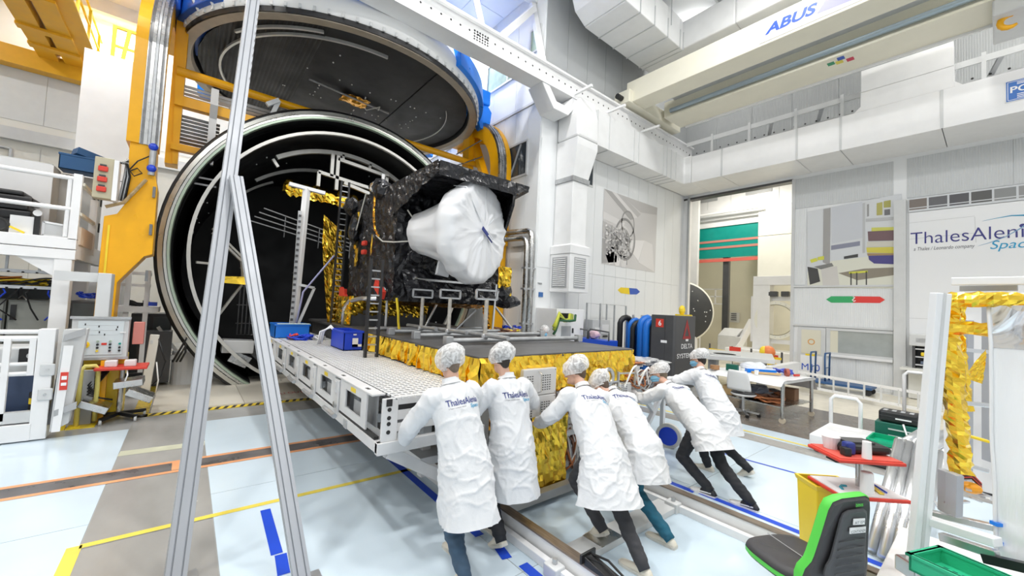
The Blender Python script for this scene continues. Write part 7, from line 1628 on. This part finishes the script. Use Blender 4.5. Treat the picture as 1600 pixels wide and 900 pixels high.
for k in range(5): 
    q = V((math.cos(k * 1.257 + .6), math.sin(k * 1.257 + .6), 0)); c = cpt(0, 0, .12); MB().bar(c, c + q * .31 + V((0, 0, -.05)), .05, .04).build('base_arm', M_alu, gc); w = c + q * .30; MB().cyl((w.x - .018, w.y, .035), (w.x + .018, w.y, .035), .035, n=12).build('caster', M_black, gc)

# ---------------------------------------------------------------- leaning tubes
tops = [((6.202,0.708,0.805), (4.942,0.747,0)), ((6.28,0.646,0.789), (4.882,0.658,0)), ((6.312,0.554,0.81), (4.92,0.589,0)), ((6.291,0.509,0.765), (4.876,0.528,0)), ((6.396,0.426,0.73), (4.886,0.452,0))]
for k, (a, b_) in enumerate(tops):
    a = V(a); b_ = V(b_); b_.z = .045
    t = thing('aluminium_tube', ['aluminium tube with bent top, leftmost of the leaning bundle', 'second aluminium tube from the left in the leaning bundle', 'third aluminium tube from the left in the leaning bundle', 'fourth leaning aluminium tube close to the white profile', 'fifth leaning aluminium tube hidden by the white profile'][k], 'tube', (b_.x, b_.y, 0), 'aluminium tubes leaning by the profile frame')
    d = (a - b_).normalized(); MB().cyl(b_, a, .044, n=18).build('pipe', M_alu, t, True)
    MB().lathe([(.036, 0), (.0445, 0), (.0445, .02)], a, d, 18).build('tube_mouth', M_steel, t); MB().cyl(a + d * .001, a + d * .003, .036, n=18).build('bore', M_dsteel, t)
    MB().cyl(a + V((.05, -.01, -.03)), a + V((.52, -.13, .06)), .040, n=16).build('cross_tube', M_alu, t, True)
    for z in (.06, .12): MB().cyl(b_ + d * z + V((-.045, 0, 0)), b_ + d * z + V((-.042, 0, 0)), .006, n=6).build('rivet', M_dsteel, t)

# ---------------------------------------------------------------- profile stand with gold foil and silver blanket
rf = thing('blanket_stand', 'white aluminium profile stand wrapped with gold foil holding a silver blanket', 'stand', (4.0, .2, 0))
def P(x): return V(x)
pt, pbm = V((3.812,0.24,2.317)), V((3.804,0.352,0.554))
M_wprof = mat('white_profile', (.84, .85, .86), .3, .1)
dv = (pt - pbm).normalized(); side = V((.77, -.63, 0))
MB().bar(pbm, pt, .10, .05, side.cross(dv)).build('upright', M_wprof, rf, bevel=.006)
nrm_ = side.cross(V((0, 0, 1)))
MB().bar(pbm + nrm_ * .027 * (1 if nrm_.dot(pbm - V((0, 0, 0))) < 0 else -1), pt + nrm_ * .027 * (1 if nrm_.dot(pt) < 0 else -1), .02, .003, side.cross(dv)).build('upright_groove', M_lgrey, rf)
MB().cbox(pbm + V((0, 0, -.04)), (.16, .14, .10), -.68).build('clamp', M_steel, rf, bevel=.01); MB().cyl(V((pbm.x, pbm.y, 0)), pbm, .05, n=12).build('foot_tube', M_galv, rf)
def hbar(a, b, w, h, nm, m, bev=.005): return MB().bar(a, b, w, h).build(nm, m, rf, bevel=bev)
hbar((4.007,0.205,2.407), (4.022,-0.195,2.408), .06, .05, 'top_beam', M_wprof); hbar((4.014,0.205,2.311), (4.028,-0.194,2.316), .06, .03, 'top_beam', M_wprof)
MB().bar((4.088,0.168,2.364), (4.037,-0.075,2.363), .02, .035).build('top_gap', M_grey, rf)
hbar((3.867,0.31,0.824), (3.724,0.011,0.866), .08, .05, 'lower_beam', M_wprof); hbar((4.277,0.343,0.743), (4.204,0.012,0.797), .06, .04, 'lower_beam', M_alu); hbar((3.916,0.25,0.729), (3.81,0.012,0.763), .05, .05, 'lower_beam', M_alu)
hbar((4.801,0.233,1.925), (5.022,0.054,1.912), .05, .03, 'cross_tube', M_alu); hbar((4.383,0.208,1.555), (4.565,0.06,1.542), .04, .03, 'cross_tube', M_alu); hbar((4.423,0.202,1.117), (4.589,0.069,1.066), .05, .03, 'cross_tube', M_alu); hbar((4.852,0.231,1.256), (4.91,0.057,1.22), .05, .02, 'cross_tube', M_yel2)
def wrap(a, b, r, seed, nm='foil_wrap', m=None):
    a, b = V(a), V(b); n = max(10, int((b - a).length / .03)); s, u, d = frame_of(b - a); rr = []
    for k in range(n + 1):
        c = a.lerp(b, k / n); rr.append([c + (s * math.cos(2 * PI * j / 10) + u * math.sin(2 * PI * j / 10)) * (r * (1 + .22 * random.uniform(-1, 1) + .25 * noise.noise(V((k * .3, j, seed))))) for j in range(10)])
    return MB().rings(rr).build(nm, m or M_gold, rf)
wrap((4.072,0.226,2.243), (4.222,0.172,1.099), .055, 1); wrap((4.425,0.208,2.057), (4.529,0.158,1.492), .04, 2); wrap((3.952,0.231,2.282), (3.946,-0.19,2.281), .045, 3); wrap((4.001,0.229,2.093), (4.043,-0.193,2.092), .042, 4)
crumple(lambda s, t: V((4.249,0.211,2.241)) + (V((4.334,0.142,2.255)) - V((4.249,0.211,2.241))) * (s * (1 - .3 * t)) + V((0, 0, -.32 * t)), 8, 14, .04, 61, (-.8, -.5, 0)).build('foil_rag', M_gold, rf)
g0, g1, g2, g3 = V((4.571,0.174,1.722)), V((4.687,0.066,1.947)), V((4.696,0.063,1.875)), V((4.686,0.083,1.68))
crumple(lambda s, t: g0.lerp(g1, s).lerp(g3.lerp(g2, s), t), 10, 8, .02, 62, (-.8, -.5, 0)).build('foil_flag', M_gold, rf)
for a, b_ in (((5.017,0.172,2.163), (5.099,0.187,0.783)), ((4.215,0.244,1.089), (4.234,0.246,0.796)), ((4.113,0.197,1.106), (4.124,0.204,0.824)), ((5.307,0.054,2.337), (5.396,0.063,0.971))): MB().bar(a, b_, .07, .05, side).build('inner_post', M_aluw, rf, bevel=.004)
hb0, hb1 = V((5.505,0.182,1.822)), V((5.729,0.069,0.673))
MB().box((hb0.x, hb1.y - .05, hb1.z), (hb0.x + .05, hb0.y + .15, hb0.z + .4)).build('white_panel', M_white, rf)
def blanket(s, t): 
    a = V((3.973,0.049,2.245)); b = V((3.805,-0.267,2.255)); c = V((3.952,0.03,0.689)); q = a + (b - a) * s + (c - a) * t
    return q + V((-.8, -.5, 0)) * (.012 * noise.noise(q * 3) + .02 * math.sin(t * 9) * .3)
MB().grid(blanket, 16, 30).build('silver_blanket', mat('silver_blanket_film', (.95, .96, .97), .22, .25, bump=.35, bs=5, stretch=(3, 3, .35)), rf, True)
MB().grid(lambda s, t: V(blanket(s, t * .17)) + V((-.008, -.005, 0)), 10, 6).build('clear_strip', M_silver, rf, True)
ed = [V(blanket(0, k / 20)) + V((-.012, -.008, 0)) for k in range(21)]; MB().tube(ed, .010, 6).build('blanket_hem', M_white, rf, True)
for k in (2, 5, 9, 13, 17): MB().sphere(ed[k] + V((.015, -.02, 0)), .006, 6, 4).build('eyelet', M_dgrey, rf)
for z in (.86, .93): q = V(blanket(.02, z)); MB().cbox(q + V((-.012, -.01, 0)), (.05, .04, .02), -.68).build('blue_tape', M_blue2, rf)
MB().bar((3.832,0.061,0.716), (3.673,-0.203,0.813), .06, .05).build('black_base', M_black, rf)
b = MB()
for k in range(9): p = V((4.511,0.144,0.874)) + V((random.uniform(-.2, .2), random.uniform(-.2, .2), random.uniform(-.1, .08))); b.bar(p, p + V((random.uniform(-.2, .2), random.uniform(-.2, .2), random.uniform(-.05, .05))), .03, .012)
b.build('loose_brackets', M_alu, rf)
MB().sphere((4.592,0.14,0.915), (.06, .06, .04), 10, 6).build('orange_grip', mat('orange_plastic', (.85, .35, .01), .4), rf); 
for k in range(4): MB().tube([V((4.544,0.176,0.979)) + V((0, 0, .01 * k)), V((4.593,0.137,0.963)) + V((0, 0, .02 + .012 * k)), V((4.651,0.092,0.919)) + V((0, 0, .01 * k))], .006, 5).build('wire', M_red if k % 2 else M_black, rf)
sh = thing('stand_trolley', 'white low trolley carrying the profile stand and green crate', 'trolley', (4.1, .2, 0)); MB().box((3.7, -.5, .30), (4.9, .55, .36)).build('deck', M_white, sh, bevel=.01)
for x in (3.78, 4.8):
    for y in (-.4, .45): MB().cyl((x, y, .1), (x, y, .3), .025, n=10).build('post', M_galv, sh); MB().cyl((x - .02, y, .06), (x + .02, y, .06), .06, n=12).build('caster', M_black, sh)
t = thing('green_crate', 'open bright green plastic crate with slotted floor at the lower right', 'crate', (4.0, .1, .36)); M_em = mat('mint_green_plastic', (.03, .50, .26), .4)
cxa = V((-.30, -.95, 0)).normalized(); cya = V((.92, -.36, 0)).normalized(); Lw, Ld, hh = .36, .30, .10
c0 = V((3.763,0.246,0.721)) - cya * Ld - V((0, 0, hh))
def cq(a, b_, z): return c0 + cxa * a + cya * b_ + V((0, 0, z))
def qbox(mb, a0, b0, a1, b1, z0, z1): return mb.hexa([cq(a0, b0, z0), cq(a1, b0, z0), cq(a1, b1, z0), cq(a0, b1, z0), cq(a0, b0, z1), cq(a1, b0, z1), cq(a1, b1, z1), cq(a0, b1, z1)])
qbox(MB(), 0, 0, Lw, Ld, 0, .012).build('floor', M_em, t)
for a in ((0, 0, .012, Ld), (Lw - .012, 0, Lw, Ld), (0, Ld - .012, Lw, Ld), (0, 0, Lw, .012)): qbox(MB(), *a, 0, hh).build('side', M_em, t)
rb = MB()
for a in ((-.012, -.012, .018, Ld + .012), (Lw - .018, -.012, Lw + .012, Ld + .012), (-.012, Ld - .018, Lw + .012, Ld + .012), (-.012, -.012, Lw + .012, .018)): qbox(rb, *a, hh - .015, hh)
rb.build('rim', M_em, t); sl = MB()
for i in range(7):
    for j in range(5): qbox(sl, .05 + i * .04, .05 + j * .04, .07 + i * .04, .075 + j * .04, .0125, .014)
sl.build('floor_slots', M_dgreen, t)

# ---------------------------------------------------------------- grey cabinet with blue and black hoses, blue cart, rails
dc = thing('grey_cabinet', 'dark grey machine cabinet with red triangle emblem and white lettering', 'cabinet', (10.7, 5.85, 0))
MB().rings([[(10.17, 5.55, z), (10.22, 5.5, z), (11.3, 5.5, z), (11.35, 5.6, z), (11.35, 6.2, z), (10.17, 6.2, z)] for z in (.05, 2.06)]).build('carcass', M_dgrey, dc, bevel=.01)
MB().box((10.165, 5.78, .3), (10.17, 5.784, 2.0)).build('panel_joint', M_black, dc)
MB().box((10.164, 5.83, 1.72), (10.17, 6.06, 1.95)).build('red_tile', M_red, dc); letter('number', '6', (10.163, 5.98, 1.76), (0, -1, 0), (0, 0, 1), .09, .15, M_wtxt, dc, bold=.02)
MB().box((10.165, 5.72, 1.30), (10.17, 5.90, 1.37)).build('maker_plate', M_wtxt, dc)
tri = [(10.58, 1.42), (10.82, 1.98), (11.06, 1.42)]; tin = [(10.70, 1.50), (10.82, 1.76), (10.94, 1.50)]
o = MB(); o.rings([[(x, 5.494, z) for x, z in tri], [(x, 5.494, z) for x, z in tin]], False, False).build('triangle_emblem', mat('dark_red_emblem', (.35, .03, .03), .5), dc)
MB().box((10.76, 5.492, 1.36), (10.9, 5.496, 1.42)).build('small_label', M_wtxt, dc)
letter('lettering', 'DELTA', (10.52, 5.494, 1.16), (1, 0, 0), (0, 0, 1), .62, .13, M_wtxt, dc, bold=.015)
letter('lettering', 'SYSTEMES', (10.30, 5.494, .90), (1, 0, 0), (0, 0, 1), 1.0, .13, M_wtxt, dc, bold=.015)
MB().box((10.9, 5.6, 2.06), (11.3, 5.9, 2.10)).build('yellow_plinth', M_yel2, dc); MB().sphere((11.0, 5.75, 2.22), (.09, .09, .14), 10, 7).build('yellow_fitting', M_yel2, dc)
t = thing('hose_rack', 'rack of thick blue and black looped hoses beside the grey cabinet', 'hose rack', (10.3, 6.8, 0))
for k, (y, m, r) in enumerate(((7.3, M_black, .085), (7.0, M_blue2, .075), (6.85, M_black, .07), (6.62, M_blue2, .12), (6.4, M_blue2, .10), (6.28, M_black, .07))):
    x = 10.25 + (k % 2) * .08; h = 2.0 - (k % 3) * .06; MB().tube([(x, y, .3), (x, y, h - .25)] + [(x + .18 - .18 * math.cos(a), y - .05 * a, h - .25 + .18 * math.sin(a)) for a in (0.5, 1.0, 1.57, 2.1, 2.6)] + [(x + .36, y - .16, h - .3), (x + .38, y - .16, .3)], r, 12).build('hose', m if m is M_black else mat('hose_blue', (.01, .16, .62), .35), t, True)
MB().box((10.2, 6.25, .05), (11.1, 7.4, .35)).build('rack_base', M_dgrey, t); MB().box((10.7, 6.25, .35), (11.0, 7.4, 1.9)).build('rack_back', mat('hose_blue', (0, 0, 0)), t)
for y in (6.4, 6.7, 7.0, 7.25): MB().box((10.5, y, 1.8), (10.56, y + .06, 2.02)).build('clip', M_alu, t)
t = thing('blue_cart', 'low blue box cart with dark tube rails behind the dark deck', 'cart', (9.2, 7.4, 0)); MB().box((8.9, 6.75, .75), (9.4, 8.1, 1.28)).build('tub', mat('cart_blue', (.01, .07, .52), .4), t, bevel=.01); MB().box((8.95, 6.8, .1), (9.35, 8.05, .75)).build('under', M_dgrey, t)
for y0, y1 in ((8.05, 7.45), (7.4, 6.7)): MB().tube([(8.92, y0, 1.28), (8.92, y0, 1.50), (8.92, y0 - .06, 1.56), (8.92, y1, 1.52), (8.92, y1, 1.28)], .022, 8).build('rail', M_dgrey, t, True)
MB().box((8.895, 6.9, 1.1), (8.90, 7.1, 1.14)).build('white_mark', M_wtxt, t)
t = thing('pink_bag', 'small pale pink bag lying on the blue cart', 'bag', (9.1, 7.3, 1.28)); MB().sphere((9.1, 7.35, 1.40), (.14, .2, .12), 10, 7).jitter(.03, 2, 8).build('bag', mat('pale_pink', (.72, .5, .58), .5), t)
t = thing('tube_frame', 'tall grey tube frame barrier standing along the back wall', 'barrier', (10, 8.2, 0)); f = MB()
for a, c in ((9.75, 10.35), (10.42, 11.1), (10.75, 11.75)): 
    f.tube([(a, 8.2, 0), (a, 8.2, 2.32), (c, 8.15, 2.30), (c, 8.15, 0)], .03, 8)
f.build('tubes', M_galv, t)
t = thing('junction_box', 'grey junction box low on the back wall left of the tube frame', 'box', (9.55, 8.4, 0)); MB().box((9.35, 8.3, .8), (9.75, 8.57, 1.78)).build('box', M_grey, t, bevel=.01)
t = thing('switch_box', 'pale switch cabinet with dials behind the blue cart', 'box', (10.2, 8.3, 0)); MB().box((10.0, 8.15, .5), (10.9, 8.5, 1.80)).build('cabinet', M_lgrey, t, bevel=.01); MB().box((10.1, 8.13, 1.3), (10.35, 8.15, 1.55)).box((10.45, 8.13, 1.35), (10.8, 8.15, 1.65)).build('panel', M_white, t); MB().box((10.5, 8.12, 1.25), (10.75, 8.13, 1.3)).build('display', M_black, t)
t = thing('white_cabinet', 'white cabinet with grey vent door below the louvred air duct', 'cabinet', (8.5, 8.1, 0)); MB().box((7.92, 7.72, .05), (9.06, 8.57, 2.10)).build('carcass', M_white, t, bevel=.01); MB().box((8.12, 7.705, .5), (8.50, 7.72, 1.62)).build('vent_door', M_grey, t); MB().box((8.56, 7.69, 1.42), (8.6, 7.72, 1.56)).build('handle', M_black, t); MB().box((8.0, 7.70, 1.80), (8.5, 7.72, 1.98)).build('opening', M_black, t)
for k, (m, p) in enumerate(((M_yel2, 0), (mat('olive_green_hose', (.30, .36, .04), .5), .08), (mat('dark_green_hose', (.02, .10, .04), .5), .2))): 
    MB().tube([(8.35, 7.62 - p, 1.94), (8.2, 7.5 - p, 1.80), (8.0, 7.5 - p, 1.78), (7.85, 7.55, 1.98 - p), (7.78, 7.6, 1.7 - p), (7.70, 7.6, 1.6 - p)], .055 - .01 * k, 8).build('hose', mat('yellow_green_hose', (.55, .58, .05), .45) if k == 0 else m, t, True)
t = thing('steel_pipes', 'pair of tall steel pipes with right-angle bends on the white inner wall', 'pipe', (7.7, 9.0, 0))
for k, (x, y) in enumerate(((7.68, 8.62), (7.5, 8.62))): MB().tube([(x, y, 0), (x, y, 4.15 - .25 * k), (x, y + .06, 4.3 - .25 * k), (x, y + .2, 4.36 - .25 * k), (x, y + 1.3, 4.42 - .25 * k)], .085 - .01 * k, 14).build('pipe', M_steel, t, True)
for z in (1.6, 2.6, 3.2): MB().box((7.4, 8.55, z), (7.82, 8.7, z + .05)).build('pipe_clamp', M_galv, t)
t = thing('wall_valve', 'small blue valve handle on the white corner wall', 'valve', (7.8, 8.6, 2.3)); MB().box((8.0, 8.55, 2.42), (8.16, 8.577, 2.56)).build('plate', mat('valve_blue', (.05, .15, .4), .4), t); MB().box((7.95, 8.55, 2.8), (8.1, 8.577, 2.84)).build('handle', M_galv, t)
t = thing('wall_bracket', 'small steel bracket rail high on the white inner wall', 'bracket', (7.8, 9, 3.9)); MB().bar((7.78, 9.6, 3.95), (7.78, 8.75, 3.95), .05, .03).build('rail', M_galv, t); MB().box((7.74, 8.72, 3.85), (7.84, 8.8, 4.05)).build('plate', mat('pale_green', (.45, .6, .58), .5), t)
# colleague standing behind the deck
person('person far behind the dark deck, only hair net and masked face showing', (6.98, 7.2, 1.50), (6.98, 7.24, 1.28), (6.98, 7.26, .82), ((6.88, 7.26, 0), (7.1, 7.26, 0)), ((6.75, 7.0, .95), (7.2, 7.0, .95)), (6.98, 7.26, .4), gaze=(-.62, -.75, -.02), trouser=blackt, mask=True, logo=False, yaw=PI * .78, hemw=(.22, .2), knees=((0, -1, .2), (0, -1, .2)), feetdir=((-.6, -.7, 0), (-.6, -.7, 0)))

# ---------------------------------------------------------------- room beyond the opening
wf = struct('wall_next_room', MB().box((25.5, -2, 0), (25.8, 14, 9.2)).box((X3 + .3, 13.0, 0), (25.5, 13.3, 9.2)).box((X3 + .3, -2.3, 0), (25.5, -2, 9.2)), M_creamwall)
struct('ceiling_next_room', MB().box((X3 + .3, -2, 9.2), (25.5, 13, 9.4)), mat('next_room_ceiling', (.8, .8, .74), .6))
struct('trim_18', MB().box((21.2, 10.3, 0), (21.4, 11.1, 9.1)), M_white)
M_pcream = mat('pale_cream_panel', (.84, .83, .74), .5, var=.02)
xr = 22.0
fw = struct('wall_partition', MB().box((xr, 3, 6.9), (xr + .3, 13, 9.2)), M_pcream)
pp = [(22,11.498,8.457),(22,6.149,8.469),(22,7.346,6.941),(22,10.97,6.967),(22,10.921,5.061),(22,7.319,5.176),(22,7.305,4.22),(22,10.916,4.879)]
MB().box((xr - .12, pp[3][1] + .35, 6.9), (xr, 4.6, 8.6)).build('panel', M_white, fw)
for y in (5.8, 6.7, 7.7, 8.9, 10.1): MB().box((xr - .14, y, 7.9), (xr - .12, y + .02, 8.6)).build('panel_joint', M_lgrey, fw)
for y in (9.6, 7.0): MB().box((xr - .16, y, 8.35), (xr - .12, y + 1.2, 8.55)).build('vent_slot', M_grey, fw)
struct('trim_19', MB().cyl((xr - .5, 13, 7.55), (xr - .5, 4, 7.55), .06, n=8), M_white)
rd = struct('door_2', MB().box((xr - .06, pp[2][1], pp[5][2] + .05), (xr, pp[3][1], pp[2][2] + .35)), M_teal)
zt, zb_ = pp[3][2], pp[4][2]
for f in (.34, .52): MB().box((xr - .08, pp[2][1], zt + (zb_ - zt) * (1 - f) ), (xr - .06, pp[3][1], zt + (zb_ - zt) * (1 - f) + .12)).build('coral_band', mat('coral_band', (.62, .25, .2), .5), rd)
MB().box((xr - .1, pp[2][1] - .05, zb_ - .06), (xr - .02, pp[3][1], zb_ + .10)).build('bottom_bar', mat('coral_bar', (.75, .16, .12), .45), rd)
MB().box((xr - .25, pp[2][1] - .05, pp[2][2] + .3), (xr, pp[3][1] + .1, pp[2][2] + .6)).build('roller_box', M_lgrey, rd)
struct('trim_20', MB().box((xr, 9.0, 0), (xr + .2, 9.3, 6)).box((xr + 3, 8.3, 0), (xr + 3.2, 8.6, 6.5)), M_dgrey)
bx = thing('roller_drive_box', 'large cream drive box beside the green roller door', 'box', (xr, 5.6, 4)); MB().box((xr - .9, 5.4, 4.0), (xr - .2, pp[2][1] - .02, 6.0)).build('lower_box', M_pcream, bx, bevel=.01); MB().box((xr - .9, 5.2, 6.02), (xr - .2, pp[2][1] - .02, 7.2)).build('upper_box', M_pcream, bx, bevel=.01)
# dark dome
dm = thing('dark_dome', 'large round dark vessel end cap with pale rim in the next room', 'vessel', (18.5, 8.4, 0)); dcn = V((19.558,10.275,2.234))
dn = V((-.80, -.58, .0)).normalized()
MB().lathe([(.02, .28), (.7, .24), (1.2, .12), (1.48, 0)], dcn, dn, 48).build('dome', mat('charcoal_dome', (.05, .052, .055), .5, var=.1), dm, True); MB().lathe([(1.48, 0), (1.53, -.02), (1.57, -.12), (1.52, -.3)], dcn, dn, 48).build('rim', M_pcream, dm, True)
for k in range(22): 
    a = random.uniform(0, 6.28); r = random.uniform(.5, 1.4); s, u, _ = frame_of(dn); MB().sphere(dcn + (s * math.cos(a) + u * math.sin(a)) * r + dn * (.30 - .2 * (r / 1.48) ** 2 * 1.35), .03, 6, 4).build('bolt', M_wtxt, dm)
MB().box((dcn.x - .3, dcn.y - .6, 0), (dcn.x + .6, dcn.y + .2, 1.0)).build('cradle', M_white, dm)
# white gantry with ring
gn = thing('white_gantry', 'white portal frame machine with round ring plate in the next room', 'gantry', (19, 6, 0))
gxp = 19.2; g = [(19.2,6.825,3.908),(19.2,5.386,3.523),(19.2,6.443,0.375),(19.2,6.174,3.478),(19.2,5.378,2.864),(19.2,5.87,2.05),(19.2,6.482,2.844)]
MB().box((gxp, g[1][1] - .8, g[1][2]), (gxp + .5, g[0][1], g[0][2])).build('cross_beam', M_white, gn, bevel=.01); MB().box((gxp, g[3][1], .75), (gxp + .5, g[0][1], g[1][2] - .004)).build('column', M_white, gn, bevel=.01)
MB().box((gxp - .8, g[1][1] - 1.0, .2), (gxp + .8, g[0][1] + .8, .75)).build('base', M_white, gn, bevel=.02)
rc = V((19.4,5.978,2.046)); MB().lathe([(.66, 0), (.80, 0), (.80, .12), (.66, .12), (.66, 0)], rc, (-1, -.12, 0), 40).build('ring', M_pcream, gn); MB().lathe([(.67, .02), (.64, .02), (.64, .1)], rc, (-1, -.12, 0), 40).build('ring_bore', mat('brass_bore', (.5, .45, .3), .4), gn)
f = MB()
for a, c in (((-1.0, -1.0), (1.0, -.82)), ((-1.0, .82), (1.0, 1.0)), ((-1.0, -.82), (-.78, .82)), ((.78, -.82), (1.0, .82))): f.box((rc.x + .02, rc.y + a[0], rc.z + a[1]), (rc.x + .1, rc.y + c[0], rc.z + c[1]))
f.build('ring_plate', M_white, gn)
for k in range(24): a = k * PI / 12; MB().cbox(rc + V((-.13, math.cos(a) * .73, math.sin(a) * .73)), (.02, .03, .03)).build('ring_bolt', M_lgrey, gn)
for dy, w in ((.1, .35), (-.35, .3)): MB().cbox(rc + V((-.1, dy, 1.1)), (.2, w, .22)).build('camera_unit', M_dgrey, gn, bevel=.03)
MB().tube([rc + V((0, -.9, 2.0)), rc + V((0, -.95, 1.6)), rc + V((0, -1.2, 1.3))], .02, 6).build('cable', M_dgrey, gn)
MB().bar((21.539,8.384,0.399), (22.086,7.844,1.981), .35, .25).build('slanted_arm', M_white, gn, bevel=.02)
MB().box((gxp - .82, g[1][1] + .2, .5), (gxp - .8, g[1][1] + .8, .64)).build('red_sign', M_red, gn)
t = thing('white_railing', 'white raised railing basket by the cream wall of the next room', 'railing', (23, 8, 2.4)); f = MB(); yy = [(23,10.924,3.601),(23,9.663,2.778),(23,10.095,3.598),(23,10.077,2.768)]
for a, c in ((yy[0], (23, yy[0][1], yy[1][2])), (yy[0], (23, yy[1][1], yy[0][2])), ((23, yy[1][1], yy[0][2]), yy[1]), ((23, yy[0][1], yy[1][2]), yy[1]), (yy[2], (23, yy[2][1], yy[1][2])), ((23, yy[0][1], (yy[0][2] + yy[1][2]) / 2), (23, yy[1][1], (yy[0][2] + yy[1][2]) / 2))): f.bar(a, c, .06, .06)
f.build('rails', M_white, t)
for y in (yy[0][1], yy[1][1]): MB().cyl((23, y, 0), (23, y, yy[1][2]), .05, n=8).build('post', M_white, t)
t = thing('notice_board', 'small notice papers pinned on the cream wall of the next room', 'notice', (25.4, 8, 1.8)); q = [(25.4,10.438,2.35),(25.4,9.741,1.772),(25.4,10.661,2.341),(25.4,10.508,2.152)]; MB().box((25.38, q[1][1], q[1][2]), (25.42, q[0][1], q[0][2])).build('board', M_lgrey, t); MB().box((25.36, q[3][1], q[3][2]), (25.4, q[2][1], q[2][2])).build('green_note', M_dgreen, t)
for k in range(4): MB().box((25.35, q[1][1] + .15, q[1][2] + .12 + k * .12), (25.38, q[0][1] - .25, q[1][2] + .17 + k * .12)).build('text_line', M_ink, t)
t = thing('grey_machine', 'low grey machine with angled hood in the next room', 'machine', (20.5, 7.5, 0)); q = V((21.922,8.695,0.777)); MB().box((q.x - .4, q.y - .5, 0), (q.x + .5, q.y + .6, 1.1)).build('body', M_lgrey, t, bevel=.03); MB().prism([(q.x - .4, q.y + .6, 1.1), (q.x + .5, q.y + .6, 1.1), (q.x + .5, q.y + .4, 1.5), (q.x - .1, q.y + .4, 1.5)], (0, -.9, 0)).build('hood', M_lgrey, t, bevel=.02)
t = thing('yellow_chain_barrier', 'yellow barrier tape on dark posts across the next room entrance', 'barrier', (16.8, 6.5, 0))
ba, bb_ = V((16.9, 7.6, .72)), V((16.0, 4.75, .72))
for f_ in (0, .35, .62, .85, 1.0): p = ba.lerp(bb_, f_); MB().cyl((p.x, p.y, 0), (p.x, p.y, .95), .035, n=8).build('post', M_dgrey, t)
for z in (0, -.22): MB().bar(ba + V((-.04, 0, z)), bb_ + V((-.04, 0, z)), .012, .08).build('tape', M_yel2, t)
t = thing('colour_ball', 'yellow and orange ball-shaped reel on the yellow barrier', 'reel', (15.9, 5.1, .8)); p = V((15.95, 5.15, .92)); MB().sphere(p, (.2, .22, .22), 14, 8).build('reel', mat('orange_reel', (.85, .25, .08), .4), t, True); MB().sphere(p + V((-.03, .12, 0)), (.19, .14, .2), 12, 8).build('reel_side', M_yel2, t, True)
t = thing('red_box_sign', 'small red box on the yellow barrier of the next room', 'sign', (16.6, 6.6, .8)); MB().box((16.45, 6.25, .74), (16.5, 6.65, .94)).build('box', M_red, t)
# pale machine bed with oval opening behind the office chair
t = thing('machine_bed', 'pale grey machine bed with oval opening between the cabinet and the bench', 'machine bed', (12.4, 5.2, 0))
MB().prism([(11.6, 5.3, .85), (12.6, 3.9, .85), (14.6, 4.6, .85), (13.6, 6.4, .85)], (0, 0, .12)).build('bed', M_lgrey, t, bevel=.01)
for x, y in ((11.9, 5.2), (12.6, 4.2), (14.2, 4.8), (13.5, 6.0)): MB().box((x - .08, y - .08, 0), (x + .08, y + .08, .85)).build('leg', M_galv, t)
MB().lathe([(.30, 0), (.42, 0), (.42, .03), (.30, .03)], (12.3, 5.1, .97), (0, 0, 1), 32).build('oval_ring', M_lgrey, t); MB().cyl((12.3, 5.1, .971), (12.3, 5.1, .975), .30, n=32).build('oval_opening', M_dgrey, t)
MB().box((12.0, 3.8, .45), (14.4, 4.0, .82)).build('side_box', M_white, t)
